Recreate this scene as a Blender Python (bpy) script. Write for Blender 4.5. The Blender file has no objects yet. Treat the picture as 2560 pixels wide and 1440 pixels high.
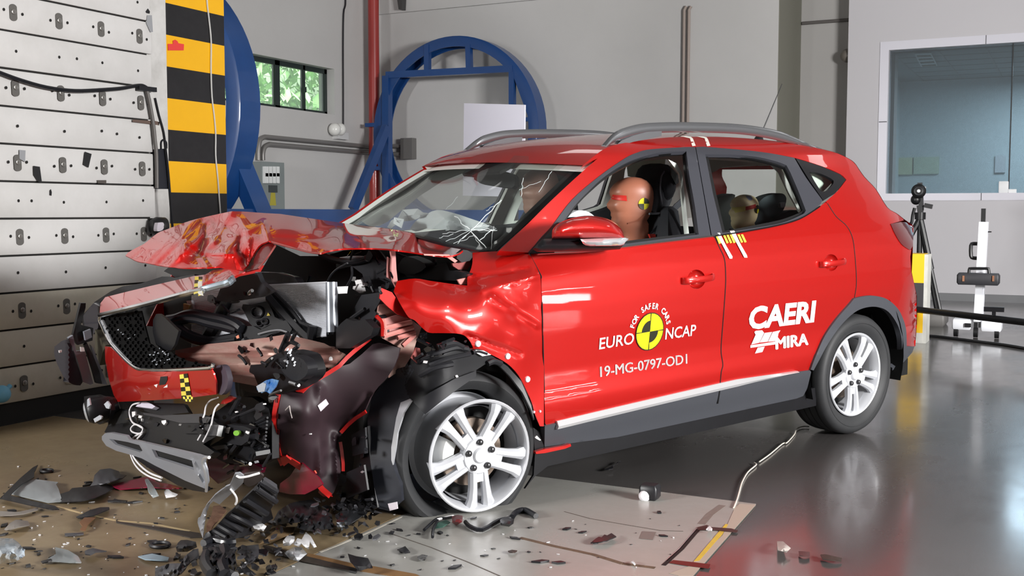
import bpy, bmesh, math, random
import numpy as np
from math import sin, cos, pi, radians, atan2, sqrt, hypot
from mathutils import Vector, Matrix
from mathutils.geometry import delaunay_2d_cdt
SC = bpy.context.scene
COL = SC.collection
# ------------------------------------------------------------------ camera
F = 2760.0; YAW, PIT, ROL = 0.4716, 0.0687306, 0.0011
CAM = np.array([0, 0, 1.2295])
def _cam_axes():
    c, s = cos(YAW), sin(YAW)
    f = np.array([-s*cos(PIT), c*cos(PIT), -sin(PIT)]); r = np.array([c, s, 0.0]); u = np.cross(r, f)
    return r*cos(ROL)+u*sin(ROL), -r*sin(ROL)+u*cos(ROL), f
CR_, CU_, CF_ = _cam_axes()
cd = bpy.data.cameras.new('camera'); cam = bpy.data.objects.new('camera', cd); COL.objects.link(cam)
cd.sensor_width = 36; cd.lens = F/2560*36; cd.clip_end = 200; cd.clip_start = .05
cam.matrix_world = Matrix([[CR_[i], CU_[i], -CF_[i], CAM[i]] for i in range(3)]+[[0, 0, 0, 1]])
SC.camera = cam
SC.view_settings.view_transform = 'Standard'; SC.view_settings.look = 'None'
SC.view_settings.gamma = 1; SC.view_settings.use_curve_mapping = False
SC.view_settings.exposure = 0.0
# ------------------------------------------------------------------ world + lights
W = bpy.data.worlds.new('hall ambience'); SC.world = W; W.use_nodes = True
W.node_tree.nodes['Background'].inputs[0].default_value = (.93, .96, 1, 1)
W.node_tree.nodes['Background'].inputs[1].default_value = .06
def area(name, loc, target, sx, sy, power, color=(1, 1, 1), spread=180):
    ld = bpy.data.lights.new(name, 'AREA'); ld.shape = 'RECTANGLE'; ld.size = sx; ld.size_y = sy
    ld.energy = power; ld.color = color; ld.spread = radians(spread)
    o = bpy.data.objects.new(name, ld); COL.objects.link(o); o.location = loc
    d = Vector(target)-Vector(loc); o.rotation_euler = d.to_track_quat('-Z', 'Y').to_euler()
    return o
for lx, ly, pw in ((5.2, 4.5, 100), (3.0, 12.6, 32), (-4.6, 11.0, 16)):
    area('hall_ceiling_lamp', (lx, ly, 6.3), (lx, ly, 0), 2.4, 1.2, pw, (1, .985, .96))
area('flood_or_fill_light', (6.8, 2.6, 2.7), (-3.0, 5.2, .9), 2.2, 1.3, 1450, (1, .985, .97))
area('back_wall_floodlight', (2.4, 7.6, 3.2), (-7.6, 15.5, 1.9), .5, .5, 120, (1, .985, .97), 110)
area('flood_or_fill_light', (-6.8, -3.4, 2.7), (-3.0, 4.0, .6), 1.6, 1.2, 720, (1, .985, .97))  # added fill from the front left for the car nose, no known lamp
area('tube_lamp', (3.84, 5.8, .66), (-1.9, 4.3, .90), .65, .06, 2.4)
area('tube_lamp', (3.84, 5.8, .38), (-1.9, 4.3, .86), .65, .10, 4)
# ------------------------------------------------------------------ colour helpers
def lin(c):
    return tuple(((x/255)/12.92 if x <= 10.3 else (((x/255)+.055)/1.055)**2.4) for x in c)
MATS = {}
def mat(name, rgb, rough=.5, metal=0, coat=0, var=0, vscale=6, bump=0, bscale=60, trans=0, spec=.5, alpha=1, rvar=0, coatr=.06, rgb2=None, stretch=None):
    """principled material; var mixes rgb with rgb2 (wear / dirt) through a noise with a shape of its own"""
    if name in MATS: return MATS[name]
    m = bpy.data.materials.new(name); m.use_nodes = True; nt = m.node_tree; n = nt.nodes; l = nt.links
    b = n['Principled BSDF']; b.inputs['Base Color'].default_value = (*lin(rgb), 1)
    b.inputs['Roughness'].default_value = rough; b.inputs['Metallic'].default_value = metal
    b.inputs['Coat Weight'].default_value = coat; b.inputs['Coat Roughness'].default_value = coatr
    b.inputs['Specular IOR Level'].default_value = spec
    if trans: b.inputs['Transmission Weight'].default_value = trans
    if alpha < 1: b.inputs['Alpha'].default_value = alpha
    if var or bump or rvar:
        tc = n.new('ShaderNodeTexCoord'); mp = n.new('ShaderNodeMapping'); l.new(tc.outputs['Object'], mp.inputs[0])
        if stretch: mp.inputs['Scale'].default_value = stretch
        nz = n.new('ShaderNodeTexNoise'); nz.inputs['Scale'].default_value = vscale; nz.inputs['Detail'].default_value = 6
        nz.inputs['Roughness'].default_value = .65; l.new(mp.outputs[0], nz.inputs['Vector'])
        if var:
            mr = n.new('ShaderNodeMapRange'); mr.inputs[1].default_value = .38; mr.inputs[2].default_value = .68
            mr.inputs[4].default_value = var; l.new(nz.outputs['Fac'], mr.inputs[0])
            mx = n.new('ShaderNodeMix'); mx.data_type = 'RGBA'; l.new(mr.outputs[0], mx.inputs['Factor'])
            mx.inputs['A'].default_value = (*lin(rgb), 1); mx.inputs['B'].default_value = (*lin(rgb2 or tuple(c*.6 for c in rgb)), 1)
            l.new(mx.outputs['Result'], b.inputs['Base Color'])
        if rvar:
            mr2 = n.new('ShaderNodeMapRange'); mr2.inputs[1].default_value = .35; mr2.inputs[2].default_value = .7
            mr2.inputs[3].default_value = rough-rvar; mr2.inputs[4].default_value = rough+rvar
            l.new(nz.outputs['Fac'], mr2.inputs[0]); l.new(mr2.outputs[0], b.inputs['Roughness'])
        if bump:
            nb = n.new('ShaderNodeTexNoise'); nb.inputs['Scale'].default_value = bscale; l.new(mp.outputs[0], nb.inputs['Vector'])
            bp = n.new('ShaderNodeBump'); bp.inputs['Strength'].default_value = bump; bp.inputs['Distance'].default_value = .01
            l.new(nb.outputs['Fac'], bp.inputs['Height']); l.new(bp.outputs[0], b.inputs['Normal'])
    MATS[name] = m
    return m
def glass_mat(name, tint, refl=.06, rough=.02, dirt=0):
    m = bpy.data.materials.new(name); m.use_nodes = True; nt = m.node_tree; n = nt.nodes; l = nt.links
    n.remove(n['Principled BSDF']); out = n['Material Output']
    tr = n.new('ShaderNodeBsdfTransparent'); tr.inputs[0].default_value = (*lin(tint), 1)
    gl = n.new('ShaderNodeBsdfGlossy'); gl.inputs['Roughness'].default_value = rough
    fr = n.new('ShaderNodeLayerWeight'); fr.inputs[0].default_value = .5
    pw = n.new('ShaderNodeMath'); pw.operation = 'POWER'; pw.inputs[1].default_value = 4; l.new(fr.outputs['Facing'], pw.inputs[0])
    ad = n.new('ShaderNodeMath'); ad.operation = 'MULTIPLY_ADD'; ad.inputs[1].default_value = .6; ad.inputs[2].default_value = refl
    l.new(pw.outputs[0], ad.inputs[0]); mx = n.new('ShaderNodeMixShader'); l.new(ad.outputs[0], mx.inputs[0])
    l.new(tr.outputs[0], mx.inputs[1]); l.new(gl.outputs[0], mx.inputs[2]); last = mx
    if dirt:
        df = n.new('ShaderNodeBsdfDiffuse'); df.inputs[0].default_value = (*lin((215, 222, 225)), 1)
        m2 = n.new('ShaderNodeMixShader'); m2.inputs[0].default_value = dirt
        l.new(mx.outputs[0], m2.inputs[1]); l.new(df.outputs[0], m2.inputs[2]); last = m2
    l.new(last.outputs[0], out.inputs[0]); MATS[name] = m
    return m
# ------------------------------------------------------------------ camera <-> space
def ray(px, py):
    return CR_*((px-1280)/F) - CU_*((py-720)/F) + CF_
def at_t(p, t): return CAM + ray(*p)*t
def ground(p, z=0.0):
    d = ray(*p); return CAM + d*((z-CAM[2])/d[2])
def on_x(p, x): d = ray(*p); return CAM + d*((x-CAM[0])/d[0])
def on_y(p, y): d = ray(*p); return CAM + d*((y-CAM[1])/d[1])
# crops of the photograph: offset and magnification, so that traced outlines can be typed in crop pixels
CROPS = dict(A=(300, 500, 6.4), B=(120, 680, 5.3333), D=(430, 680, 5.3333), E=(560, 840, 5.3333), G=(200, 960, 5.3333),
             H=(840, 580, 4.5714), W=(900, 850, 3.2), K=(400, 1140, 4.8), S=(860, 300, 3.6571), U=(1300, 300, 3.0476),
             V=(1320, 600, 2.6667), Q=(1920, 500, 2.3226), R=(1900, 0, 2.7692), P=(2160, 440, 2.88), L=(0, 1080, 4.0),
             N=(0, 0, 2.5714), M=(560, 0, 2.5714), J=(0, 540, 2.5714), X=(1300, 1040, 2.8444), Y=(440, 1140, 2.6667), I=(0, 0, 1), T=(1850, 730, 4.819))
def c(k, *pts):
    x0, y0, s = CROPS[k]; return [(x0+p[0]/s, y0+p[1]/s) for p in pts]
def c1(k, x, y): return c(k, (x, y))[0]
# ------------------------------------------------------------------ car frame
CY, CP, CRo = radians(25.0), radians(1.9), radians(1.5)
_fw0 = np.array([-sin(CY), -cos(CY), 0]); _lf = np.array([cos(CY), -sin(CY), 0]); _z = np.array([0, 0, 1.0])
FW = _fw0*cos(CP)-_z*sin(CP); _up = _z*cos(CP)+_fw0*sin(CP)
LF = _lf*cos(CRo)-_up*sin(CRo); UP = _up*cos(CRo)+_lf*sin(CRo)
CO = (ray(2142, 937)*6.101+CAM) - LF*.86 - UP*.334
AX = np.array([FW, LF, UP]); C0 = AX@(CAM-CO)
def L(p): return CO + np.asarray(p, float)@AX          # car-local -> world   (x forward, y left, z up)
def toL(P): return AX@(np.asarray(P)-CO)
def lray(p): return AX@ray(*p)
def lx(p, x): d = lray(p); return C0+d*((x-C0[0])/d[0])
def ly(p, y): d = lray(p); return C0+d*((y-C0[1])/d[1])
def lz(p, z): d = lray(p); return C0+d*((z-C0[2])/d[2])
def tX(p, x): return (x-C0[0])/lray(p)[0]
def tY(p, y): return (y-C0[1])/lray(p)[1]
def tZ(p, z): return (z-C0[2])/lray(p)[2]
def tG(p, z=0.0): return (z-CAM[2])/ray(*p)[2]
_pz = [0, .20, .30, .36, .41, .455, .50, .55, .62, .70, .80, .90, .98, 1.035, 1.06, 1.12, 1.16, 1.25, 1.38, 1.48, 1.55, 1.60, 1.63, 1.70]
_py = [.74, .80, .835, .862, .880, .889, .892, .883, .880, .888, .8985, .9025, .9005, .8965, .888, .866, .846, .806, .742, .688, .640, .575, .50, .3]
def ys(x, z):
    """half width of the undamaged body side at car-local x, z"""
    y = float(np.interp(z, _pz, _py))
    if x < .35:
        k = (.35-x); y -= (.05+.12*max(0, min(1, (z-1.0)/.5)))*k*k
    if x < -.35: y -= .55*(-.35-x)**2
    if x > 1.5 and z > 1.0: y -= .085*((x-1.5)/.85)**2*min(1, (z-1.0)/.25)
    return y
def tS(p, off=0.0):
    """distance along the ray of pixel p to the left body side (closest approach where the ray passes the silhouette)"""
    d = lray(p); f = lambda t: (lambda q: q[1]-ys(q[0], q[2])-off)(C0+d*t)
    t0 = (1.0-C0[1])/d[1]; t1 = (.42-C0[1])/d[1]; n = 40; best = None; pt, pf = t0, f(t0)
    for i in range(1, n+1):
        t = t0+(t1-t0)*i/n; v = f(t)
        if best is None or v < best[0]: best = (v, t)
        if v <= 0:
            a, b = pt, t
            for _ in range(18):
                m = (a+b)/2
                if f(m) > 0: a = m
                else: b = m
            return (a+b)/2
        pt = t
        if v > best[0]+.02: break
    h = (t1-t0)/n; a, b = best[1]-h, best[1]+h
    for _ in range(30):
        u, w = a+(b-a)/3, b-(b-a)/3
        if f(u) < f(w): b = w
        else: a = u
    return (a+b)/2
def ls(p, off=0.0): return C0+lray(p)*tS(p, off)
# ------------------------------------------------------------------ curves
def sm(pts, n=6):
    """Catmull-Rom through the points"""
    P = [np.array(p, float) for p in pts]
    if len(P) < 3: return [tuple(p) for p in P]
    P = [2*P[0]-P[1]]+P+[2*P[-1]-P[-2]]; out = []
    for i in range(1, len(P)-2):
        for k in range(n):
            t = k/n; a, b, c_, d = P[i-1:i+3]
            out.append(tuple(.5*((2*b)+(c_-a)*t+(2*a-5*b+4*c_-d)*t*t+(3*b-a-3*c_+d)*t**3)))
    out.append(tuple(P[-2])); return out
def inside(p, poly):
    x, y = p; r = False; j = len(poly)-1
    for i in range(len(poly)):
        xi, yi = poly[i]; xj, yj = poly[j]
        if (yi > y) != (yj > y) and x < (xj-xi)*(y-yi)/(yj-yi)+xi: r = not r
        j = i
    return r
def tps(ctrl, lam=1e-6):
    """thin plate spline through (px, py, value)"""
    P = np.array([q[:2] for q in ctrl], float)/100; v = np.array([q[2] for q in ctrl], float); n = len(P)
    if n < 3: return lambda p: float(v.mean())
    d = np.linalg.norm(P[:, None]-P[None], axis=2); K = np.where(d > 0, d*d*np.log(d+1e-12), 0)+np.eye(n)*lam
    Q = np.hstack([np.ones((n, 1)), P]); A = np.zeros((n+3, n+3)); A[:n, :n] = K; A[:n, n:] = Q; A[n:, :n] = Q.T
    w = np.linalg.lstsq(A, np.concatenate([v, np.zeros(3)]), rcond=None)[0]
    def f(p):
        q = np.array(p)/100; r = np.linalg.norm(P-q, axis=1); k = np.where(r > 0, r*r*np.log(r+1e-12), 0)
        return float(k@w[:n]+w[n]+w[n+1]*q[0]+w[n+2]*q[1])
    return f
def folded(dfn, *folds):
    """sharp tent-shaped creases on a depth field: (crop, (x0,y0), (x1,y1), width px, height m)"""
    S = [(np.array(c1(k, *a)), np.array(c1(k, *b)), w, h) for k, a, b, w, h in folds]
    def f(p):
        t = dfn(p); q = np.array(p)
        for a, b, w, h in S:
            ab = b-a; u = max(0, min(1, (q-a)@ab/(ab@ab))); d = np.hypot(*(a+ab*u-q))
            if d < w: t -= h*(1-d/w)**1.3
        return t
    return f
def depth(*ctrl, lam=1e-6):
    """camera depth field from control points (px, py, axis, value), axis X/Y/Z of the car, S side surface, G ground"""
    fn = dict(X=tX, Y=tY, Z=tZ, S=lambda p, v: tS(p, v), G=tG)
    return tps([(a, b, fn[k]((a, b), v)) for a, b, k, v in ctrl], lam)
# ------------------------------------------------------------------ objects
MX = {}
def _fix(b0):  # smooth by angle
    pass
def thing(name, label, cat, loc, group=None, rotz=0):
    o = bpy.data.objects.new(name, None); COL.objects.link(o); o.location = loc; o.empty_display_size = .1
    o.rotation_euler = (0, 0, rotz)
    MX[o.name] = Matrix.Translation(Vector(loc))@Matrix.Rotation(rotz, 4, 'Z')
    o['label'] = label; o['category'] = cat
    if group: o['group'] = group
    return o
def emit(name, V, Fc, m, parent=None, label=None, cat=None, group=None, kind=None, flat=False, ang=38, mats=None, fm=None, sub=0):
    """one mesh object from world-space vertices"""
    V = [Vector(v) for v in V]
    if parent is None:
        lo = Vector((min(v.x for v in V), min(v.y for v in V), min(v.z for v in V))); hi = Vector((max(v.x for v in V), max(v.y for v in V), max(v.z for v in V)))
        org = Vector(((lo.x+hi.x)/2, (lo.y+hi.y)/2, lo.z)); M = Matrix.Translation(org)
    else: M = MX[parent.name]
    Mi = M.inverted(); me = bpy.data.meshes.new(name)
    me.from_pydata([Mi@v for v in V], [], Fc); me.validate(); me.update()
    for q in (mats or [m]): me.materials.append(q)
    if fm and len(fm) == len(me.polygons): me.polygons.foreach_set('material_index', fm)
    if not flat:
        me.polygons.foreach_set('use_smooth', [True]*len(me.polygons)); me.set_sharp_from_angle(angle=radians(ang))
    o = bpy.data.objects.new(name, me); COL.objects.link(o)
    if parent is None: o.location = M.translation; MX[o.name] = M
    else: o.parent = parent; MX[o.name] = M
    if label: o['label'] = label
    if cat: o['category'] = cat
    if group: o['group'] = group
    if kind: o['kind'] = kind
    if sub:
        s = o.modifiers.new('s', 'SUBSURF'); s.levels = s.render_levels = sub
    return o
class MB:
    """collects shapes (world space) for ONE mesh object"""
    def __init__(s, f=None): s.v = []; s.f = []; s.fm = []; s.map = f or (lambda p: p); s.cur = 0
    def add(s, V, Fc):
        n = len(s.v); s.v += [tuple(s.map(p)) for p in V]; s.f += [tuple(i+n for i in q) for q in Fc]; s.fm += [s.cur]*len(Fc)
    def box(s, lo, hi):
        x0, y0, z0 = lo; x1, y1, z1 = hi
        s.add([(x0, y0, z0), (x1, y0, z0), (x1, y1, z0), (x0, y1, z0), (x0, y0, z1), (x1, y0, z1), (x1, y1, z1), (x0, y1, z1)],
              [(3, 2, 1, 0), (4, 5, 6, 7), (0, 1, 5, 4), (1, 2, 6, 5), (2, 3, 7, 6), (3, 0, 4, 7)])
    def rbox(s, lo, hi, r=.02, seg=3):
        """box with rounded vertical edges and bevelled top/bottom"""
        x0, y0, z0 = lo; x1, y1, z1 = hi; ring = []
        for cx, cy, a0 in ((x1-r, y1-r, 0), (x0+r, y1-r, pi/2), (x0+r, y0+r, pi), (x1-r, y0+r, 1.5*pi)):
            for k in range(seg+1):
                a = a0+k/seg*pi/2; ring.append((cx, cy, cos(a), sin(a)))
        b = min(r, (z1-z0)/3); rows = []
        for z, q in ((z0, r-b*.7), (z0+b, r), (z1-b, r), (z1, r-b*.7)): rows.append([(cx+q*ca, cy+q*sa, z) for cx, cy, ca, sa in ring])
        s.loft(rows, caps=True)
    def bar(s, a, b, w, h=None, up=(0, 0, 1)):
        a = np.array(a, float); b = np.array(b, float); d = b-a; d = d/np.linalg.norm(d); h = h or w
        u = np.array(up, float)
        if abs(d@u) > .95: u = np.array([1.0, 0, 0])
        r = np.cross(d, u); r /= np.linalg.norm(r); u = np.cross(r, d)
        V = [p+r*sx*w/2+u*sy*h/2 for p in (a, b) for sx, sy in ((-1, -1), (1, -1), (1, 1), (-1, 1))]
        s.add(V, [(0, 1, 2, 3), (7, 6, 5, 4), (0, 4, 5, 1), (1, 5, 6, 2), (2, 6, 7, 3), (3, 7, 4, 0)])
    def loft(s, rows, caps=False, closed=True):
        n = len(rows[0]); V = [p for r in rows for p in r]; Fc = []
        for i in range(len(rows)-1):
            for j in range(n if closed else n-1):
                k = (j+1) % n; Fc.append((i*n+j, i*n+k, (i+1)*n+k, (i+1)*n+j))
        if caps: Fc += [tuple(range(n-1, -1, -1)), tuple((len(rows)-1)*n+j for j in range(n))]
        s.add(V, Fc)
    def tube(s, pts, r, n=8, smooth=0, taper=None, caps=True):
        if smooth: pts = sm(pts, smooth)
        P = [np.array(p, float) for p in pts]; rows = []; u = None
        for i, p in enumerate(P):
            d = P[min(i+1, len(P)-1)]-P[max(i-1, 0)]; d = d/(np.linalg.norm(d)+1e-12)
            if u is None: u = np.cross(d, [0, 0, 1]) if abs(d[2]) < .9 else np.cross(d, [1, 0, 0])
            u = u-d*(u@d); u /= np.linalg.norm(u)+1e-12; w = np.cross(d, u)
            rr = r if taper is None else (r*(1-i/(len(P)-1))+taper*i/(len(P)-1))
            if callable(r): rr = r(i/(len(P)-1))
            rows.append([p+u*rr*cos(2*pi*k/n)+w*rr*sin(2*pi*k/n) for k in range(n)])
        s.loft(rows, caps=caps)
    def lathe(s, prof, org, axis, n=32, ref=None, closed=False, sq=None):
        """prof: (radius, offset along axis)"""
        org = np.array(org, float); a = np.array(axis, float); a /= np.linalg.norm(a)
        u = np.cross(a, [0, 0, 1.0]) if abs(a[2]) < .9 else np.cross(a, [1.0, 0, 0]); u /= np.linalg.norm(u); w = np.cross(a, u)
        rows = [[org+a*h+(u*cos(2*pi*k/n)+w*sin(2*pi*k/n))*r for k in range(n)] for r, h in prof]
        if closed: rows.append(rows[0])
        if sq: rows = [[sq(p) for p in r] for r in rows]
        s.loft(rows, caps=False)
    def ball(s, cen, r, nu=16, nv=10, rot=None):
        cen = np.array(cen, float); rx, ry, rz = (r, r, r) if np.isscalar(r) else r; rows = []
        R = np.eye(3) if rot is None else np.array(rot)
        for i in range(nv+1):
            a = -pi/2+pi*i/nv; ca = max(cos(a), 1e-3)
            rows.append([cen+R@np.array([rx*ca*cos(2*pi*k/nu), ry*ca*sin(2*pi*k/nu), rz*sin(a)]) for k in range(nu)])
        s.loft(rows, caps=True)
    def prism(s, poly, vec):
        """polygon (3d points) pushed along vec"""
        n = len(poly); P = [np.array(p, float) for p in poly]; v = np.array(vec, float)
        s.add(P+[p+v for p in P], [tuple(range(n)), tuple(range(2*n-1, n-1, -1))]+[(i, n+i, n+(i+1) % n, (i+1) % n) for i in range(n)])
    def out(s, name, m, parent=None, **k):
        if isinstance(m, (list, tuple)): return emit(name, s.v, s.f, None, parent, mats=list(m), fm=s.fm, **k)
        return emit(name, s.v, s.f, m, parent, **k)
def tri_px(outline, step, holes=()):
    """triangulate a picture-plane outline with evenly spread inner points"""
    def res(poly):
        o = []
        for i, a in enumerate(poly):
            b = poly[(i+1) % len(poly)]; d = hypot(b[0]-a[0], b[1]-a[1]); k = max(1, int(d/step+.5))
            if d < 1e-6: continue
            o += [(a[0]+(b[0]-a[0])*j/k, a[1]+(b[1]-a[1])*j/k) for j in range(k)]
        return o
    loops = [res(outline)]+[res(h) for h in holes]; V = []; Ed = []
    for lp in loops:
        n0 = len(V); V += lp; Ed += [(n0+i, n0+(i+1) % len(lp)) for i in range(len(lp))]
    B = np.array(V); xs = [p[0] for p in outline]; ysx = [p[1] for p in outline]
    row = 0; y = min(ysx)+step/2
    while y < max(ysx):
        x = min(xs)+(step/2 if row % 2 else step)
        while x < max(xs):
            if inside((x, y), outline) and not any(inside((x, y), h) for h in holes) and np.min(np.abs(B[:, 0]-x)+np.abs(B[:, 1]-y)) > step*.6: V.append((x, y))
            x += step
        y += step*.87; row += 1
    r = delaunay_2d_cdt([Vector(v) for v in V], Ed, [], 0, 1e-5)
    pv = [(v.x, v.y) for v in r[0]]; T = []
    for f in r[2]:
        cx = sum(pv[i][0] for i in f)/3; cy = sum(pv[i][1] for i in f)/3
        if inside((cx, cy), outline) and not any(inside((cx, cy), h) for h in holes):
            a, b, d = (pv[i] for i in f); ar = (b[0]-a[0])*(d[1]-a[1])-(b[1]-a[1])*(d[0]-a[0])
            if abs(ar) < 1e-4: continue
            T.append(tuple(f) if ar < 0 else tuple(reversed(f)))
    return pv, T
def shell(V, T, thick):
    """give a triangulated sheet its thickness (away from the side it was seen from)"""
    V = np.array(V, float); N = np.zeros_like(V)
    for a, b, d in T:
        n = np.cross(V[b]-V[a], V[d]-V[a]); N[a] += n; N[b] += n; N[d] += n
    N /= np.linalg.norm(N, axis=1)[:, None]+1e-12; n = len(V)
    cnt = {}
    for t in T:
        for i in range(3):
            a, b = t[i], t[(i+1) % 3]; cnt[(a, b)] = cnt.get((a, b), 0)+1
    rim = [(a, b) for (a, b) in cnt if (b, a) not in cnt]
    return list(V)+list(V-N*thick), list(T)+[(d+n, b+n, a+n) for a, b, d in T]+[(b, a, a+n, b+n) for a, b in rim]
def sheet(name, outline, dfn, m, parent=None, step=10, thick=.004, holes=(), bend=None, **k):
    pv, T = tri_px(outline, step, holes)
    V = [at_t(p, dfn(p)) for p in pv]
    if bend: V = [bend(np.array(v), p) for v, p in zip(V, pv)]
    V, Fc = shell(V, T, thick)
    return emit(name, V, Fc, m, parent, **k)
def mirrored(o, name=None, sy=1.0, m=None):
    """far-side twin of a car part; sy < 1 gives the lining just inside it"""
    me = o.data.copy(); M = MX[o.parent.name]; Mi = M.inverted()
    for v in me.vertices:
        q = toL(np.array(M@v.co)); q[1] = -q[1]*sy; v.co = Mi@Vector(L(q))
    me.flip_normals()
    if m: me.materials.clear(); me.materials.append(m)
    n = bpy.data.objects.new(name or o.name.split('.')[0], me); COL.objects.link(n); n.parent = o.parent; MX[n.name] = M
    n['label'] = ('far-side '+o['label']) if 'label' in o else 'far-side '+n.name.split('.')[0].replace('_', ' ')
    return n
def txt(s, size=1.0, bold=0.0, xs=1.0, shear=0.0, dup=0.0):
    """text outline as flat triangles/ngons -> (verts2d, faces), baseline at y=0, starting at x=0"""
    cu = bpy.data.curves.new('t', 'FONT'); cu.body = s; cu.size = size; cu.offset = bold; cu.shear = shear; cu.resolution_u = 3
    o = bpy.data.objects.new('t', cu); COL.objects.link(o)
    dg = bpy.context.evaluated_depsgraph_get(); me = o.evaluated_get(dg).to_mesh()
    V = [(v.co.x*xs, v.co.y) for v in me.vertices]; Fc = [tuple(p.vertices) for p in me.polygons]
    if dup:                                              # heavier strokes: the same outline laid again a little to each side
        n = len(V); V = [(x+dx, y+dy) for dx, dy in ((0, 0), (dup, 0), (-dup, 0), (0, dup*.5), (0, -dup*.5)) for x, y in V]; Fc = [tuple(i+k*n for i in f) for k in range(5) for f in Fc]
    bpy.data.objects.remove(o); bpy.data.curves.remove(cu)
    return V, Fc
# ================================================================== ROOM
m_wall = mat('painted wall', (193, 192, 191), .75, var=.35, vscale=.8, rgb2=(182, 181, 180), bump=.05, bscale=40)
m_wallr = mat('control room wall paint', (200, 198, 202), .7, var=.2, vscale=.6, rgb2=(192, 190, 195))
m_ceil = mat('ceiling paint', (120, 118, 116), .8)
m_floor = mat('dark sealed concrete', (92, 90, 89), .2, var=.75, vscale=1.1, rgb2=(70, 66, 65), rvar=.12, bump=.03, bscale=9, coat=.35, coatr=.12, stretch=(1, .45, 1))
m_skirt = mat('grey skirting', (120, 121, 124), .5)
XL, YR, YC, YB = -10.4, 15.5, 16.5, 16.85
XE = on_y((1945.5, 120), YR)[0]; XC = on_y((2118.5, 200), YC)[0]
def st(name, mb, m, parent=None, **k): return mb.out(name, m, parent, kind='structure', flat=True, **k)
b = MB(); b.box((-13, -7, -.2), (9, 21, 0)); st('floor', b, m_floor)
b = MB(); b.box((-11, 1.5, 6.6), (9, 21, 6.8)); st('ceiling', b, m_ceil)
wz0, wz1 = on_x((836, 287), XL)[2], on_x((836, 173), XL)[2]; wy1 = on_x((836, 230), XL)[1]; wy0 = 7.6
b = MB(); b.box((XL-.3, -7, 0), (XL, 20, wz0)); b.box((XL-.3, -7, wz1), (XL, 20, 6.6)); b.box((XL-.3, wy1, wz0), (XL, 20, wz1)); b.box((XL-.3, -7, wz0), (XL, wy0, wz1))
st('wall_left', b, m_wall)
b = MB(); b.box((XL, YR, 0), (XE, 20, 6.6)); st('wall_back', b, m_wall)
zb = on_y((957, 37), YR)[2]
b = MB(); b.box((XL, YR-.05, zb), (XE, YR, 6.6)); st('trim_1', b, m_wall)
m_jamb = mat('olive grey shaded return', (120, 119, 108), .7)  # shade on the wall return put into a darker olive colour
b = MB(); b.box((XE, YR+.004, 0), (XE+.012, YB, 6.6)); st('shaded_return', b, m_jamb)
b = MB(); b.box((XE, YB, 0), (XC+.6, YB+.3, 6.6)); st('wall_recess', b, mat('recess wall paint', (172, 170, 168), .75, var=.3, vscale=.7, rgb2=(160, 158, 156)))
# control-room wall with its window opening
ax, az0 = on_y((2214, 484), YC)[0], on_y((2214, 484), YC)[2]; az1 = on_y((2223, 125.5), YC)[2]; bx = 1.6
b = MB(); b.box((XC, YC, 0), (ax, YC+.25, 6.6)); b.box((bx, YC, 0), (9, YC+.25, 6.6)); b.box((ax, YC, 0), (bx, YC+.25, az0)); b.box((ax, YC, az1), (bx, YC+.25, 6.6))
st('wall_right', b, m_wallr)
b = MB(); b.box((XC, YC-.02, 0), (9, YC, .105)); b.box((XC-.02, YC, 0), (XC, YB, .105)); st('baseboard_right', b, m_skirt)
b = MB(); b.box((XL, YR-.02, 0), (XE, YR, .105)); st('baseboard_back', b, m_skirt)
b = MB(); b.box((XE+.012, YB-.02, 0), (XC, YB, .105)); st('baseboard_recess', b, m_skirt)
# --- window 1 (left wall, sliding sashes, trees outside)
xw = XL-.17; m_frame = mat('dark green window frame', (38, 48, 46), .4)
w1 = MB(); zz0, zz1 = wz0, wz1
w1.box((xw-.03, wy0, zz0), (xw+.03, wy1, zz0+.05)); w1.box((xw-.03, wy0, zz1-.07), (xw+.03, wy1, zz1))
ym = [on_x((px, 220), xw)[1] for px in (600, 622, 690, 757)]
for yy, w_ in ((ym[1], .04), (ym[2], .055), (ym[3], .025), (wy1-.03, .035), (wy0+.05, .06)): w1.box((xw-.03, yy-w_, zz0), (xw+.03, yy+w_, zz1))
win1 = st('window_1', w1, m_frame)
g = MB(); g.box((xw-.008, wy0, zz0), (xw, wy1, zz1)); g.out('pane', glass_mat('frosted pane', (226, 240, 228), .04, .15, .22), win1, flat=True)
b = MB(); zm = (zz0+zz1)/2; b.box((xw+.02, ym[3]-.05, zm-.06), (xw+.08, ym[3]-.01, zm+.02)); b.out('latch', m_frame, win1, flat=True)
random.seed(3)
def foliage(name, cx, cy, cz, sx, sy, sz, n, label):
    mb = MB()
    for i in range(n):
        p = np.array([cx+random.gauss(0, sx), cy+random.uniform(-sy, sy), cz+random.uniform(-sz, sz)])
        a = np.array([random.gauss(0, 1) for _ in range(3)]); a /= np.linalg.norm(a); q = np.cross(a, [.3, .2, .9]); q /= np.linalg.norm(q)+1e-9
        s = random.uniform(.08, .2); mb.add([p-a*s, p+q*s*.45, p+a*s, p-q*s*.45], [(0, 1, 2, 3)])
    return mb.out(name, mat('sunlit leaves', (168, 194, 150), .6, var=.8, vscale=3, rgb2=(120, 158, 112)), label=label, cat='tree', flat=True)
foliage('tree', -14.4, 18.3, 3.0, .4, 4.2, 2.9, 9000, 'green leafy tree outside the small window')
area('daylight_outside', (-11.6, 17.8, 7.5), (-14.4, 18, 2.8), 5, 3, 5200, (1, 1, .93))
b = MB(); b.box((-17.2, 6, -.05), (-17.0, 30, 9)); b.out('sky_backdrop', mat('pale sky backdrop', (225, 232, 220), .8), kind='structure', flat=True)  # added pale backdrop standing in for bright sky between the leaves
b = MB(); b.box((8.6, -7, 0), (8.8, 21, 6.6)); st('wall_front', b, m_wall)
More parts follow.
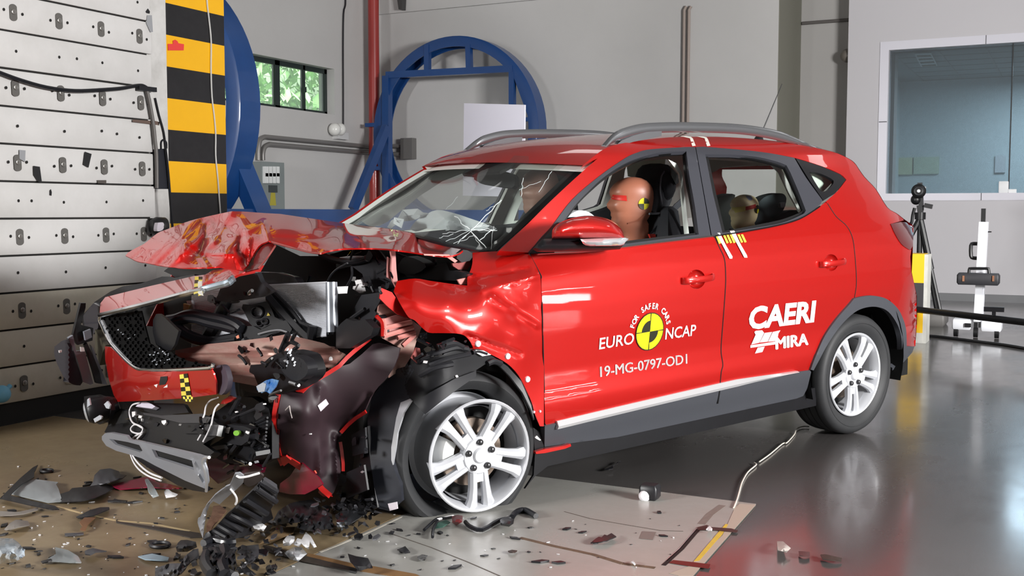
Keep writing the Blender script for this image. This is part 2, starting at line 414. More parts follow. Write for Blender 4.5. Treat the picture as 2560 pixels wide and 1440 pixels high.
b = MB(); b.box((-18, -2, -.25), (XL-.3, 24, -.05)); b.out('floor_outdoor', mat('grass', (90, 120, 60), .9), kind='structure', flat=True)
# --- window 2 (control room)
wf = MB(); fw = on_y((2223, 300), YC)[0]-on_y((2201, 300), YC)[0]
yo = YC-.012
def fbox(x0, z0, x1, z1): wf.box((x0, yo, z0), (x1, YC, z1))
fbox(ax-fw, az0-.1, ax, az1+fw); fbox(ax, az1, bx, az1+fw); fbox(ax, az0-.1, bx, az0)
m_alu = mat('white aluminium cladding', (214, 213, 222), .35, metal=.2)
win2 = st('window_2', wf, m_alu)
j = MB()
for p, q in (((2197, 305), (2217, 305)),): pp = on_y(p, yo); qq = on_y(q, yo); j.box((pp[0], yo-.002, pp[2]-.006), (qq[0], yo, pp[2]+.006))
xx = on_y((2465, 100), yo)[0]; j.box((xx-.005, yo-.002, az1), (xx+.005, yo, az1+fw)); xx = on_y((2453, 490), yo)[0]; j.box((xx-.005, yo-.002, az0-.1), (xx+.005, yo, az0))
j.out('joint', mat('joint shadow gap', (90, 90, 96), .6), win2, flat=True)
g = MB(); g.box((ax, YC+.1, az0), (bx, YC+.112, az1)); g.out('pane', glass_mat('teal tinted control room glass', (164, 174, 181), .05, .01, .1), win2, flat=True)
xx = on_y((2527, 300), YC+.09)[0]; g = MB(); g.box((xx-.008, YC+.088, az0), (xx+.008, YC+.1, az1)); g.out('seal', mat('black seal', (25, 28, 30), .4), win2, flat=True)
cr = MB(); cr.box((XC+.1, 20.4, 0), (6, 20.5, 4.6)); cr.box((XC+.1, YC+.25, 0), (XC+.2, 20.4, 4.6)); cr.box((6, YC+.25, 0), (6.1, 20.5, 4.6))
st('wall_control', cr, mat('control room inner wall', (190, 202, 204), .8))
zc = az1-.02
cc = MB(); cc.box((XC+.2, YC+.25, zc), (6, 20.4, zc+.1)); st('ceiling_control', cc, mat('suspended ceiling', (120, 134, 138), .8))
tr = MB()
for i in range(6): tr.box((ax+i*.62, YC+.3, zc-.006), (ax+i*.62+.02, 20.4, zc))
for i in range(6): tr.box((ax, YC+.75+i*.62, zc-.006), (6, YC+.77+i*.62, zc))
st('trim_3', tr, mat('ceiling grid', (98, 110, 114), .6))
vt = thing('ceiling_vent', 'white slotted air vent in the control room ceiling', 'vent', (ax+.75, 18.1, zc-.03))
v0 = ground((0, 0)) if False else None
def oncz(p, z): d = ray(*p); return CAM+d*((z-CAM[2])/d[2])
vq = [oncz(p, zc-.012) for p in c('R', (1068, 366), (1185, 362), (1232, 452), (1115, 460))]
b = MB(); b.prism(vq, (0, 0, -.012)); b.out('frame', mat('vent frame', (170, 182, 184), .5), vt, flat=True)
b = MB()
for f in (.12, .35, .6, .84):
    a0 = vq[0]+(vq[3]-vq[0])*f; b0 = vq[1]+(vq[2]-vq[1])*f; a1 = vq[0]+(vq[3]-vq[0])*(f+.11); b1 = vq[1]+(vq[2]-vq[1])*(f+.11)
    i0 = a0+(b0-a0)*.1; j0 = a0+(b0-a0)*.92; i1 = a1+(b1-a1)*.1; j1 = a1+(b1-a1)*.92
    b.prism([q+np.array([0, 0, -.013]) for q in (i0, j0, j1, i1)], (0, 0, -.004))
b.out('slot', mat('vent slot', (18, 22, 24), .6), vt, flat=True)
area('control_room_lamp', (-.2, 18.6, zc-.1), (-.2, 18.6, 0), 1.2, 1.2, 430, (.95, 1, 1))
# tall wall screens / panels inside the control room
for (x0, y0, x1, y1, lab, col) in ((895, 1090, 1055, 1210, 'pale green pinboard low on the control room back wall, left one', (190, 200, 170)), (1062, 1085, 1240, 1205, 'pale green pinboard low on the control room back wall, right one', (182, 198, 178)), (1625, 1075, 1700, 1195, 'narrow pale panel near the right end of the control room wall', (186, 192, 196))):
    p, q = on_y(c1('R', x0, y1), 20.36), on_y(c1('R', x1, y0), 20.36); b = MB(); b.box((p[0], 20.36, p[2]), (q[0], 20.4, q[2]))
    b.out('pinboard', mat('board '+lab[-8:], col, .7), label=lab, cat='board', flat=True)
p = on_y((2506, 483), YC+.06); q = on_y((2522, 453), YC+.06)
b = MB(); b.rbox((p[0]-.05, YC+.03, az0), (q[0], YC+.09, q[2]), .01); b.box((q[0], YC+.03, az0), (q[0]+.1, YC+.09, az0+.05))
b.out('intercom', mat('white plastic', (240, 242, 244), .4), label='small white box standing on the control room window sill', cat='box')
# ------------------------------------------------------------------ crash barrier
XB = -5.45
m_plank = mat('barrier white paint', (214, 213, 212), .55, var=.55, vscale=2.2, rgb2=(188, 187, 184), bump=.04, bscale=12)
m_plank_shade = mat('shade-tinted barrier paint', (204, 198, 184), .6, var=.7, vscale=2.0, rgb2=(172, 164, 146), bump=.04, bscale=12); m_gap = mat('barrier gap', (30, 29, 28), .8)  # lower panels: shade behind the car put into a browner, darker colour
sz = [on_x(p, XB)[2] for p in ((300, 39.5), (300, 121), (300, 207), (300, 291.5), (300, 377.5), (300, 461.5), (300, 546.5), (300, 630.2), (300, 713.3), (300, 795), (300, 887))]
dz = (sz[0]-sz[9])/9; ztop = sz[0]; seams = [ztop-dz*i for i in range(11)]
yE = on_x((384, 300), XB)[1]; yE2 = on_x((393, 600), XB)[1]; yS = 3.0
bar = thing('crash_barrier', 'white scuffed crash barrier wall of stacked bolted panels at the left', 'barrier', (XB-.6, (yS+yE)/2, 0))
b = MB(); b.box((XB-1.2, yS-.02, 0), (XB-.02, yE-.03, 3.4)); b.out('core', m_gap, bar, flat=True)
m_bolt = mat('recessed bolt steel', (150, 148, 144), .35, metal=.6); m_rec = mat('bolt recess', (95, 93, 90), .7); m_hole = mat('drilled hole', (20, 19, 18), .8)
ycol = [on_x(p, XB)[1] for p in ((43, 412), (156, 417), (260, 422), (355, 427))]; ycol = [ycol[0]*2-ycol[1]]+ycol
rng = random.Random(5)
for i in range(-3, 11):
    zt = ztop-dz*i; zb_ = zt-dz
    if zb_ < .18: zb_ = .12
    y1 = (yE if i < 4 else yE2)-rng.uniform(0, .012)
    b = MB(); b.rbox((XB-.03, yS, zb_+.006), (XB+rng.uniform(-.004, .004), y1, zt-.006), .006, 2)
    pl = b.out('barrier_panel', m_plank if i < 8 else m_plank_shade, bar)
    zc_ = (zt+zb_)/2
    if i % 2 == 0:
        for yc in ycol:
            if yc < yS+.1: continue
            r = MB(); n = 16
            r.prism([(XB+.0062, yc+.026*cos(2*pi*k/n), zc_+(.028 if sin(2*pi*k/n) > 0 else -.028)+.02*sin(2*pi*k/n)) for k in range(n)], (-.003, 0, 0))
            r.out('bolt_recess', m_rec, pl, flat=True)
            r = MB(); r.lathe([(0.001, .012), (.006, .012), (.0065, .008), (.012, .008), (.0155, .006), (.0155, 0)], (XB+.006, yc, zc_+.004), (1, 0, 0), 14); r.out('bolt', m_bolt, pl)
    ho = [yc+d for yc in ycol for d in (-.062, .062)] if i % 2 == 0 else [yc+rng.uniform(-.02, .02) for yc in ycol]+[yc+rng.uniform(.05, .15) for yc in ycol if rng.random() < .4]
    for yc in ho:
        if yS+.05 < yc < y1-.03:
            zz = zc_+rng.uniform(-.012, .012); h = MB()
            h.prism([(XB+.0064, yc+.008*cos(k), zz+.009*sin(k)) for k in [2*pi*q/10 for q in range(10)]], (-.001, 0, 0)); h.out('bolt_hole', m_hole, pl, flat=True)
# scuffs and tape left on the barrier face
def patch(pts, X, m, name, label, cat, k='N', t=.002, parent=None):
    P = [on_x(p, X) for p in c(k, *pts)]; b = MB(); b.prism(P, (t, 0, 0)); return b.out(name, m, parent, label=label, cat=cat, flat=True)
m_btape = mat('black tape', (28, 28, 30), .5); m_gtape = mat('grey tape', (150, 152, 156), .5)
XT = XB+.006
patch([(545, 975), (588, 990), (568, 1078), (534, 1058)], XT, m_btape, 'tape_patch', 'black tape patch on the barrier, slanted, right of the middle bolt', 'tape')
patch([(214, 1066), (255, 1072), (268, 1170), (244, 1168), (216, 1125)], XT, m_btape, 'tape_patch', 'torn black tape patch hanging on the barrier beside a bolt', 'tape')
patch([(123, 963), (163, 967), (160, 1042), (124, 1020)], XT, m_gtape, 'tape_patch', 'grey tape patch above the leftmost bolt of the barrier', 'tape')
patch([(625, 1158), (682, 1158), (682, 1180), (628, 1178)], XT, mat('brown tape', (80, 74, 70), .6), 'tape_patch', 'short brown tape strip on a barrier seam below the black tape', 'tape')
patch([(945, 98), (975, 98), (982, 205), (966, 208), (940, 150)], XT, m_gtape, 'tape_patch', 'grey tape tab at the upper right end of the barrier', 'tape')
patch([(936, 75), (950, 55), (963, 75), (960, 88), (942, 84)], XT, m_btape, 'tape_patch', 'tiny black tape blob near the top right end of the barrier', 'tape')
patch([(318, 1225), (326, 1216), (332, 1235), (330, 1258), (318, 1255)], XT, m_btape, 'tape_patch', 'small black smear of tape on the barrier below the brown strip', 'tape')
patch([(852, 768), (1000, 778), (1024, 785), (1022, 806), (985, 800), (852, 784)], XB+.01, mat('rusty bracket', (98, 80, 72), .7), 'bracket', 'rusty flat bracket at the right end of the barrier', 'bracket')
# recess strip behind and striped post
XP = -5.62
p0 = on_x((408, 8), XP)[1]; p1_ = on_x((560, 60), XP)[1]; q0 = on_x((418, 556), XP)[1]; pz = [on_x((p_), XP)[2] for p_ in c('N', (1250, 60), (1250, 262), (1250, 460), (1250, 658), (1250, 854), (1250, 1038), (1250, 1240))]
pdz = (pz[0]-pz[6])/6
post = thing('striped_post', 'yellow and black striped steel post behind the crash barrier', 'post', (XP-.25, (p0+p1_)/2, 0))
m_yel = mat('safety yellow', (238, 178, 18), .35, var=.2, vscale=5, rgb2=(220, 160, 20)); m_blk = mat('safety black', (28, 27, 29), .35, var=.25, vscale=14, rgb2=(52, 51, 52))
b = MB(); z = 0.0; zs = [0]+sorted([pz[0]-pdz*i for i in range(-6, 12) if pz[0]-pdz*i > .05])
zs = [q for q in zs if q < 4.2]; ref = pz[0]
for i in range(len(zs)-1):
    k = round((zs[i+1]-ref)/pdz); b.cur = 0 if k % 2 else 1
    b.box((XP-.5, p0, zs[i]), (XP, p1_, zs[i+1]))
b.out('column', [m_yel, m_blk], post, flat=True)
b = MB(); pts = [on_x(p, XP+.006) for p in c('N', (1318, -250), (1330, 0), (1338, 80), (1345, 140), (1357, 270), (1356, 450), (1362, 620), (1376, 740), (1386, 860), (1386, 1000), (1400, 1150), (1410, 1290), (1416, 1370))]
pts += [pts[-1]+np.array([0, .02, -.3])]; b.tube(pts, .006, 6, 3); b.out('cable', mat('white cable', (205, 204, 202), .5), post)
pp = [on_x(p, XP+.003) for p in c('N', (1078, 282), (1112, 282), (1110, 262), (1125, 255), (1140, 265), (1146, 278), (1182, 284), (1180, 324), (1080, 324))]
b = MB(); b.prism(pp, (.002, 0, 0)); b.out('sticker', mat('red sticker', (222, 62, 58), .5), post, flat=True, label='red sticker')
b = MB(); xs_ = on_x((404, 300), XP)[1]; b.box((XP-.3, yE-.02, 0), (XP+.03, p0-.01, 3.6)); b.out('upright', mat('off-white steel upright', (206, 205, 203), .6, var=.4, vscale=6, rgb2=(150, 148, 144)), bar, flat=True)
# black cable across the barrier with a connector and its drop
cb = thing('cable', 'black cable sagging across the barrier face to a connector', 'cable', on_x((190, 226), XB+.02))
b = MB(); b.tube([on_x(p, XB+.022) for p in c('N', (-40, 455), (0, 468), (130, 515), (300, 562), (480, 584), (650, 578), (780, 568), (870, 552), (915, 550), (940, 562))], .012, 8, 4); b.out('cord', mat('black rubber', (24, 25, 30), .4), cb)
b = MB(); b.bar(on_x(c1('N', 885, 566), XB+.022), on_x(c1('N', 998, 578), XB+.022), .03); b.out('connector', mat('black rubber', 0), cb)
b = MB(); b.tube([on_x(p, XB+.022) for p in c('N', (945, 585), (965, 680), (985, 800), (995, 900), (1005, 1000), (1008, 1210))], .013, 8, 3); b.out('drop_cord', mat('greyish conduit', (92, 88, 86), .5), cb)
pw = thing('power_box', 'flat black junction box hanging between barrier and striped post', 'box', on_x(c1('N', 1050, 1215), XB))
b = MB(); P = [on_x(p, XB+.02) for p in c('N', (1003, 960), (1070, 955), (1098, 1215), (1010, 1215))]; b.prism(P, (-.05, 0, 0)); b.out('housing', mat('black housing', (30, 32, 40), .45), pw, flat=True)
b = MB(); b.tube([on_x(p, XB+.03) for p in c('N', (995, 630), (1020, 740), (1050, 850), (1064, 960), (1080, 1100), (1092, 1250), (1105, 1420), (1110, 1470))], .009, 6, 3); b.out('cord', mat('black rubber', 0), pw)
b = MB(); b.tube([on_x(p, XB+.03) for p in c('N', (1035, 960), (1035, 915), (1050, 900), (1068, 915), (1070, 955))], .007, 6, 3); b.out('hook', mat('black rubber', 0), pw)
# clamp lamp at the barrier's right end
cl = thing('clamp_lamp', 'small lamp with white lens clamped to the barrier end near the hood', 'lamp', on_x(c1('A', 620, 505), XB))
b = MB(); b.prism([on_x(p, XB+.01) for p in c('A', (440, 290), (600, 290), (700, 330), (690, 360), (470, 345))], (.04, 0, 0)); b.out('bracket', m_btape, cl, flat=True)
q0_ = on_x(c1('A', 500, 420), XB+.06); q1_ = on_x(c1('A', 620, 425), XB+.08)
b = MB(); b.lathe([(.001, 0), (.045, .0), (.062, .03), (.062, .09), (.055, .1)], q0_, q1_-q0_, 20); b.out('housing', m_btape, cl)
b = MB(); b.prism([on_x(p, XB+.14) for p in sm(c('A', (610, 365), (690, 360), (706, 420), (680, 480), (600, 500), (596, 430), (610, 365)), 3)[:-1]], (-.03, 0, 0)); b.out('lens', mat('lamp lens', (225, 218, 228), .3), cl)
# ------------------------------------------------------------------ blue rotation rig
m_blue = mat('blue enamel', (20, 64, 122), .38, coat=.25, var=.3, vscale=3, rgb2=(16, 50, 100))
YG = 14.85; rc = on_y((1132, 331), YG); Rr = 231*(CF_@(rc-CAM))/F*1.03
rig = thing('rotation_rig', 'blue steel rotation rig of two large rings standing by the back wall', 'rig', (rc[0], 11, 0))
def ring(Y, R, cx, cz, depth=.28, wid=.16):
    b = MB(); n = 72; rows = [[(cx+r*cos(2*pi*k/n), Y+y, cz+r*sin(2*pi*k/n)) for k in range(n)] for r, y in ((R, 0), (R-.03, -.012), (R-wid, -.012), (R-wid, .01), (R-.06, .01), (R-.06, depth-.02), (R-wid, depth-.02), (R-wid, depth), (R, depth))]
    b.loft(rows+[rows[0]]); return b.out('ring', m_blue, rig, ang=30)
ring(YG, Rr, rc[0], rc[2])
b = MB()
def rb(p, q, w, h=None, Y=YG+.02): b.bar(on_y(p, Y), on_y(q, Y), w, h or w)
rb((968, 188), (1284, 172), .1); b.out('crossbar', m_blue, rig, flat=True)
for p, q in (((1069, 112), (1069, 186)), ((1172, 112), (1174, 178)), ((968, 190), (968, 545)), ((1281, 175), (1281, 500))):
    b = MB(); rb(p, q, .085 if p[0] > 1000 else .12); b.out('upright', m_blue, rig, flat=True)
for p, q in (((915, 313), (962, 311)), ((935, 421), (962, 420)), ((1311, 299), (1335, 298)), ((1290, 190), (1330, 300))):
    b = MB(); rb(p, q, .06); b.out('rung', m_blue, rig, flat=True)
# near ring (mostly hidden by the post) and base frame
Y1 = 8.0; r1 = Rr*1.0; x1 = on_y((601, 250), Y1)[0]-r1; z1 = on_y((601, 256), Y1)[2]
ring(Y1, r1, x1, z1)
xr = on_y((640, 520), Y1+.5)[0]; xf = x1+r1-.25
zt = on_x((760, 523), xf)[2]
b = MB(); b.box((xf-.1, Y1-.2, zt-.24), (xf+.1, YG+.2, zt)); b.out('base_beam', m_blue, rig, flat=True)
b = MB(); b.bar(on_x((583, 375), xf+.05), on_x((650, 535), xf+.05), .14, .2); b.out('brace', m_blue, rig, flat=True)
xg = rc[0]-Rr*.74
b = MB(); b.bar(on_y((966, 318), YG-.05), on_y((882, 524), YG-.9), .09, .14); b.out('brace', m_blue, rig, flat=True)
b = MB(); b.box((rc[0]-Rr, YG-.1, zt-.24), (rc[0]+Rr, YG+.3, zt-.02)); b.out('base_beam', m_blue, rig, flat=True)
for xx, yy in ((xf, Y1), (xf, YG), (rc[0]-Rr+.1, YG+.1)):
    b = MB(); b.box((xx-.09, yy-.1, 0), (xx+.09, yy+.1, zt-.2)); b.out('leg', m_blue, rig, flat=True)
# ------------------------------------------------------------------ things on the left wall
m_pipe = mat('grey conduit', (128, 126, 124), .35, metal=.3)
cdt = thing('conduit', 'pair of grey conduits running along the left wall', 'pipe', on_x((650, 400), XL+.03))
ye = YR-.02
def wl(p, o=.04): return on_x(p, XL+o)
zh = wl((760, 356))[2]; zh2 = wl((760, 370))[2]
for k, (pts) in enumerate((((222, 1030), (222, 960), (232, 900), (262, 880)), ((250, 1030), (250, 985), (262, 945), (290, 928)))):
    P = [wl(p) for p in c('M', *pts)]; zz = P[-1][2]; P += [np.array([XL+.04, ye-.05, zz])]
    b = MB(); b.tube(sm(P[:4], 4)+[P[4]], .035, 10); b.out('pipe', m_pipe, cdt)
P = on_y(c1('M', 1075, 940), YR-.05); Q_ = on_y(c1('M', 1160, 942), YR-.05)
for dz_ in (0, -.13):
    b = MB(); b.tube([(XL+.04, YR-.06, P[2]+dz_), (Q_[0], YR-.06, P[2]+dz_)], .035, 10); b.out('pipe', m_pipe, cdt)
b = MB(); b.box((Q_[0]-.02, YR-.14, P[2]-.22), (Q_[0]+.2, YR-.001, P[2]+.12)); b.out('pull_box', mat('dark grey box', (104, 102, 100), .5), cdt, flat=True)
cab = thing('electrical_cabinet', 'grey wall-mounted electrical cabinet with two rows of switches', 'cabinet', wl((665, 523), .2))
a_, b_ = wl((618, 404), .0), wl((711, 520), .0); zt_ = on_x((665, 404), XL+.25)[2]; zb2 = zt_-1.25; y0_ = on_x((654, 450), XL+.25)[1]; y1c = on_x((711, 450), XL+.25)[1]
b = MB(); b.box((XL, y0_, zb2), (XL+.25, y1c, zt_)); b.out('body', mat('cabinet grey', (128, 136, 136), .5), cab, flat=True)
m_sw = mat('switch white', (225, 228, 228), .4)
for r_, yy in enumerate((1103, 1146)):
    for q_ in range(4):
        p = on_x(c1('M', 262+q_*24, yy), XL+.25); b = MB(); b.box((XL+.25, p[1]-.045, p[2]-.07), (XL+.3, p[1]+.02, p[2]+.07)); b.out('switch', m_sw, cab, flat=True)
p, q = on_x(c1('M', 285, 1190), XL+.25), on_x(c1('M', 340, 1238), XL+.25); b = MB(); b.box((XL+.25, p[1], q[2]), (XL+.262, q[1], p[2])); b.out('display', mat('dark display', (60, 66, 68), .2), cab, flat=True)
p = on_x(c1('M', 313, 1275), XL+.25); b = MB(); b.prism([(XL+.252, p[1]-.07, p[2]-.1), (XL+.252, p[1]+.07, p[2]-.1), (XL+.252, p[1]+.05, p[2]+.08), (XL+.252, p[1]-.04, p[2]+.08)], (.002, 0, 0)); b.out('warning_sticker', mat('dull yellow', (170, 160, 60), .5), cab, flat=True)
em = thing('emergency_light', 'twin-headed white emergency light on the left wall', 'lamp', wl(c1('M', 735, 895)))
p, q = wl(c1('M', 700, 850), 0), wl(c1('M', 768, 900), 0); b = MB(); b.box((XL, p[1], q[2]), (XL+.1, q[1], p[2])); b.out('housing', mat('light housing', (205, 205, 205), .5), em, flat=True)
for xx in (712, 745):
    p = wl(c1('M', xx, 832), .1); b = MB(); b.ball(p, .1, 14, 8); b.out('lamp_head', mat('lamp head', (226, 226, 222), .25), em)
b = MB(); b.tube([wl(p, .02) for p in c('M', (784, -400), (781, -20), (778, 40), (768, 90), (765, 300), (766, 600), (766, 880))], .014, 6, 3)
b.out('wall_cable', mat('black rubber', 0), label='thin black cable hanging down the left wall beside the window', cat='cable')
pr = on_x((934, 100), XL+.24); b = MB(); b.tube([(XL+.24, pr[1], .02), (XL+.24, pr[1], 6.55)], .09, 16)
b.out('fire_pipe', mat('red oxide pipe', (150, 44, 40), .4, coat=.2), label='tall red pipe in the corner of the room', cat='pipe')
for i, px in enumerate((1709, 1721)):
    p = on_y((px, 150), YR-.03); z0 = on_y((px, 26), YR)[2]; b = MB(); b.tube([(p[0], YR-.03, .02), (p[0], YR-.03, z0), (p[0]+.03, YR-.03, z0+.05)], .022, 8)
    b.out('wall_pipe', mat('beige thin pipe', (150, 136, 128), .4), label=('left' if i == 0 else 'right')+' one of two thin beige pipes up the back wall', cat='pipe')
p = on_y(c1('M', 1150, 0), YR-.1); q = on_y(c1('M', 1158, 66), YR-.1); b = MB(); b.prism([on_y(t, YR-.06) for t in c('M', (1135, -20), (1172, -20), (1168, 68), (1148, 68))], (0, -.12, 0))
b.out('ceiling_bracket', mat('dark bracket', (62, 62, 62), .6), label='dark metal bracket high on the back wall', cat='bracket', flat=True)
p = on_y((1998, 59), YB-.02); q = on_y((2125, 55), YB-.02); b = MB(); b.tube([(XE+.03, YB-.025, p[2]), (XC+.3, YB-.025, p[2])], .025, 8)
b.out('horizontal_pipe', mat('dark thin pipe', (96, 92, 90), .5), label='thin dark pipe across the recess beside the control room', cat='pipe')
p = on_y((2112, 140), YC+.15); b = MB(); b.ball((XC-.02, YC+.14, p[2]), (.12, .1, .1), 16, 10); b.lathe([(.001, -.02), (.06, -.02), (.06, .04)], (XC-.02, YC+.14, p[2]), (1, 0, 0), 14)
b.out('wall_lamp', mat('bulkhead lamp', (110, 104, 98), .35), label='round bulkhead lamp at the edge of the control room wall', cat='lamp')
# white board on a stand behind the car
YW = 8.6
wbt = thing('white_board', 'plain white board on a thin stand behind the car roof', 'board', (on_y((1335, 560), YW)[0], YW, 0))
P = [on_y(p, YW) for p in ((1160, 258), (1312, 262), (1309, 470), (1284, 492), (1157, 489))]
b = MB(); b.prism(P, (0, .02, 0)); b.out('panel', mat('white board', (226, 226, 240), .6, bump=.03, bscale=5), wbt, flat=True)
p = on_y((1254, 500), YW+.05); b = MB(); b.bar((p[0]+.15, YW+.04, 0.03), (p[0]+.15, YW+.04, p[2]+.3), .03); b.out('pole', mat('dark pole', (50, 50, 54), .4), wbt, flat=True)
b = MB(); b.bar((p[0]-.2, YW+.04, .02), (p[0]+.5, YW+.04, .02), .04); b.bar((p[0]+.15, YW-.3, .02), (p[0]+.15, YW+.4, .02), .04); b.out('base', mat('dark pole', 0), wbt, flat=True)
# ================================================================== CAR: cabin and rear
m_red = mat('metallic red paint', (204, 22, 16), .36, metal=.45, coat=1, coatr=.03)
m_prim = mat('red unpolished inner steel', (150, 72, 68), .5, metal=.2, var=.5, vscale=7, rgb2=(120, 50, 48))
m_clad = mat('grey grained cladding', (70, 72, 78), .5, bump=.04, bscale=200)
m_trim = mat('satin dark trim', (62, 63, 70), .35, coat=.15)
m_plas = mat('black plastic', (22, 22, 25), .42, var=.3, vscale=20, rgb2=(30, 30, 34), spec=.35)
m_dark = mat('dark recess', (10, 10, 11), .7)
m_chr = mat('bright chrome', (225, 226, 228), .12, metal=1)
m_sil = mat('silver paint', (200, 202, 206), .3, metal=.6, coat=.5)
m_rub = mat('tyre rubber', (46, 47, 49), .6, var=.3, vscale=9, rgb2=(60, 60, 61))
m_glass = glass_mat('car glass', (252, 254, 253), .01, .01)
m_white = mat('white vinyl', (240, 238, 238), .4)
m_int = mat('light grey trim', (226, 232, 226), .7)
m_fab = mat('black seat fabric', (38, 39, 45), .8, bump=.1, bscale=300)
car = thing('car', 'red compact crossover with its front end torn apart after a crash test', 'car', L((1.4, 0, 0.0)))
B = MB(lambda p: L(p))
def LM(): return MB(lambda p: L(p))
side = lambda off=0.0: (lambda p: tS(p, off))
# ---- traced lines
belt = sm(c('U', (80, 1022), (240, 1012), (440, 1003), (640, 985), (790, 968), (1130, 926), (1480, 886)))
belt2 = sm(c('U', (1480, 886), (1700, 852), (1950, 806), (2120, 758), (2240, 690), (2325, 628)))
fdfront = [(1323, 634)]+c('V', (40, 150), (88, 240), (95, 450), (101, 720), (108, 1000), (115, 1240))
seam = sm([(1785.6, 590.5), (1799, 620), (1811, 648), (1814, 690), (1813, 726), (1808, 795), (1803, 860), (1803, 885), (1807, 912), (1803, 930), (1800, 962)], 4)
sill = sm(c('V', (115, 1240), (700, 1106), (1285, 968)), 4)
sill2 = c('V', (1285, 968), (1600, 905), (1880, 868))
rseam = sm(c('Q', (345, 20), (395, 95), (455, 150), (490, 220), (505, 330), (513, 480), (501, 572)), 5)
archo = sm(c('Q', (501, 572), (470, 610), (400, 690), (330, 790), (280, 900), (248, 985)), 5)
archo2 = sm(c('Q', (501, 572), (560, 559), (620, 557), (690, 575), (752, 628), (785, 690), (803, 760), (806, 850)), 5)
archi = sm(c('Q', (265, 990), (300, 925), (350, 833), (420, 733), (500, 655), (570, 624), (640, 622), (700, 650), (750, 720), (775, 800), (776, 900), (758, 955)), 4)
# ---- doors
fd = fdfront+list(reversed(sill))[::-1]+list(reversed(seam))+list(reversed(belt))
def oval(x, y, a_, b_): return [(x+a_*cos(k*pi/10), y+b_*sin(k*pi/10)) for k in range(20)]
fdo = sheet('front_door', fd, side(), m_red, car, 11, .03, holes=[oval(1741, 698, 22.5, 24)])
rd = sill2+list(reversed(archo))+list(reversed(rseam))+list(reversed(belt2))+seam
rd = [p for i, p in enumerate(rd) if i == 0 or hypot(p[0]-rd[i-1][0], p[1]-rd[i-1][1]) > .6]
rdo = sheet('rear_door', rd, side(), m_red, car, 11, .03, holes=[oval(2077.5, 656.5, 18, 21)])
# ---- body side with pillars
inner = sm(c('U', (75, 1010), (150, 905), (245, 805), (400, 605), (600, 432), (800, 292), (900, 246), (1000, 222), (1280, 205)), 4)+sm(c('U', (1280, 205), (1400, 203), (1700, 228), (1900, 252), (2100, 290), (2300, 352), (2440, 412), (2487, 455)), 3)+sm(c('U', (2487, 455), (2420, 540), (2330, 622)), 3)
outer = [(1247, 627)]+sm(c('S', (1560, 1060), (1680, 950), (1860, 770), (2040, 600), (2200, 455), (2320, 350)), 3)+sm(c('U', (480, 345), (560, 278), (640, 222), (720, 192), (850, 165), (1050, 140), (1200, 130), (1500, 128), (1800, 145), (2000, 168), (2150, 193), (2290, 220), (2420, 255), (2520, 305), (2560, 343)), 3)+sm([(2140, 413), (2160, 442), (2189, 473), (2217, 518), (2240, 533), (2258, 547)], 3)
tail_l = sm(c('Q', (712, 138), (740, 200), (775, 255), (815, 285), (832, 290)), 3)
quart = c('Q', (788, 118))+[tail_l[0]]+tail_l[1:]+c('Q', (826, 330), (832, 420))+c('Q', (790, 470), (772, 556))+c('Q', (753, 626))
path = outer+quart+list(reversed(archo2))[8:]+list(reversed(rseam))+list(reversed(inner))
path = [p for i, p in enumerate(path) if i == 0 or hypot(p[0]-path[i-1][0], p[1]-path[i-1][1]) > 1]
bs = sheet('body_side', path, side(), m_red, car, 10, .03)
# bumper corner
bump = c('Q', (753, 626), (772, 556), (790, 470), (832, 420), (845, 470), (862, 558), (862, 720), (852, 850), (806, 850))+list(reversed(archo2))[0:8]
sheet('rear_bumper', bump, side(), m_red, car, 8, .03)
# ---- tail lamp
tl = sm(c('Q', (712, 138), (790, 128), (842, 150), (845, 200), (838, 292)), 4)[:-1]+list(reversed(tail_l))[1:]
tlo = sheet('tail_lamp', tl, side(.004), mat('dark red lens', (96, 14, 16), .08, coat=1), car, 7, .03)
# rear closure
sil = outer[-26:]+c('Q', (842, 150), (838, 290), (832, 420), (862, 558), (862, 720), (852, 850))
rows = []
for p in sil:
    q = ls(p); rows.append([(q[0]-.01*k*(6-k)/2.2-.005, q[1]*(1-k/3), q[2]) for k in range(7)])
b = LM(); V = [p for r in rows for p in r]; Fc = []; GV = []
for i in range(len(rows)-1):
    for k in range(6):
        zc_ = (rows[i][k][2]+rows[i+1][k][2])/2
        if 1.12 < zc_ < 1.46 and 0 < k < 5: GV.append((i*7+k, i*7+k+1, i*7+k+8, i*7+k+7)); continue
        Fc.append((i*7+k, i*7+k+1, i*7+k+8, i*7+k+7))
b.add(V, Fc); tg = b.out('tailgate', m_red, car)
b = LM(); b.add(V, GV); b.out('rear_glass', m_glass, tg)
# ---- roof
def roof_edge(i): return None
redge = c('U', (480, 345), (560, 278), (640, 222), (720, 192), (850, 165), (1050, 140), (1200, 130), (1500, 128), (1800, 145), (2000, 168), (2150, 193), (2290, 220), (2420, 255), (2520, 305), (2560, 343))
rl = [ls(p) for p in redge]
rows = []
for i, q in enumerate(rl):
    r = []
    for k in range(13):
        u = 1-k/6; r.append((q[0]+.11*max(0, 1-i/6)*(1-u*u), q[1]*u, q[2]+(.03-.012*max(0, 1-i/4))*(1-u*u)))
    rows.append(r)
b = LM(); b.loft(rows, closed=False); b.out('roof', m_red, car)
headl = [[(x, y, z-.03) for x, y, z in r] for r in rows]
b = LM(); b.loft(list(reversed(headl)), closed=False); b.out('headliner', m_int, car)
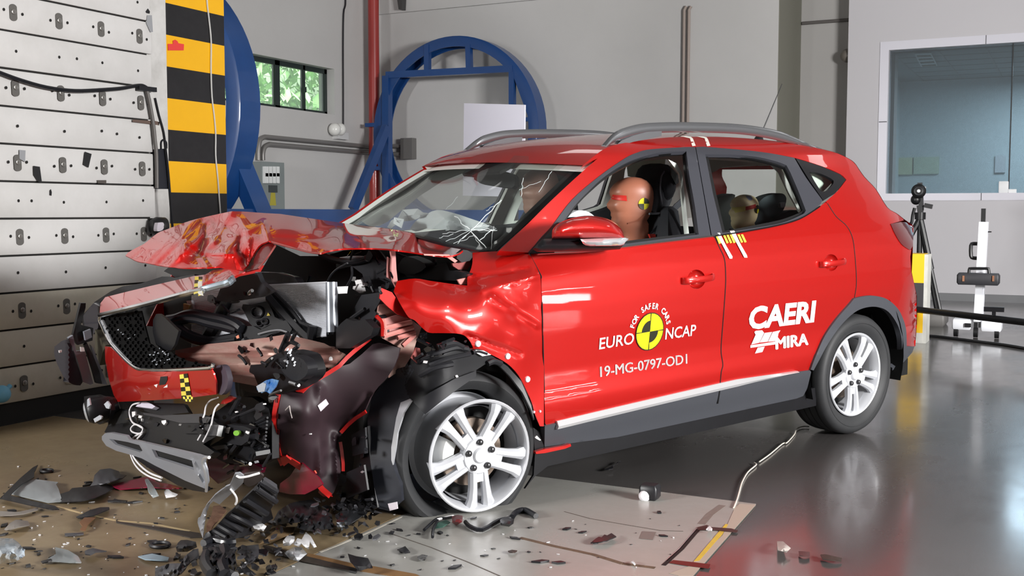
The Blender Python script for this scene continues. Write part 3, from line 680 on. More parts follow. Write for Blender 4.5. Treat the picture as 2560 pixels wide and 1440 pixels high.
# roof rails
m_rail = mat('silver roof rail', (150, 152, 156), .25, metal=.8)
def rail(sign):
    P = [ls(p) for p in c('U', (690, 195), (760, 150), (850, 110), (970, 75), (1100, 55), (1300, 50), (1600, 58), (1800, 75), (2000, 105), (2150, 150), (2270, 200))]
    xs = [ly(p, .60)for p in c('U', (680, 205), (760, 140), (850, 100), (970, 68), (1100, 57), (1300, 53), (1600, 60), (1800, 76), (2000, 112), (2150, 160), (2280, 212))]
    xs = [np.array([q[0], .55 if 0 < i < 10 else .56, q[2]]) for i, q in enumerate(xs)]
    b = LM(); S = sm(xs, 4); n = len(S); rows = []
    for i, q in enumerate(S):
        h = .027*min(1, .35+4*min(i, n-1-i)/n); w = .02
        rows.append([(q[0], sign*(q[1]+w*cos(a)), q[2]+h*sin(a)) for a in [2*pi*k/10 for k in range(10)]])
    if sign < 0: rows = [list(reversed(r)) for r in rows]
    b.loft(rows, caps=True); r = b.out('roof_rail', m_rail, car)
    for pts in ([(690, 205), (760, 150), (850, 112), (970, 80), (1065, 70), (1060, 118), (850, 160)], [(2060, 128), (2150, 165), (2285, 214), (2240, 222), (2110, 190), (2085, 165)]):
        P = [ly(p, .55) for p in c('U', *pts)]; f = LM(); f.prism([(p[0], sign*.535, p[2]-.004) for p in P], (0, sign*.03, 0)); f.out('rail_foot', m_rail, r, flat=True)
rail(1); rail(-1)
# ---- side glazing: dark trim frame, glass
fw_o = inner[:]                                    # outer edge of the opening
fr_out = sm(c('U', (75, 1010), (150, 905), (245, 805), (400, 605), (600, 432), (800, 292), (900, 246), (1000, 222), (1280, 205)), 4)+c('U', (1335, 205), (1455, 888))+sm(c('U', (1372, 902), (1130, 926), (790, 968), (440, 1003), (240, 1012)), 3)
fr_in = sm(c('U', (330, 775), (420, 650), (520, 545), (650, 428), (820, 322), (1000, 262), (1100, 245), (1268, 238)), 4)+sm(c('U', (1268, 238), (1290, 420), (1330, 640), (1362, 872)), 3)+c('U', (1100, 905), (790, 945), (500, 975), (380, 985), (300, 850))
ffr = sheet('front_window_frame', fr_out, side(.006), m_trim, car, 9, .02, holes=[fr_in])
rr_out = c('U', (1340, 205))+sm(c('U', (1400, 203), (1700, 228), (1900, 252), (2090, 288)), 3)+sm(c('U', (2090, 288), (2180, 440), (2305, 612)), 3)+sm(c('U', (2290, 640), (2200, 716), (2100, 765), (1950, 806), (1700, 852), (1480, 886)), 3)+c('U', (1462, 888))
rr_in = c('U', (1412, 262))+sm(c('U', (1600, 262), (1800, 280), (1960, 318), (2030, 345)), 3)+sm(c('U', (2060, 400), (2120, 540), (2178, 690)), 3)+sm(c('U', (2165, 712), (2060, 760), (1940, 796), (1700, 836), (1542, 860)), 3)+c('U', (1470, 560))
rfr = sheet('rear_window_frame', rr_out, side(.006), m_trim, car, 9, .02, holes=[rr_in])
qt = c('U', (2100, 291), (2300, 354), (2440, 414), (2483, 455), (2400, 560), (2312, 614), (2200, 450))
qin = sm(c('U', (2204, 396), (2260, 400), (2330, 425), (2390, 462), (2375, 500), (2340, 535), (2305, 546), (2285, 530), (2240, 460), (2204, 396)), 2)[:-1]
sheet('quarter_window', qt, side(.007), m_plas, car, 9, .015, holes=[qin])
m_seal = mat('black window seal', (18, 18, 20), .4)
# inner seal rings
def inset(poly, d):
    cx = sum(p[0] for p in poly)/len(poly); cy = sum(p[1] for p in poly)/len(poly)
    return [(p[0]+(cx-p[0])*d/max(1, hypot(p[0]-cx, p[1]-cy)), p[1]+(cy-p[1])*d/max(1, hypot(p[0]-cx, p[1]-cy))) for p in poly]
sheet('front_window_seal', inset(fr_in, -3), side(-.012), m_seal, car, 9, .015, holes=[inset(fr_in, 7)])
sheet('rear_window_seal', inset(rr_in, -3), side(-.012), m_seal, car, 9, .015, holes=[inset(rr_in, 8)])
fg = sheet('side_glass', inset(rr_in, -2), side(-.02), m_glass, car, 30, .004, label='rear door glass')
qg = sheet('side_glass', inset(qin, -3), side(-.004), glass_mat('quarter glass', (246, 250, 247), .02, .02), car, 12, .004, label='rear quarter glass')
# belt chrome
def ribbon(name, px, w, m, off=.01, par=None, axis=2, label=None):
    b = LM(); P = [ls(p, off) for p in px]; rows = []
    for i, q in enumerate(P): rows.append([(q[0], q[1], q[2]-w/2), (q[0], q[1]+.006, q[2]), (q[0], q[1], q[2]+w/2), (q[0], q[1]-.01, q[2])])
    b.loft(rows, caps=True); return b.out(name, m, par or car, label=label)
ribbon('belt_moulding', belt[2:], .012, m_chr, .006)
ribbon('belt_moulding', belt2[:-3], .008, m_plas, .006)
# ---- sill cladding and strip
clad = c('V', (112, 1242), (700, 1108), (1285, 970), (1600, 908), (1880, 870), (1888, 880), (1862, 990), (1835, 1040), (1700, 1092), (1255, 1190), (700, 1300), (110, 1378))
sheet('sill_cladding', clad, side(.008), m_clad, car, 12, .03)
low = c('V', (105, 1340), (650, 1250), (1255, 1140), (1840, 1045), (1800, 1070), (1255, 1185), (700, 1300), (290, 1390), (150, 1400))
b = LM(); q0 = ls(c1('V', 110, 1350), -.03); q1 = ls(c1('V', 1800, 1055), -.03)
b.box((q1[0]-.1, .68, .2), (q0[0]+.05, .83, .3)); b.out('sill_underside', m_plas, car, flat=True)
P = [ls(p, .012) for p in sm(c('V', (190, 1240), (700, 1118), (1250, 990), (1500, 935), (1795, 880)), 4)]
b = LM(); n = len(P); rows = []
for i, q in enumerate(P):
    h = .022*min(1, .25+(n-1-i)/8); rows.append([(q[0], q[1]-.012, q[2]-h*.55), (q[0], q[1]+.008, q[2]-h*.6), (q[0], q[1]+.015, q[2]), (q[0], q[1]+.004, q[2]+h), (q[0], q[1]-.014, q[2]+h)])
b.loft(rows, caps=True); b.out('sill_strip', mat('bright satin strip', (232, 232, 234), .22, metal=.5, coat=.4), car)
# seam between door claddings
b = LM(); q = ls(c1('V', 1283, 972), .012); r = ls(c1('V', 1265, 1090), .012); b.bar(q, r, .006, .004); b.out('cladding_seam', m_dark, car, flat=True)
# ---- rear arch cladding + liner
ac = archo[::-1][0:1]+list(reversed(archo))[1:]+archo2[1:]+c('Q', (850, 850), (838, 885), (790, 940), (722, 990), (722, 975))+list(reversed(archi))
ac = [p for i, p in enumerate(ac) if i == 0 or hypot(p[0]-ac[i-1][0], p[1]-ac[i-1][1]) > 1]
ac2 = c('Q', (248, 985), (215, 1130), (165, 1178), (185, 1160), (240, 1090), (270, 1000))
sheet('rear_arch_cladding', ac, side(.012), m_clad, car, 8, .03)
lin_ = LM(); cx, cz, R = 0.0, .40, .43; rows = []
for k in range(25):
    a = -.35+(pi+.7)*k/24; rows.append([(cx+R*cos(a), .885-.012, cz+R*sin(a)), (cx+R*cos(a), .5, cz+R*sin(a))])
lin_.loft(rows, closed=False)
lin_.prism([(cx+R*cos(-.35+(pi+.7)*k/24), .5, cz+R*sin(-.35+(pi+.7)*k/24)) for k in range(25)], (0, -.02, 0)); lin_.out('wheel_arch_liner', m_dark, car)
b = LM(); b.box((-.75, -.8, .22), (2.5, .7, .32)); b.out('floor_pan', m_dark, car, flat=True)
b = LM(); b.box((-.72, -.7, .3), (-.36, .7, .62)); b.out('rear_underbody', m_dark, car, flat=True)
# ---- door handles
for px, py, s in ((1741, 697, 1.0), (2077.5, 657, .86)):
    q = ls((px, py)); hx, hz = q[0], q[2]
    g = MB(); ov = oval(px, py, 22.8*s if s == 1 else 18.3, 24.3*s if s == 1 else 21.3)
    P0 = [toL(at_t(p, tS(p))) for p in ov]; ce = sum(P0)/len(P0); rows = []
    for j in range(6):
        a = j/5*pi/2; rows.append([L(ce+(p-ce)*max(.05, cos(a))+np.array([0, (p-ce)[1]*0-.034*sin(a), 0])) for p in P0])
    g.loft(rows, caps=False); h = g.out('door_handle', m_red, car)
    g = LM(); S = [(.105, .004, -.002), (.095, .02, -.001), (.06, .034, 0), (0, .04, .002), (-.06, .036, .002), (-.098, .022, .004), (-.108, .004, .004)]; rows = []
    for i, (dx, dy, dz_) in enumerate(sm(S, 3)): rows.append([(hx+dx, ys(hx, hz)+dy+.006*cos(a), hz+dz_+(.0155)*sin(a)) for a in [2*pi*k/10 for k in range(10)]])
    g.loft(rows, caps=True); g.out('grip', m_red, h)
# ---- fuel: none on this side.  wheels
def wheel(hub, steer, flat, tyre_shift=0.0, spin=0.0, tilt=0.0):
    """hub: outer rim face centre in car space"""
    M = Matrix.Rotation(steer, 3, 'Z')@Matrix.Rotation(tilt, 3, 'X'); Mi = np.array(M); h = np.array(hub)
    def w(p): return L(h+Mi@np.array(p))          # wheel space: y = outward axis
    def squash(pw):
        if not flat: return pw
        g = pw[2]-.004
        if g < 0: pw = np.array([pw[0], pw[1], .004])
        return pw
    t = MB(w); s = tyre_shift
    prof = [(.236, -.012), (.262, .010), (.300, .016), (.318, .008), (.331, -.012), (.334, -.05), (.334, -.16), (.331, -.196), (.318, -.212), (.295, -.218), (.25, -.205), (.232, -.19)]
    if flat: prof = [(r+(.024 if r < .27 else 0), hh*1.12+s-.02) for r, hh in prof]
    t.lathe(prof, (.022 if flat else 0, 0, 0), (0, 1, 0), 72, closed=True)
    if flat:
        V = []
        for v in t.v:
            v = np.array(v)
            if v[2] < .05:
                k = (.05-v[2]); out_ = (np.array(L(h+Mi@np.array([0, 1, 0])))-L(h)); out_[2] = 0
                v = v+out_*k*.1; v[2] = max(.004, .05-k*.55 if False else v[2])
            V.append(v)
        t.v = [tuple(q) for q in V]
    wo = t.out('wheel', m_rub, car, ang=35)
    if not flat:
        g = MB(w)
        for rr in (.285,):
            g.lathe([(rr, .0145), (rr+.002, .0165), (rr+.004, .0145)], (0, 0, 0), (0, 1, 0), 64)
        g.out('sidewall_rib', m_rub, wo)
    tr = MB(w)
    for hh in (-.045, -.09, -.13, -.17):
        tr.lathe([(.3345, (hh-.004)*(1.12 if flat else 1)+(s-.02 if flat else 0)), (.3352, hh*(1.12 if flat else 1)+(s-.02 if flat else 0)), (.3345, (hh+.004)*(1.12 if flat else 1)+(s-.02 if flat else 0))], (0, 0, 0), (0, 1, 0), 72)
    if flat: tr.v = [(v[0], v[1], max(v[2], .004)) for v in tr.v]
    tr.out('tread_groove', m_dark, wo)
    # rim barrel + lip
    r = MB(w)
    r.lathe([(.231, -.014), (.233, -.004), (.2285, .001), (.221, -.003), (.213, -.018), (.205, -.05), (.2, -.12), (.21, -.19), (.226, -.2), (.231, -.196), (.231, -.2), (.22, -.206), (.2, -.2), (.19, -.12), (.198, -.05)], (0, 0, 0), (0, 1, 0), 64)
    ri = r.out('rim', mat('silver alloy', (212, 214, 219), .32, metal=.15, coat=.4), wo, ang=30)
    # five twin spokes
    m_al = MATS['silver alloy']
    for k in range(5):
        a0 = spin+k*2*pi/5; sp = MB(w)
        for sg in (-1, 1):
            rows = []
            for rr, cw, wd, yy, dp in ((.04, .023, .017, -.014, .03), (.085, .026, .0165, -.009, .032), (.13, .029, .017, -.005, .03), (.175, .034, .020, -.004, .028), (.202, .040, .026, -.006, .03), (.216, .043, .029, -.010, .03)):
                ct = sg*cw; u = np.array([cos(a0), 0, sin(a0)]); v = np.array([-sin(a0), 0, cos(a0)])
                row = []
                for dx, dy in ((-wd, -dp), (-wd, -.012), (-wd*.45, 0), (wd*.45, 0), (wd, -.012), (wd, -dp)):
                    q = u*rr+v*(ct+dx); q[1] = yy+dy; row.append(tuple(q))
                rows.append(row)
            sp.loft(rows, caps=True)
        # recessed web between the twin spokes
        u = np.array([cos(a0), 0, sin(a0)]); v = np.array([-sin(a0), 0, cos(a0)])
        rows = []
        for rr, wd in ((.06, .02), (.11, .02)):
            row = []
            for dx, dy in ((-wd, -.035), (-wd, -.014), (wd, -.014), (wd, -.035)):
                q = u*rr+v*dx; q[1] = dy; row.append(tuple(q))
            rows.append(row)
        sp.loft(rows, caps=True)
        sp.out('spoke', m_al, ri, ang=35)
    hb = MB(w); hb.lathe([(.001, .0), (.026, .0), (.03, -.004), (.034, -.01), (.05, -.012), (.072, -.008), (.078, -.014), (.08, -.04), (.0, -.04)], (0, 0, 0), (0, 1, 0), 40); hb.out('hub', m_al, ri, ang=40)
    for k in range(5):
        a = spin+pi/5+k*2*pi/5; n_ = MB(w); cx_, cz_ = .056*cos(a), .056*sin(a)
        n_.lathe([(.001, .006), (.008, .005), (.0125, .001), (.0135, -.004), (.0135, -.02)], (cx_, 0, cz_), (0, 1, 0), 14); n_.out('lug_nut', mat('dark lug nut', (78, 78, 80), .3, metal=.7), ri)
    d = MB(w); d.lathe([(.05, -.07), (.075, -.085), (.14, -.085), (.143, -.09), (.143, -.108), (.14, -.112), (.05, -.112)], (0, 0, 0), (0, 1, 0), 48); d.out('brake_disc', mat('used brake disc', (118, 106, 96), .35, metal=.7, var=.5, vscale=8, rgb2=(88, 70, 58)), wo)
    cal = MB(w); ca = .12
    if flat:
        rows = []
        for k in range(9):
            a = ca-.42+.84*k/8; row = []
            for rr, yy in ((.095, -.07), (.10, -.05), (.15, -.05), (.165, -.07), (.165, -.13), (.1, -.13)): row.append((rr*cos(a), yy, rr*sin(a)))
            rows.append(row)
        cal.loft(rows, caps=True); cal.out('brake_caliper', mat('caliper white', (215, 216, 214), .4), wo)
    bk = MB(w); bk.lathe([(.02, -.13), (.19, -.14), (.19, -.15), (.02, -.15)], (0, 0, 0), (0, 1, 0), 32); bk.out('backing_plate', m_dark, wo)
    return wo
wr = wheel((0, .855, .334), 0, False, spin=radians(-89))
q = ly((1203, 1140), .90)
wfq = toL(ray(1203, 1140)*4.474+CAM)
wf_ = wheel(wfq, radians(-7), True, -.06, spin=radians(-91), tilt=0)
wl_ = wheel((0, -.69, .345), 0, False)
wl2 = wheel((2.55, -.67, .40), 0, False)
# ---- decals on the doors
def decal(name, s, p0, p1, cap, m, bold=0, shear=0, off=.004, label=None, parent=None, dup=0.0):
    """text from pixel p0 to p1 along the baseline; cap = pixel of the cap height above p0"""
    V, Fc = txt(s, 1.0, bold, 1.0, shear, dup); a = ls(p0); b = ls(p1); t = ls(cap)
    w = max(v[0] for v in V)-min(v[0] for v in V); x0 = min(v[0] for v in V); hcap = max(v[1] for v in V)
    O = []
    for x, y in V:
        f = (x-x0)/w; X = a[0]+(b[0]-a[0])*f; Z = a[2]+(b[2]-a[2])*f+(t[2]-a[2])*y/hcap; O.append(L((X, ys(X, Z)+off, Z)))
    return emit(name, O, Fc, m, parent or car, flat=True, label=label)
decal('lettering', 'EURO', c1('V', 470, 728), c1('V', 700, 690), c1('V', 478, 652), m_white, .010, parent=fdo, label='EURO in white capitals')
decal('lettering', 'NCAP', c1('V', 910, 662), c1('V', 1112, 634), c1('V', 912, 588), m_white, .010, parent=fdo, label='NCAP in white capitals')
decal('lettering', '19-MG-0797-OD1', c1('V', 478, 912), c1('V', 1058, 822), c1('V', 476, 844), m_white, 0, dup=.014, parent=fdo, label='19-MG-0797-OD1 in white')
decal('lettering', 'CAERI', c1('V', 1463, 592), c1('V', 1903, 540), c1('V', 1466, 446), mat('bright white vinyl', (250, 250, 250), .4), .04, parent=rdo, label='CAERI in bold white capitals')
decal('lettering', 'MIRA', c1('V', 1646, 728), c1('V', 1866, 696), c1('V', 1650, 648), MATS['bright white vinyl'], 0, dup=.045, parent=rdo, label='MIRA in bold white capitals')
# roundel
rc0 = ls(c1('V', 809, 610)); rx = abs(ls(c1('V', 718, 622))[0]-ls(c1('V', 901, 598))[0])/2; rz = abs(ls(c1('V', 818, 485))[2]-ls(c1('V', 800, 733))[2])/2
def disc(name, r0, r1, a0, a1, m, off):
    n = 24; V = []; Fc = []
    for i in range(n+1):
        a = a0+(a1-a0)*i/n
        for r in (r0, r1):
            X = rc0[0]-r*rx*cos(a); Z = rc0[2]+r*rz*sin(a); V.append(L((X, ys(X, Z)+off, Z)))
    for i in range(n): Fc.append((2*i, 2*i+1, 2*i+3, 2*i+2))
    return emit(name, V, Fc, m, fdo, flat=True)
m_ry = mat('roundel yellow', (246, 236, 20), .4); m_rk = mat('roundel black', (38, 40, 24), .4)
disc('roundel', 0.0, 1.0, 0, 2*pi, m_ry, .0035)
disc('roundel_ring', .97, 1.02, 0, 2*pi, m_rk, .0042)
disc('roundel_quadrant', 0, .6, pi/2, pi, m_rk, .0045); disc('roundel_quadrant', 0, .6, -pi/2, 0, m_rk, .0045)
for a in (0, pi/2, pi, -pi/2): disc('roundel_line', 0, 1.0, a-.03, a+.03, m_rk, .005)
# arc text
V0 = 0; chars = 'FOR SAFER CARS'; n = len(chars); AV = []; AF = []
for i, ch in enumerate(chars):
    if ch == ' ': continue
    V, Fc = txt(ch, 1.0, .028); w = max(v[0] for v in V)+min(v[0] for v in V); a = radians(168)-radians(158)*(i+.5)/n; n0 = len(AV)
    for x, y in V:
        s_ = .45; u = (x-w/2)*s_*.85; r = 1.22+y*s_*.95
        X = rc0[0]-(r*cos(a)+u*sin(a))*rx; Z = rc0[2]+(r*sin(a)-u*cos(a))*rz; AV.append(L((X, ys(X, Z)+.004, Z)))
    AF += [tuple(q+n0 for q in f) for f in Fc]
emit('lettering', AV, AF, m_white, fdo, flat=True, label='FOR SAFER CARS in white around the roundel')
# wing emblem left of MIRA: two slanted bars, a spine and a stem
m_wg = mat('pale vinyl', (238, 214, 220), .4)
def onside(pts, k, off=.004): return [L((lambda q: (q[0], ys(q[0], q[2])+off, q[2]))(ls(p))) for p in c(k, *pts)]
em_ = []
AV = []; AF = []
for poly in ([(165, 480), (185, 465), (260, 460), (283, 492), (225, 610), (128, 633), (180, 515)], [(290, 492), (380, 480), (325, 598), (230, 609)], [(388, 480), (480, 460), (455, 500), (440, 588), (331, 598)], [(118, 641), (440, 593), (445, 626), (118, 672)], [(205, 669), (290, 656), (262, 722), (172, 740)]):
    n0 = len(AV); P = onside(poly, 'T'); AV += P; AF.append(tuple(range(n0, n0+len(poly))))
emit('emblem', AV, AF, m_wg, rdo, flat=True, label='slanted wing emblem beside the small lettering')
# measuring tapes on door top and roof
m_ty = mat('yellow tape', (240, 214, 70), .5); m_tw = mat('white tape', (240, 236, 226), .5)
def strip(name, quads, k, m, off, parent, label=None):
    AV = []; AF = []
    for poly in quads:
        n0 = len(AV); AV += onside(poly, k, off); AF.append(tuple(range(n0, n0+len(poly))))
    return emit(name, AV, AF, m, parent, flat=True, label=label)
strip('marker_tape', [[(1485, 862), (1515, 858), (1565, 960), (1612, 1040), (1610, 1056), (1590, 1056), (1540, 960)]], 'U', m_tw, .006, rdo, 'white marker strip')
strip('marker_tape', [[(1592, 845), (1625, 842), (1676, 950), (1722, 1030), (1726, 1048), (1702, 1048), (1650, 950)]], 'U', m_tw, .006, rdo, 'white marker strip')
yq = [[(x, 878-(x-1480)*.03), (x+16, 876-(x-1480)*.03), (x+44, 938-(x-1480)*.05), (x+28, 944-(x-1480)*.05)] for x in (1482, 1540, 1566, 1592, 1650, 1676)]
strip('marker_stripes', yq, 'U', m_ty, .0055, rdo, 'yellow marker stripes')
strip('marker_tape', [[(1212, 122), (1258, 122), (1295, 128), (1310, 140), (1332, 196), (1306, 200), (1288, 140)]], 'U', m_tw, .006, bs, 'white marker strip on the roof edge')
strip('marker_tape', [[(1335, 124), (1390, 126), (1415, 132), (1425, 146), (1444, 196), (1418, 200), (1400, 140)]], 'U', m_tw, .006, bs, 'white marker strip on the roof edge')
# antenna
q = np.array([.10, .0, 1.62]); a0 = ly((1903, 335), .28); a1 = ly((1955, 210), .28)
b = LM(); b.tube([a0-np.array([0, 0, .05]), a0, a1], .006, 6, taper=.002); b.lathe([(.03, -.055), (.025, -.03), (.012, -.01)], a0, a1-a0, 12); b.out('antenna', m_plas, car)
# ---- mirror
mir = LM(); cen = ls((1470, 592)); 
m_px = sm(c('U', (243, 870), (252, 830), (300, 785), (400, 745), (520, 728), (640, 745), (720, 780), (770, 830), (795, 895), (790, 905), (600, 905), (243, 905)), 4)
def mirshape(name, outl, y0, m, bulge=.09, step=8, par=None):
    cx = sum(p[0] for p in outl)/len(outl); cy = sum(p[1] for p in outl)/len(outl)
    R = max(hypot(p[0]-cx, (p[1]-cy)*1.6) for p in outl)
    pv, T = tri_px(outl, step); V = []; 
    B_ = np.array(outl)
    def edge(p):
        d = 1e9
        for i in range(len(outl)):
            a = np.array(outl[i]); b_ = np.array(outl[(i+1) % len(outl)]); ab = b_-a; t = max(0, min(1, ((np.array(p)-a)@ab)/(ab@ab+1e-9))); d = min(d, np.hypot(*(a+ab*t-np.array(p))))
        return d
    for p in pv:
        e = min(1, edge(p)/32); t = tY(p, y0+bulge*sqrt(max(0, 1-(1-e)**2))); V.append(at_t(p, t))
    bk = [at_t(p, tY(p, y0-.05)) for p in pv]; n = len(V); cnt = {}
    for t in T:
        for i in range(3): cnt[(t[i], t[(i+1) % 3])] = 1
    rim = [(a, b_) for a, b_ in cnt if (b_, a) not in cnt]
    return emit(name, V+bk, list(T)+[(d+n, b_+n, a+n) for a, b_, d in T]+[(b_, a, a+n, b_+n) for a, b_ in rim], m, par or car, ang=60)
mo = mirshape('door_mirror', m_px, 1.0, m_red, .09)
mirshape('lower_shell', c('U', (170, 905), (800, 900), (800, 935), (760, 985), (560, 1000), (300, 1005), (130, 1005), (95, 985)), .985, m_plas, .05, par=mo)
mirshape('indicator_lens', sm(c('U', (460, 908), (800, 897), (802, 930), (770, 956), (620, 960), (500, 955), (460, 908)), 3)[:-1], 1.06, mat('indicator lens', (225, 228, 232), .08, metal=.5, coat=1), .02, par=mo)
b = LM(); P = [ls(p, .01) for p in c('U', (60, 1010), (160, 900), (250, 800), (285, 780), (300, 860), (260, 1000))]; b.prism(P, (0, .015, 0)); b.out('mirror_sail', m_plas, car, flat=True)
# ---- windscreen and black surround
wbn = ly(c1('S', 1330, 1180), .70); wtn = ly(c1('S', 2190, 385), .56)
wbf = ly(c1('S', 60, 950), -.74); wtf = ly(c1('S', 1040, 330), -.56)
def wsurf(p):
    pass
wpx = sm(c('S', (1345, 1190), (1560, 985), (1760, 800), (2000, 570), (2180, 395), (2160, 370)), 3)+sm(c('S', (2100, 350), (1800, 335), (1560, 325), (1340, 308), (1110, 300)), 3)+sm(c('S', (1060, 335), (820, 460), (600, 610), (300, 800), (60, 950)), 3)+sm(c('S', (300, 985), (480, 1010), (700, 1060), (900, 1110), (1100, 1150), (1230, 1180)), 3)
def pc(k, x, y): q = c1(k, x, y); return q
wd = depth((*c1('S', 1345, 1190), 'Y', .70), (*c1('S', 2180, 390), 'Y', .575), (*c1('S', 1760, 800), 'Y', .64), (*c1('S', 60, 950), 'Y', -.70), (*c1('S', 1080, 320), 'Y', -.56), (*c1('S', 560, 640), 'Y', -.645), (*c1('S', 1600, 330), 'X', 1.87), (*c1('S', 700, 1060), 'X', 2.62), (*c1('S', 1200, 640), 'X', 2.29))
wso = sheet('windscreen', wpx, wd, m_glass_w := glass_mat('cracked windscreen', (250, 253, 251), .015, .02, .012), car, 14, .005)
band = inset(wpx, 0)
sur_out = sm(c('S', (1380, 1205), (1500, 1100), (1690, 930), (1870, 760), (2050, 590), (2210, 440), (2330, 335), (2260, 290)), 3)+sm(c('S', (2000, 285), (1700, 283), (1500, 290), (1300, 296), (1090, 292)), 3)+sm(c('S', (1000, 345), (800, 450), (560, 610), (280, 800), (30, 945)), 3)+sm(c('S', (280, 1000), (480, 1030), (700, 1080), (900, 1130), (1100, 1170), (1240, 1200)), 3)
sur_in = sm(c('S', (1330, 1160), (1550, 960), (1740, 780), (1970, 560), (2140, 410), (2130, 385)), 3)+sm(c('S', (2060, 365), (1800, 345), (1560, 335), (1340, 318), (1120, 312)), 3)+sm(c('S', (1060, 350), (820, 475), (600, 622), (310, 812), (85, 955)), 3)+sm(c('S', (300, 978), (480, 1000), (700, 1045), (900, 1095), (1100, 1135), (1230, 1165)), 3)
sheet('windscreen_surround', sur_out, lambda p: wd(p)+.012, m_plas, car, 10, .01, holes=[sur_in])
# cracks
rng = random.Random(11); ck = LM(); ctr = c1('S', 1160, 1010)
ckm = MB()
def crack(pts, w=.0012):
    P = [at_t(p, wd(p)-.004) for p in pts]; ckm = MB(); ckm.tube(P, w, 4, caps=False); ckm.out('glass_crack', mat('broken glass edge', (215, 225, 225), .3), wso)
for a, b_ in (((1160, 1010), (1440, 735)), ((1160, 1020), (1300, 1170)), ((1150, 1010), (930, 1110)), ((1160, 1000), (1330, 960)), ((1180, 1040), (1240, 1150)), ((1150, 1000), (1010, 880)), ((1120, 1050), (1040, 1130)), ((1160, 1010), (1400, 1010)), ((1370, 970), (1345, 1180)), ((900, 1040), (1120, 1010)), ((1040, 700), (930, 820)), ((1300, 830), (1440, 730)), ((1180, 1000), (1380, 1000)), ((1080, 1080), (1240, 960)), ((870, 1080), (1000, 1040)), ((1000, 1130), (1180, 1060)), ((1240, 1100), (1350, 1000)), ((1600, 640), (1800, 560)), ((1640, 530), (1620, 700)), ((1900, 470), (1780, 660))):
    pts = [(a[0]+(b_[0]-a[0])*i/6+rng.uniform(-9, 9)*(0 < i < 6), a[1]+(b_[1]-a[1])*i/6+rng.uniform(-9, 9)*(0 < i < 6)) for i in range(7)]
    crack(c('S', *pts), rng.choice((.0008, .0013, .002)))
for nm, pts in (('door_gap', seam), ('door_gap', rseam), ('door_gap', fdfront)):
    b = MB(); b.tube([at_t(p, tS(p)-.0005) for p in pts], .0028, 6); b.out(nm, m_dark, car)
# far side: simple twins of the near panels
for o in (fdo, rdo, bs, ffr, rfr): mirrored(o)
for o in (bs, ffr, rfr): mirrored(o, 'inner_lining', .955, m_int)
mirrored(fdo, 'inner_lining', .94, m_fab); mirrored(rdo, 'inner_lining', .94, m_fab)
# ================================================================== CAR: wrecked front
def PX(k, *pts): return c(k, *pts)
def line_tube(name, k, pts, r, m, dfn, par=None, n=7, smooth=4, label=None, **kw):
    b = MB(); P = sm(c(k, *pts), smooth) if smooth else c(k, *pts); b.tube([at_t(p, dfn(p)) for p in P], r, n, **kw); return b.out(name, m, par or car, label=label)
def slab(name, k, pts, dfn, m, par=None, step=9, thick=.01, smooth=0, **kw):
    P = c(k, *pts)
    if smooth: P = sm(P+[P[0]], smooth)[:-1]
    return sheet(name, P, dfn, m, par or car, step, thick, **kw)
def cX(x): return lambda p: tX(p, x)
def cY(y): return lambda p: tY(p, y)
# ---- fender
fen = sm(c('H', (700, 560), (900, 532), (1090, 560), (1390, 602), (1500, 612)), 3)+sm(c('H', (1500, 520), (1540, 430), (1560, 340), (1560, 235)), 3)+c('H', (1880, 218), (2215, 258), (2240, 300), (2300, 420), (2335, 500), (2345, 640), (2358, 800), (2362, 1000), (2366, 1200), (2370, 1420))+c('W', (1472, 200), (1470, 690))+sm(c('W', (1440, 690), (1400, 590), (1375, 500), (1330, 400), (1270, 285), (1180, 190), (1060, 122), (960, 80), (880, 68)), 3)+sm(c('H', (1570, 1330), (1520, 1230), (1420, 1165), (1200, 1155), (1060, 1150), (980, 1090), (900, 1010), (830, 975), (750, 850), (690, 740), (658, 680)), 3)
fd_ = depth(*[(*c1('H', x, y), k, v) for x, y, k, v in ((700, 560, 'Y', .74), (1090, 560, 'Y', .76), (1500, 615, 'Y', .80), (1560, 340, 'Y', .74), (1560, 235, 'Y', .70), (1880, 218, 'Y', .74), (2215, 258, 'S', 0), (2340, 640, 'S', -.002), (2362, 1000, 'S', -.002), (2370, 1400, 'S', -.002),
    (1700, 540, 'Y', .83), (2050, 470, 'Y', .86), (1660, 668, 'Y', .885), (2000, 565, 'Y', .896), (2250, 510, 'Y', .902), (1900, 720, 'Y', .90), (2150, 820, 'Y', .902), (1770, 745, 'Y', .915), (1940, 930, 'Y', .928), (2100, 1130, 'Y', .928), (1930, 810, 'Y', .903), (2060, 940, 'Y', .898), (2240, 1070, 'Y', .897),
    (1300, 780, 'Y', .90), (1500, 950, 'Y', .928), (900, 780, 'Y', .87), (660, 690, 'Y', .78), (830, 975, 'Y', .86), (980, 1085, 'Y', .88), (1200, 1150, 'Y', .90), (1500, 1190, 'Y', .925), (1900, 1290, 'Y', .925), (2150, 1440, 'Y', .92))], lam=.004)
fo = sheet('front_fender', fen, folded(fd_, ('H', (1500, 1190), (2100, 1400), 12, -.012), ('H', (1660, 668), (2280, 505), 14, .012), ('H', (1770, 748), (2290, 1070), 13, .016), ('H', (1560, 520), (2200, 420), 10, -.012), ('H', (1250, 640), (1340, 680), 7, -.008)), m_red, car, 5, .004)
lowf = c('W', (1400, 590), (1470, 690), (1470, 860), (1400, 900), (1385, 700))
for (x, y) in ((942, 30), (1180, 130), (1338, 314), (1388, 575), (1437, 570)):
    p = c1('W', x, y); t = fd_(p); b = MB(); cc_ = at_t(p, t); b.lathe([(.001, .008), (.012 if x < 1380 else .005, .006), (.014 if x < 1380 else .006, 0)], cc_, LF, 14); b.out('clip', mat('pink-white clip', (232, 200, 208), .4), fo)
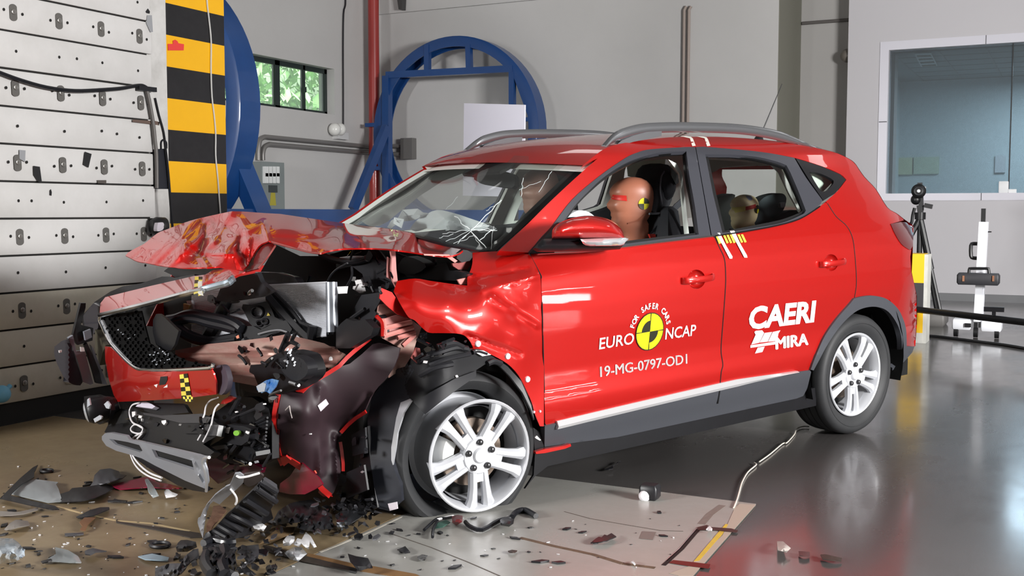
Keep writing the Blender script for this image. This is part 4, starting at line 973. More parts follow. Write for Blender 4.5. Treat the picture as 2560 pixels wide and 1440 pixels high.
# ---- bonnet, buckled upwards
ZR = dict(k0=(600, 560), s=3.2734); CROPS['Z'] = (600, 560, 3.2734)
hood = sm(c('A', (85, 890), (180, 935), (270, 980), (430, 1010), (600, 1040), (760, 1070), (1000, 1085), (1300, 1078)), 3)+sm(c('A', (1390, 1080), (1600, 1068), (1750, 1100), (1960, 1130)), 3)+sm(c('A', (2060, 1020), (2210, 745), (2375, 655)), 3)+sm(c('Z', (245, 140), (420, 190), (560, 228), (660, 240)), 3)+sm(c('Z', (700, 225), (780, 208), (900, 198), (1200, 202), (1500, 243), (1690, 262), (1795, 238), (1838, 192)), 3)+sm(c('Z', (1838, 188), (1500, 108), (1100, 38), (880, 0)), 3)+sm(c('S', (900, 1105), (700, 1050), (480, 1005), (250, 975), (30, 948)), 3)[1:]+sm(c('A', (2560, 222), (2300, 208), (1980, 185), (1780, 180)), 3)+sm(c('A', (1500, 240), (1200, 310), (980, 380), (750, 470), (600, 530), (400, 690), (250, 770), (130, 840)), 3)
hp = [((313, 639), 'Y', -.74), ((360, 655), 'X', 3.47), ((419, 667), 'X', 3.47), ((500, 668), 'X', 3.43), ((560, 668), 'X', 3.36), ((606, 676), 'X', 3.31), ((640, 625), 'X', 3.23), ((672, 603), 'X', 3.2), ((740, 622), 'X', 3.13), ((805, 633), 'Y', .60), ((860, 621), 'Y', .65), ((985, 611), 'Y', .70), ((1110, 640), 'Y', .73), ((1160, 619), 'Y', .70), ((868, 560), 'Y', -.70), ((991, 577), 'X', 2.66), ((1100, 602), 'X', 2.52),
      ((578, 528), 'X', 3.06), ((640, 530), 'X', 2.96), ((760, 545), 'X', 2.8), ((453, 559), 'X', 3.22), ((395, 583), 'X', 3.33), ((500, 637), 'X', 3.33), ((466, 612), 'X', 3.40), ((519, 594), 'X', 3.22), ((566, 562), 'X', 3.1), ((565, 633), 'X', 3.34), ((612, 578), 'X', 3.18), ((612, 648), 'X', 3.24), ((651, 585), 'X', 3.16), ((985, 597), 'Y', .50), ((985, 586), 'Y', .15), ((860, 604), 'Y', .50), ((860, 582), 'Y', .10), ((1100, 624), 'Y', .55), ((1060, 612), 'Y', .50), ((1130, 612), 'Y', .40), ((780, 575), 'X', 2.98), ((700, 565), 'X', 3.06), ((420, 620), 'X', 3.42), ((380, 640), 'X', 3.45)]
hd = depth(*[(*p, k, v) for p, k, v in hp], lam=.03)
hfold = folded(hd, ('A', (1780, 190), (1500, 660), 22, .05), ('A', (1500, 660), (1280, 880), 18, .05), ('A', (1390, 420), (1290, 860), 14, -.05), ('A', (1080, 720), (1290, 890), 9, -.04), ('A', (1290, 890), (1400, 1070), 12, .035), ('A', (780, 1070), (1450, 430), 14, .03), ('A', (620, 1030), (1320, 340), 10, -.025), ('A', (430, 990), (850, 520), 9, .018), ('A', (1340, 850), (1830, 860), 9, .03), ('A', (1830, 860), (1950, 1120), 10, .04), ('A', (1960, 530), (1860, 860), 16, -.05), ('A', (2000, 510), (2280, 380), 12, .03), ('A', (2060, 640), (2050, 1010), 9, .03), ('A', (1700, 420), (1920, 600), 6, -.012), ('A', (1700, 540), (1900, 590), 5, .012), ('A', (1560, 700), (1780, 640), 6, -.012), ('A', (2300, 370), (2380, 650), 9, .03), ('Z', (260, 40), (700, 60), 10, .012), ('Z', (550, 50), (1250, 160), 6, -.01), ('Z', (250, 110), (1000, 130), 10, -.02), ('A', (200, 930), (350, 820), 4, -.012), ('A', (450, 840), (520, 970), 4, -.012), ('A', (600, 780), (840, 520), 6, -.015))
rng = random.Random(2)
ho = sheet('bonnet', hood, hfold, m_red, car, 5, .006, ang=60)
slab('bonnet_lip', 'A', [(1975, 1135), (2055, 1025), (2205, 752), (2378, 660), (2490, 722), (2400, 860), (2300, 1000), (2215, 1095), (2000, 1150)], lambda p: hd(p)+.03, mat('dark inner red', (96, 12, 12), .35, coat=.5), ho, thick=.004)
line_tube('bonnet_edge', 'Z', [(245, 142), (420, 192), (560, 230), (660, 242)], .004, m_prim, hd, ho)
line_tube('bonnet_edge', 'A', [(2212, 1095), (2360, 920), (2490, 725)], .004, m_prim, lambda p: hd(p)+.025, ho)
# ---- nose panel above the grille
nose = [(249, 785), (251, 758), (263, 743), (310, 731), (380, 714), (485, 690)]+c('A', (1360, 1195), (1500, 1115), (1650, 1092), (1760, 1105), (1900, 1132), (2000, 1148), (1700, 1272), (1320, 1422))+[(484, 729), (364, 759), (251, 787)]
nd = depth((250, 785, 'X', 3.53), (263, 743, 'X', 3.47), (364, 759, 'X', 3.575), (380, 714, 'X', 3.46), (484, 729, 'X', 3.56), (485, 690, 'X', 3.42), (506, 722, 'X', 3.53), (612, 679, 'X', 3.40), (550, 672, 'X', 3.36), (300, 755, 'X', 3.54))
no = sheet('nose_panel', nose, folded(nd, ('A', (1360, 1200), (1330, 1420), 7, .02), ('A', (1480, 1250), (1760, 1120), 10, .025), ('B', (1040, 320), (1060, 420), 4, -.008), ('B', (1320, 240), (1480, 330), 4, -.008), ('B', (1060, 410), (1180, 420), 4, -.008)), m_red, car, 6, .006)
line_tube('chrome_bar', 'B', [(695, 575), (900, 528), (1300, 432), (1700, 325), (1945, 262), (2060, 250)], .012, m_chr, lambda p: nd(p)-.004, no, 8)
line_tube('chrome_bar', 'A', [(1300, 1440), (1450, 1400), (1600, 1360), (1740, 1320), (1790, 1270), (1830, 1250)], .014, mat('dull chrome', (170, 182, 192), .3, metal=.8), lambda p: nd(p)-.002, no, 8)
# black cover behind the nose
slab('nose_cover', 'B', [(450, 640), (470, 565), (620, 400), (830, 262), (990, 192), (1240, 152), (1520, 60), (1640, 62), (1690, 78), (1950, 30), (1960, 60), (1500, 160), (1000, 295), (770, 345), (695, 400), (640, 700), (480, 755)], depth((300, 720, 'X', 3.45), (205, 800, 'X', 3.44), (420, 690, 'X', 3.36), (250, 740, 'X', 3.43), (480, 690, 'X', 3.38)), m_plas, car, 8, .02)
slab('nose_cover', 'A', [(700, 1140), (770, 1085), (1000, 1090), (1300, 1080), (1390, 1082), (1640, 1072), (1500, 1130), (1360, 1200), (1200, 1215), (900, 1250), (820, 1195)], cX(3.33), m_plas, car, 8, .02)
# ---- grille surround chrome + honeycomb mesh
gd = depth((250, 790, 'X', 3.53), (262, 830, 'X', 3.52), (310, 890, 'X', 3.54), (345, 925, 'X', 3.565), (440, 925, 'X', 3.58), (530, 922, 'X', 3.56), (400, 820, 'X', 3.53), (360, 770, 'X', 3.55))
line_tube('grille_chrome', 'B', [(695, 575), (690, 640), (735, 745), (790, 870), (850, 970), (1000, 1135), (1100, 1230), (1190, 1290), (1300, 1305), (1700, 1305), (2100, 1282), (2185, 1270), (2205, 1225)], .008, m_chr, lambda p: gd(p)-.012, car, 8)
slab('grille_glint', 'B', [(690, 640), (720, 640), (790, 780), (850, 930), (1010, 1110), (1180, 1270), (1170, 1285), (1000, 1150), (830, 960), (740, 760)], lambda p: gd(p)-.004, m_sil, car, 6, .01)
gpoly = c('B', (705, 590), (900, 560), (1240, 520), (1300, 760), (1350, 950), (1440, 1010), (1540, 1060), (1640, 1060), (1680, 1100), (1840, 1180), (2180, 1250), (2100, 1275), (1300, 1298), (1200, 1285), (1010, 1120), (850, 930), (745, 740))
mat('gloss black', (10, 10, 12), .3, coat=.35, coatr=.1); go = sheet('grille', gpoly, lambda p: gd(p)+.02, mat('matt black mesh back', (8, 8, 9), .8, spec=.1), car, 8, .006)
rng = random.Random(8); b = MB(); y = 780.0; r_ = 0
while y < 925:
    x = 250+(r_ % 2)*6.5
    while x < 540:
        p = (x, y)
        if inside(p, gpoly) and rng.random() < .93:
            t = gd(p)+.012+rng.uniform(-.004, .006); a0 = rng.uniform(0, 1); hx = [(x+5.6*cos(a0+q*pi/3), y+4.6*sin(a0+q*pi/3)) for q in range(6)]; ix = [(x+3*cos(a0+q*pi/3), y+2.4*sin(a0+q*pi/3)) for q in range(6)]
            V = [at_t(q, t+rng.uniform(-.003, .003)) for q in hx]+[at_t(q, t+.012) for q in ix]
            b.add(V, [(q, 6+q, 6+(q+1) % 6, (q+1) % 6) for q in range(6)]+[(11, 10, 9, 8, 7, 6)])
        x += 13
    y += 8.5; r_ += 1
b.out('honeycomb', MATS['gloss black'], go, flat=True)
slab('torn_grille', 'B', [(1395, 800), (1400, 640), (1440, 560), (1480, 560), (1560, 612), (1680, 730), (1742, 785), (1690, 965), (1640, 1045), (1545, 1055), (1440, 965)], cX(3.50), m_plas, go, thick=.012)
for k, pts in (('B', [(1548, 780), (1560, 870), (1540, 930), (1490, 980), (1480, 1040)]), ('B', [(1500, 990), (1550, 1000), (1530, 1040), (1590, 1060)]), ('B', [(1300, 860), (1320, 920), (1345, 950)])):
    line_tube('broken_edge', k, pts, .003, mat('fractured edge', (190, 196, 205), .3), cX(3.495), go, 5)
slab('dark_backing', 'I', [(290, 775), (420, 738), (482, 735), (486, 870), (440, 885), (430, 905), (345, 925), (280, 860)], cX(3.26), m_dark, car, 12, .01)  # added black sheet, darkness behind the grille put into its colour
# small bright glints of broken mesh
b = MB()
for i in range(26):
    p = c1('B', rng.uniform(1350, 1640), rng.uniform(1050, 1240)) if i > 6 else c1('B', rng.uniform(880, 1250), rng.uniform(690, 960)); s = rng.uniform(.8, 2.2); t = gd(p)-.002; a0 = rng.uniform(0, 6)
    b.prism([at_t((p[0]+s*1.6*cos(a0+q*2.1), p[1]+s*sin(a0+q*2.1)), t) for q in range(3)], (0, .003, .002))
b.out('mesh_splinters', mat('fractured edge', 0), go, flat=True, kind='stuff')
# ---- lower red bumper skin
lb = [(262, 866)]+c('B', (830, 1000), (1000, 1150), (1180, 1312), (1300, 1328), (1700, 1330), (2180, 1308))+[(534, 935), (540, 955), (541, 986)]+c('G', (1400, 190), (900, 222), (500, 238))+[(284, 987), (272, 948), (263, 900)]
ld_ = depth((262, 866, 'X', 3.50), (310, 897, 'X', 3.55), (345, 928, 'X', 3.575), (440, 930, 'X', 3.59), (530, 928, 'X', 3.565), (541, 986, 'X', 3.54), (400, 1000, 'X', 3.57), (292, 1003, 'X', 3.50), (272, 948, 'X', 3.49), (400, 960, 'X', 3.60), (310, 950, 'X', 3.56))
lo_ = sheet('bumper_skin', lb, ld_, m_red, car, 7, .006)
slab('tow_eye_opening', 'B', [(1490, 1440), (1500, 1395), (1590, 1390), (1590, 1440), (1560, 1500), (1480, 1510)], lambda p: ld_(p)-.004, m_dark, lo_, 6, .003)
slab('paint_chip', 'G', [(985, 15), (1035, 0), (1020, 48)], lambda p: ld_(p)-.004, m_white, lo_, 4, .002); slab('paint_chip', 'G', [(1110, 50), (1165, 5), (1165, 45)], lambda p: ld_(p)-.004, m_white, lo_, 4, .002)
slab('bumper_edge', 'D', [(545, 1350), (590, 1260), (640, 1240), (700, 1270), (740, 1400), (745, 1440), (730, 1550), (660, 1640), (600, 1600), (610, 1480)], cX(3.53), mat('grey-violet plastic', (74, 66, 76), .35), lo_, thick=.02, smooth=2)
def checker(name, k, quad, nr, nc, dfn, par, label):
    q = c(k, *quad); b = MB()
    for r in range(nr):
        for s in range(nc):
            b.cur = (r+s) % 2; P = []
            for u, v in ((s/nc, r/nr), ((s+1)/nc, r/nr), ((s+1)/nc, (r+1)/nr), (s/nc, (r+1)/nr)):
                p = tuple(np.array(q[0])*(1-u)*(1-v)+np.array(q[1])*u*(1-v)+np.array(q[2])*u*v+np.array(q[3])*(1-u)*v); P.append(at_t(p, dfn(p)-.005))
            b.add(P, [(3, 2, 1, 0)])
    return b.out(name, [mat('tape yellow', (246, 222, 92), .45), mat('tape black', (40, 38, 16), .45)], par, flat=True, label=label)
checker('marker_tape', 'D', [(100, 1370), (205, 1352), (265, 1700), (130, 1705)], 6, 2, ld_, lo_, 'yellow and black checked tape on the bumper')
checker('marker_tape', 'D', [(305, 60), (405, 62), (415, 300), (285, 345)], 6, 2, nd, no, 'yellow and black checked tape on the nose')
slab('marker_tape', 'D', [(345, 125), (400, 120), (400, 260), (418, 310), (370, 300), (345, 280)], lambda p: nd(p)-.012, m_tw, no, 4, .002, label='white tape flap')
checker('marker_tape', 'G', [(1370, 170), (1505, 170), (1500, 240), (1385, 230)], 2, 5, cX(3.585), lo_, 'crumpled checked tape end')
# ---- lower grille and black lower bumper
bd = depth((275, 1020, 'X', 3.46), (270, 1080, 'X', 3.52), (340, 1020, 'X', 3.5), (500, 1050, 'X', 3.5), (530, 1090, 'X', 3.52), (520, 1140, 'X', 3.55), (350, 1100, 'X', 3.55))
bo = slab('lower_bumper', 'G', [(400, 330), (440, 312), (620, 340), (700, 312), (840, 380), (1300, 410), (1620, 400), (1720, 440), (1850, 545), (1830, 690), (1640, 800), (1790, 905), (1720, 965), (1500, 905), (800, 745), (640, 695), (360, 655), (325, 640), (372, 550)], bd, m_plas, car, 9, .03)
slab('lower_bumper_opening', 'G', [(400, 340), (640, 360), (640, 480), (700, 540), (560, 520), (380, 560)], lambda p: bd(p)-.006, m_dark, bo, 9, .004)
slab('grille_slat', 'G', [(840, 380), (1080, 420), (1640, 395), (1640, 430), (1750, 445), (1700, 520), (1340, 520), (1060, 450), (850, 410)], lambda p: bd(p)-.03, mat('dark grey slat', (54, 54, 58), .35), bo, 9, .012)
slab('grille_slat', 'G', [(1360, 520), (1650, 525), (1660, 660), (1400, 660)], lambda p: bd(p)-.02, m_plas, bo, 9, .02)
slab('grille_slat', 'G', [(1660, 540), (1850, 545), (1820, 690), (1660, 690)], lambda p: bd(p)-.028, mat('dark grey slat', 0), bo, 9, .02)
slab('grille_slat', 'G', [(800, 250), (1380, 260), (1450, 380), (1080, 420), (860, 360)], lambda p: bd(p)+.05, m_plas, bo, 9, .02)
slab('torn_foam', 'G', [(740, 300), (800, 240), (880, 235), (960, 270), (1005, 300), (960, 328), (840, 312)], lambda p: bd(p)-.02, mat('torn white foam', (205, 200, 214), .6, bump=.2, bscale=40), bo, 5, .02)
for pts in ([(1085, 490), (1145, 480), (1150, 510), (1120, 548), (1090, 520)], [(690, 370), (740, 365), (735, 430), (695, 440)], [(800, 455), (828, 460), (820, 500)]):
    slab('white_clip', 'G', pts, lambda p: bd(p)-.025, m_white, bo, 4, .008)
for pts, r in (([(790, 250), (700, 280), (660, 360), (670, 450), (710, 520), (800, 560), (840, 600), (800, 660), (700, 640), (680, 590), (740, 540), (840, 590)], .004), ([(840, 640), (720, 710), (660, 800), (670, 920), (720, 1050), (800, 1150), (920, 1230), (1080, 1290)], .004), ([(830, 660), (740, 760), (680, 860), (720, 980), (820, 1100), (940, 1190), (1090, 1250)], .0045), ([(1840, 180), (1740, 220), (1680, 300), (1660, 400), (1640, 450)], .0035), ([(1850, 270), (1800, 330), (1770, 440), (1750, 540), (1700, 660), (1640, 770)], .0035), ([(1640, 590), (1620, 660), (1570, 750)], .0035)):
    line_tube('white_wire', 'G', pts, r, mat('white wire', (232, 230, 232), .4), lambda p: bd(p)-.05, bo, 6)
# ---- silver skid plate
sk = c('G', (290, 700), (330, 658), (420, 652), (620, 692), (660, 748), (800, 765), (1150, 850), (1500, 935), (1640, 972), (1722, 978), (1655, 1005), (1642, 1060), (1672, 1150), (1690, 1300), (1676, 1400), (1400, 1288), (1000, 1088), (820, 990), (660, 940), (480, 890), (350, 825), (292, 745))
h1 = c('G', (385, 730), (640, 775), (790, 815), (832, 888), (800, 910), (470, 808)); h2 = c('G', (955, 868), (1490, 1020), (1520, 1145), (1010, 980))
sd = depth((256, 1090, 'X', 3.59), (330, 1090, 'X', 3.61), (420, 1125, 'X', 3.62), (510, 1145, 'X', 3.60), (514, 1220, 'X', 3.57), (400, 1170, 'X', 3.60), (300, 1130, 'X', 3.58))
so = sheet('skid_plate', sk, folded(sd, ('G', (820, 815), (980, 1050), 5, .02), ('G', (1500, 1030), (1640, 1380), 8, .025), ('G', (1560, 1000), (1660, 1300), 6, -.012)), mat('silver plastic', (150, 153, 160), .38, metal=.3), car, 7, .012, holes=[h1, h2])
slab('skid_opening', 'G', [(375, 722), (640, 768), (800, 808), (842, 890), (805, 920), (465, 818)], lambda p: sd(p)+.05, m_dark, so, 10, .004); slab('skid_opening', 'G', [(945, 860), (1495, 1012), (1528, 1152), (1005, 988)], lambda p: sd(p)+.05, m_dark, so, 10, .004)
slab('lower_lip', 'G', [(700, 950), (820, 990), (1000, 1090), (1400, 1290), (1676, 1402), (1676, 1445), (1500, 1420), (1300, 1350), (1000, 1180), (800, 1040)], lambda p: sd(p)+.03, m_plas, so, 9, .02)
line_tube('torn_edge', 'G', [(1722, 980), (1660, 985), (1640, 1050), (1670, 1150), (1690, 1300), (1684, 1430)], .006, m_sil, lambda p: sd(p)-.004, so, 6)
# ---- far-corner bumper pieces
fd2 = cY(-1.1)
fo2 = slab('corner_bracket', 'J', [(440, 785), (470, 768), (490, 870), (545, 865), (600, 1078), (580, 1085), (535, 1068), (500, 930)], fd2, mat('mid grey plastic', (128, 130, 140), .4), car, 8, .03)
slab('corner_trim', 'J', [(350, 840), (440, 790), (490, 930), (530, 1070), (490, 1088), (430, 1060), (385, 990), (350, 900)], lambda p: fd2(p)+.02-.05*max(0, 1-abs(p[0]-172)/40), mat('dark gloss grey', (52, 52, 60), .25, coat=.5), fo2, 7, .05, smooth=2)
slab('corner_bracket', 'J', [(545, 830), (560, 815), (600, 900), (640, 1000), (655, 1080), (620, 1075), (600, 1000)], lambda p: fd2(p)-.01, m_plas, fo2, 7, .03)
slab('corner_bracket', 'J', [(585, 830), (600, 850), (690, 1085), (660, 1080), (615, 960)], lambda p: fd2(p)+.0, mat('mid grey plastic', 0), fo2, 7, .03)
slab('corner_bracket', 'J', [(470, 765), (520, 560), (552, 560), (550, 590), (520, 700), (600, 720), (595, 800), (500, 830), (480, 800)], lambda p: fd2(p)+.02, m_plas, fo2, 7, .03)
slab('corner_clip', 'J', [(540, 745), (582, 728), (592, 780), (550, 800)], lambda p: fd2(p)-.03, mat('mid grey plastic', 0), fo2, 6, .02)
slab('corner_clip', 'J', [(517, 842), (540, 845), (545, 870), (520, 872)], lambda p: fd2(p)-.03, m_white, fo2, 4, .01)
slab('corner_clip', 'J', [(380, 865), (398, 862), (398, 875), (382, 880)], lambda p: fd2(p)-.05, m_white, fo2, 4, .01)
slab('corner_panel', 'J', [(535, 640), (600, 560), (640, 580), (630, 720), (600, 760), (545, 740)], lambda p: tX(p, 3.46), mat('dark gloss grey', 0), fo2, 8, .03)
slab('corner_panel', 'J', [(610, 730), (645, 790), (680, 830), (660, 880), (640, 960), (610, 850)], lambda p: tX(p, 3.47), mat('grimy inner panel', (66, 62, 50), .5), fo2, 8, .03)
fl = MB(); cc_ = L(lx(c1('J', 625, 1245), 3.58)); ax_ = FW*.9-LF*.3-UP*.2
fl.lathe([(.001, .05), (.03, .052), (.05, .045), (.06, .03), (.062, 0), (.05, -.06), (.03, -.1), (.001, -.1)], cc_, ax_, 20); flo = fl.out('fog_lamp', m_plas, car)
b = MB(); b.lathe([(.001, .045), (.03, .058), (.045, .053), (.05, .047)], cc_, ax_, 20); b.out('fog_lens', mat('clear lens', (190, 194, 200), .06, metal=.4, coat=1), flo)
for pts in ([(668, 1210), (690, 1190), (708, 1215), (700, 1240), (682, 1235)], [(600, 1305), (640, 1280), (655, 1290), (650, 1305), (610, 1328)], [(560, 1180), (572, 1170), (580, 1215), (560, 1230)]): slab('lens_shard', 'J', pts, cX(3.65), mat('glass shard', (214, 218, 226), .15, coat=1), flo, 4, .006)
slab('lamp_bracket', 'J', [(540, 1160), (620, 1150), (700, 1180), (715, 1250), (700, 1310), (640, 1340), (590, 1320), (540, 1240)], cX(3.54), m_plas, flo, 8, .02)
# ---- radiator
rdp = depth((477, 752, 'X', 3.33), (490, 860, 'X', 3.34), (700, 712, 'X', 3.15), (845, 705, 'X', 3.05), (848, 860, 'X', 3.07), (660, 860, 'X', 3.2))
ro = slab('radiator', 'D', [(262, 390), (600, 200), (1000, 150), (2062, 140), (2085, 830), (1900, 930), (1500, 960), (900, 960), (330, 990)], rdp, mat('radiator core', (92, 94, 98), .5, metal=.5), car, 20, .03)
fm = MB(); NF = 58
for i in range(NF):
    f = i/(NF-1); a = np.array(c1('D', 265, 250+f*760)); b_ = np.array(c1('D', 2062, 160+f*690)); pts = [tuple(a+(b_-a)*k/6) for k in range(7)]
    fm.tube([at_t(p, rdp(p)-.006) for p in pts], .0035, 4, caps=False)
fm.out('fins', mat('radiator fin', (214, 216, 222), .45, metal=.15), ro)
t_ = MB(); P0 = [at_t(c1('D', 2120, y), rdp(c1('D', 2120, y))-.01) for y in (140, 400, 780)]; t_.tube([at_t(c1('D', 2125+(y-140)*.02, y), rdp(c1('D', 2120, y))-.005) for y in (135, 300, 500, 700, 800)], .024, 14); t_.out('end_tank', mat('bright aluminium', (206, 212, 222), .25, metal=.8), ro)
slab('end_bracket', 'D', [(2200, 195), (2335, 190), (2320, 285), (2215, 290)], lambda p: rdp(p)-.005, m_white, ro, 6, .006)
line_tube('top_edge', 'D', [(1250, 180), (1600, 165), (2062, 142)], .005, MATS['radiator fin'], lambda p: rdp(p)-.008, ro, 5)
slab('side_frame', 'D', [(190, 385), (255, 380), (290, 520), (290, 560), (150, 580), (160, 545), (240, 530)], cX(3.34), m_sil, ro, 6, .01)
slab('side_frame', 'D', [(150, 420), (230, 440), (200, 520), (150, 540)], cX(3.36), mat('amber plastic', (150, 112, 60), .4), ro, 6, .01)
# ---- engine bay darkness and details
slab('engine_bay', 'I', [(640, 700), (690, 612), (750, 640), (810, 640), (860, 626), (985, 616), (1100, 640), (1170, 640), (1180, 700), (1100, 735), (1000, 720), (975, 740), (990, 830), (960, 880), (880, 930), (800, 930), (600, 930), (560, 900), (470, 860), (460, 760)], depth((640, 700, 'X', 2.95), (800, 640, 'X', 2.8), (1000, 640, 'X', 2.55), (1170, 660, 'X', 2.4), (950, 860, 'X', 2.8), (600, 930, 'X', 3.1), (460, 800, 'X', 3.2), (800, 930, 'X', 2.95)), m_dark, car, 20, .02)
m_p2 = mat('grey-black plastic', (34, 34, 38), .5, var=.4, vscale=12, rgb2=(26, 26, 29), spec=.3); m_hose = mat('black hose', (26, 27, 31), .3)
def E_(name, k, pts, x, m=None, thick=.02, smooth=0, axis='X', label=None): return slab(name, k, pts, (lambda p: tX(p, x)) if axis == 'X' else (lambda p: tY(p, x)), m or m_plas, car, 8, thick, smooth, label=label)
E_('latch_panel', 'D', [(600, 330), (660, 180), (900, 60), (1130, 10), (1180, 130), (1240, 180), (1340, 260), (1200, 330), (900, 380), (740, 400), (600, 380)], 3.32, m_p2)
E_('engine_cover', 'H', [(0, 320), (120, 290), (320, 280), (440, 320), (560, 400), (620, 560), (600, 640), (480, 720), (420, 700), (340, 620), (300, 480), (180, 390), (0, 430)], 2.86, m_p2, .03)
E_('engine_cover', 'Z', [(150, 395), (300, 400), (450, 440), (475, 480), (200, 480), (60, 440)], 3.1, m_plas, .03)
line_tube('cover_rim', 'Z', [(130, 398), (280, 402), (400, 420), (455, 445), (470, 480)], .004, m_sil, cX(3.09), car, 6)
line_tube('bay_hose', 'Z', [(660, 245), (760, 290), (880, 310), (980, 300), (1040, 280)], .014, m_hose, cX(2.88), car, 8)
line_tube('bay_hose', 'Z', [(820, 282), (900, 272), (1000, 272), (1040, 285)], .006, m_sil, cX(2.87), car, 6)
line_tube('bay_hose', 'Z', [(1100, 220), (1150, 280), (1190, 340), (1200, 400)], .02, m_hose, cX(2.8), car, 8)
line_tube('bay_hose', 'Z', [(1060, 230), (1110, 290), (1160, 350), (1200, 420)], .008, m_p2, cX(2.82), car, 8)
line_tube('bay_wire', 'Z', [(880, 320), (780, 380), (720, 460), (690, 560), (640, 720), (610, 830)], .004, m_hose, cX(3.03), car, 6)
line_tube('bay_wire', 'Z', [(915, 345), (915, 430), (880, 500), (850, 560)], .005, m_p2, cX(2.96), car, 6)
E_('fuse_box', 'H', [(700, 460), (760, 430), (1000, 440), (1080, 400), (1260, 350), (1300, 440), (1420, 450), (1500, 480), (1440, 560), (1090, 545), (900, 520), (700, 500)], 2.58, m_p2, .03)
E_('cowl_box', 'H', [(1060, 440), (1255, 350), (1300, 420), (1380, 420), (1300, 470), (1070, 490)], 2.5, mat('slate grey plastic', (78, 80, 88), .35), .03)
E_('cowl_box', 'H', [(1385, 260), (1470, 190), (1555, 240), (1560, 320), (1440, 350), (1380, 300)], .72, m_plas, .02, axis='Y')
E_('washer_bottle', 'H', [(760, 300), (820, 280), (960, 330), (1030, 400), (900, 480), (740, 470), (700, 400)], 2.6, m_plas, .05, 2)
line_tube('bay_hose', 'H', [(700, 250), (860, 310), (980, 350), (1030, 400)], .006, m_p2, cX(2.57), car, 6)
line_tube('bay_hose', 'H', [(700, 520), (1000, 520), (1250, 480), (1440, 460)], .012, m_p2, cX(2.55), car, 6)
E_('bonnet_hinge', 'H', [(1000, 250), (1200, 255), (1290, 258), (1390, 330), (1360, 352), (1270, 290), (1180, 272), (1010, 268)], .715, mat('pink primer', (214, 138, 130), .45), .006, axis='Y')
E_('bonnet_hinge', 'H', [(1330, 360), (1400, 350), (1530, 330), (1540, 370), (1500, 430), (1400, 430), (1340, 390)], .70, m_prim, .01, axis='Y')
st_ = E_('strut_bracket', 'H', [(625, 215), (660, 200), (680, 210), (690, 420), (712, 620), (690, 640), (650, 560), (632, 420), (640, 300)], .70, mat('pale primer', (186, 124, 120), .4), .01, axis='Y')
E_('strut_bracket', 'H', [(595, 285), (630, 310), (625, 540), (590, 520)], .68, mat('pale primer', 0), .01, axis='Y')
E_('wing_rail', 'H', [(1390, 545), (1500, 520), (1495, 600), (1420, 600)], .76, mat('pink primer', 0), .008, axis='Y')
for k, pts, x in (('H', [(210, 540), (275, 550), (280, 600), (300, 580), (335, 590), (320, 620), (290, 620), (305, 680), (270, 700), (190, 650), (195, 620), (230, 615)], 2.92), ('H', [(400, 790), (430, 770), (470, 750), (505, 745), (500, 780), (485, 800), (480, 850), (450, 830)], 2.9), ('H', [(145, 1115), (190, 1098), (235, 1130), (210, 1165), (160, 1140)], 3.0), ('H', [(175, 1215), (195, 1215), (195, 1265), (178, 1265)], 3.05)):
    E_('white_connector', k, pts, x, m_white, .015)
E_('headlamp_remains', 'H', [(290, 720), (500, 690), (520, 760), (440, 900), (520, 990), (540, 1180), (400, 1200), (230, 1200), (120, 1050), (200, 880)], 2.98, m_p2, .03)
E_('headlamp_remains', 'H', [(0, 1110), (60, 1040), (120, 990), (200, 1020), (330, 1000), (430, 1100), (400, 1180), (160, 1330), (0, 1330)], 3.08, m_plas, .03)
for i, pts in enumerate(([(340, 830), (420, 780)], [(300, 1010), (450, 920)], [(180, 1190), (420, 1100)], [(330, 1120), (480, 1040)], [(60, 1070), (330, 880)], [(100, 1180), (240, 1190)])):
    line_tube('broken_strut', 'H', pts, .008, m_p2, cX(2.96+.01*i), car, 6, 0)
# condenser latch plate, bars and crossed hoses in front of the radiator
rdm = lambda o: (lambda p: rdp(p)-o)
hc = [[tuple(np.array(c1('D', x, y))+np.array([r*cos(a), r*sin(a)*.9])/5.333) for a in [2*pi*k/16 for k in range(16)]] for x, y, r in ((1135, 535, 82), (1165, 685, 42), (1238, 660, 40))]
lp = sheet('latch_plate', c('D', (945, 430), (1050, 440), (1270, 388), (1330, 500), (1370, 600), (1450, 640), (1500, 660), (1440, 700), (1300, 700), (1180, 770), (1070, 720), (1040, 690), (960, 530), (930, 480)), rdm(.05), m_plas, car, 7, .015, holes=hc)
for hcn in hc:
    b = MB(); b.tube([at_t(p, rdp(p)-.056) for p in hcn+[hcn[0]]], .004, 6, caps=False); b.out('hole_rim', m_p2, lp)
slab('warning_triangle', 'D', [(1280, 540), (1308, 580), (1262, 585)], rdm(.058), mat('tape yellow', 0), lp, 4, .002)
for pts, r in (([(1300, 330), (1420, 470), (1560, 620), (1700, 770), (1850, 910)], .022), ([(1360, 270), (1540, 450), (1640, 570), (1720, 680), (1830, 730)], .008), ([(1880, 720), (1850, 900)], .02), ([(640, 400), (720, 390), (600, 640), (470, 850)], .028), ([(1640, 640), (1660, 700), (1800, 860)], .014)):
    line_tube('support_bar', 'D', pts, r, m_plas, rdm(.04), car, 6, 0)
for pts, r in (([(-60, 640), (60, 620), (200, 570), (330, 560), (500, 600), (700, 640), (850, 700), (930, 760)], .022), ([(0, 690), (150, 640), (330, 640), (520, 690), (700, 730), (880, 780)], .02), ([(0, 720), (120, 760), (240, 840), (400, 900), (560, 920), (720, 890), (900, 860)], .02), ([(20, 760), (160, 830), (300, 900), (480, 940), (700, 930), (880, 900)], .022), ([(60, 600), (240, 600), (420, 640), (560, 680)], .016)):
    line_tube('coolant_hose', 'D', pts, r, m_hose, rdm(.09), car, 9)
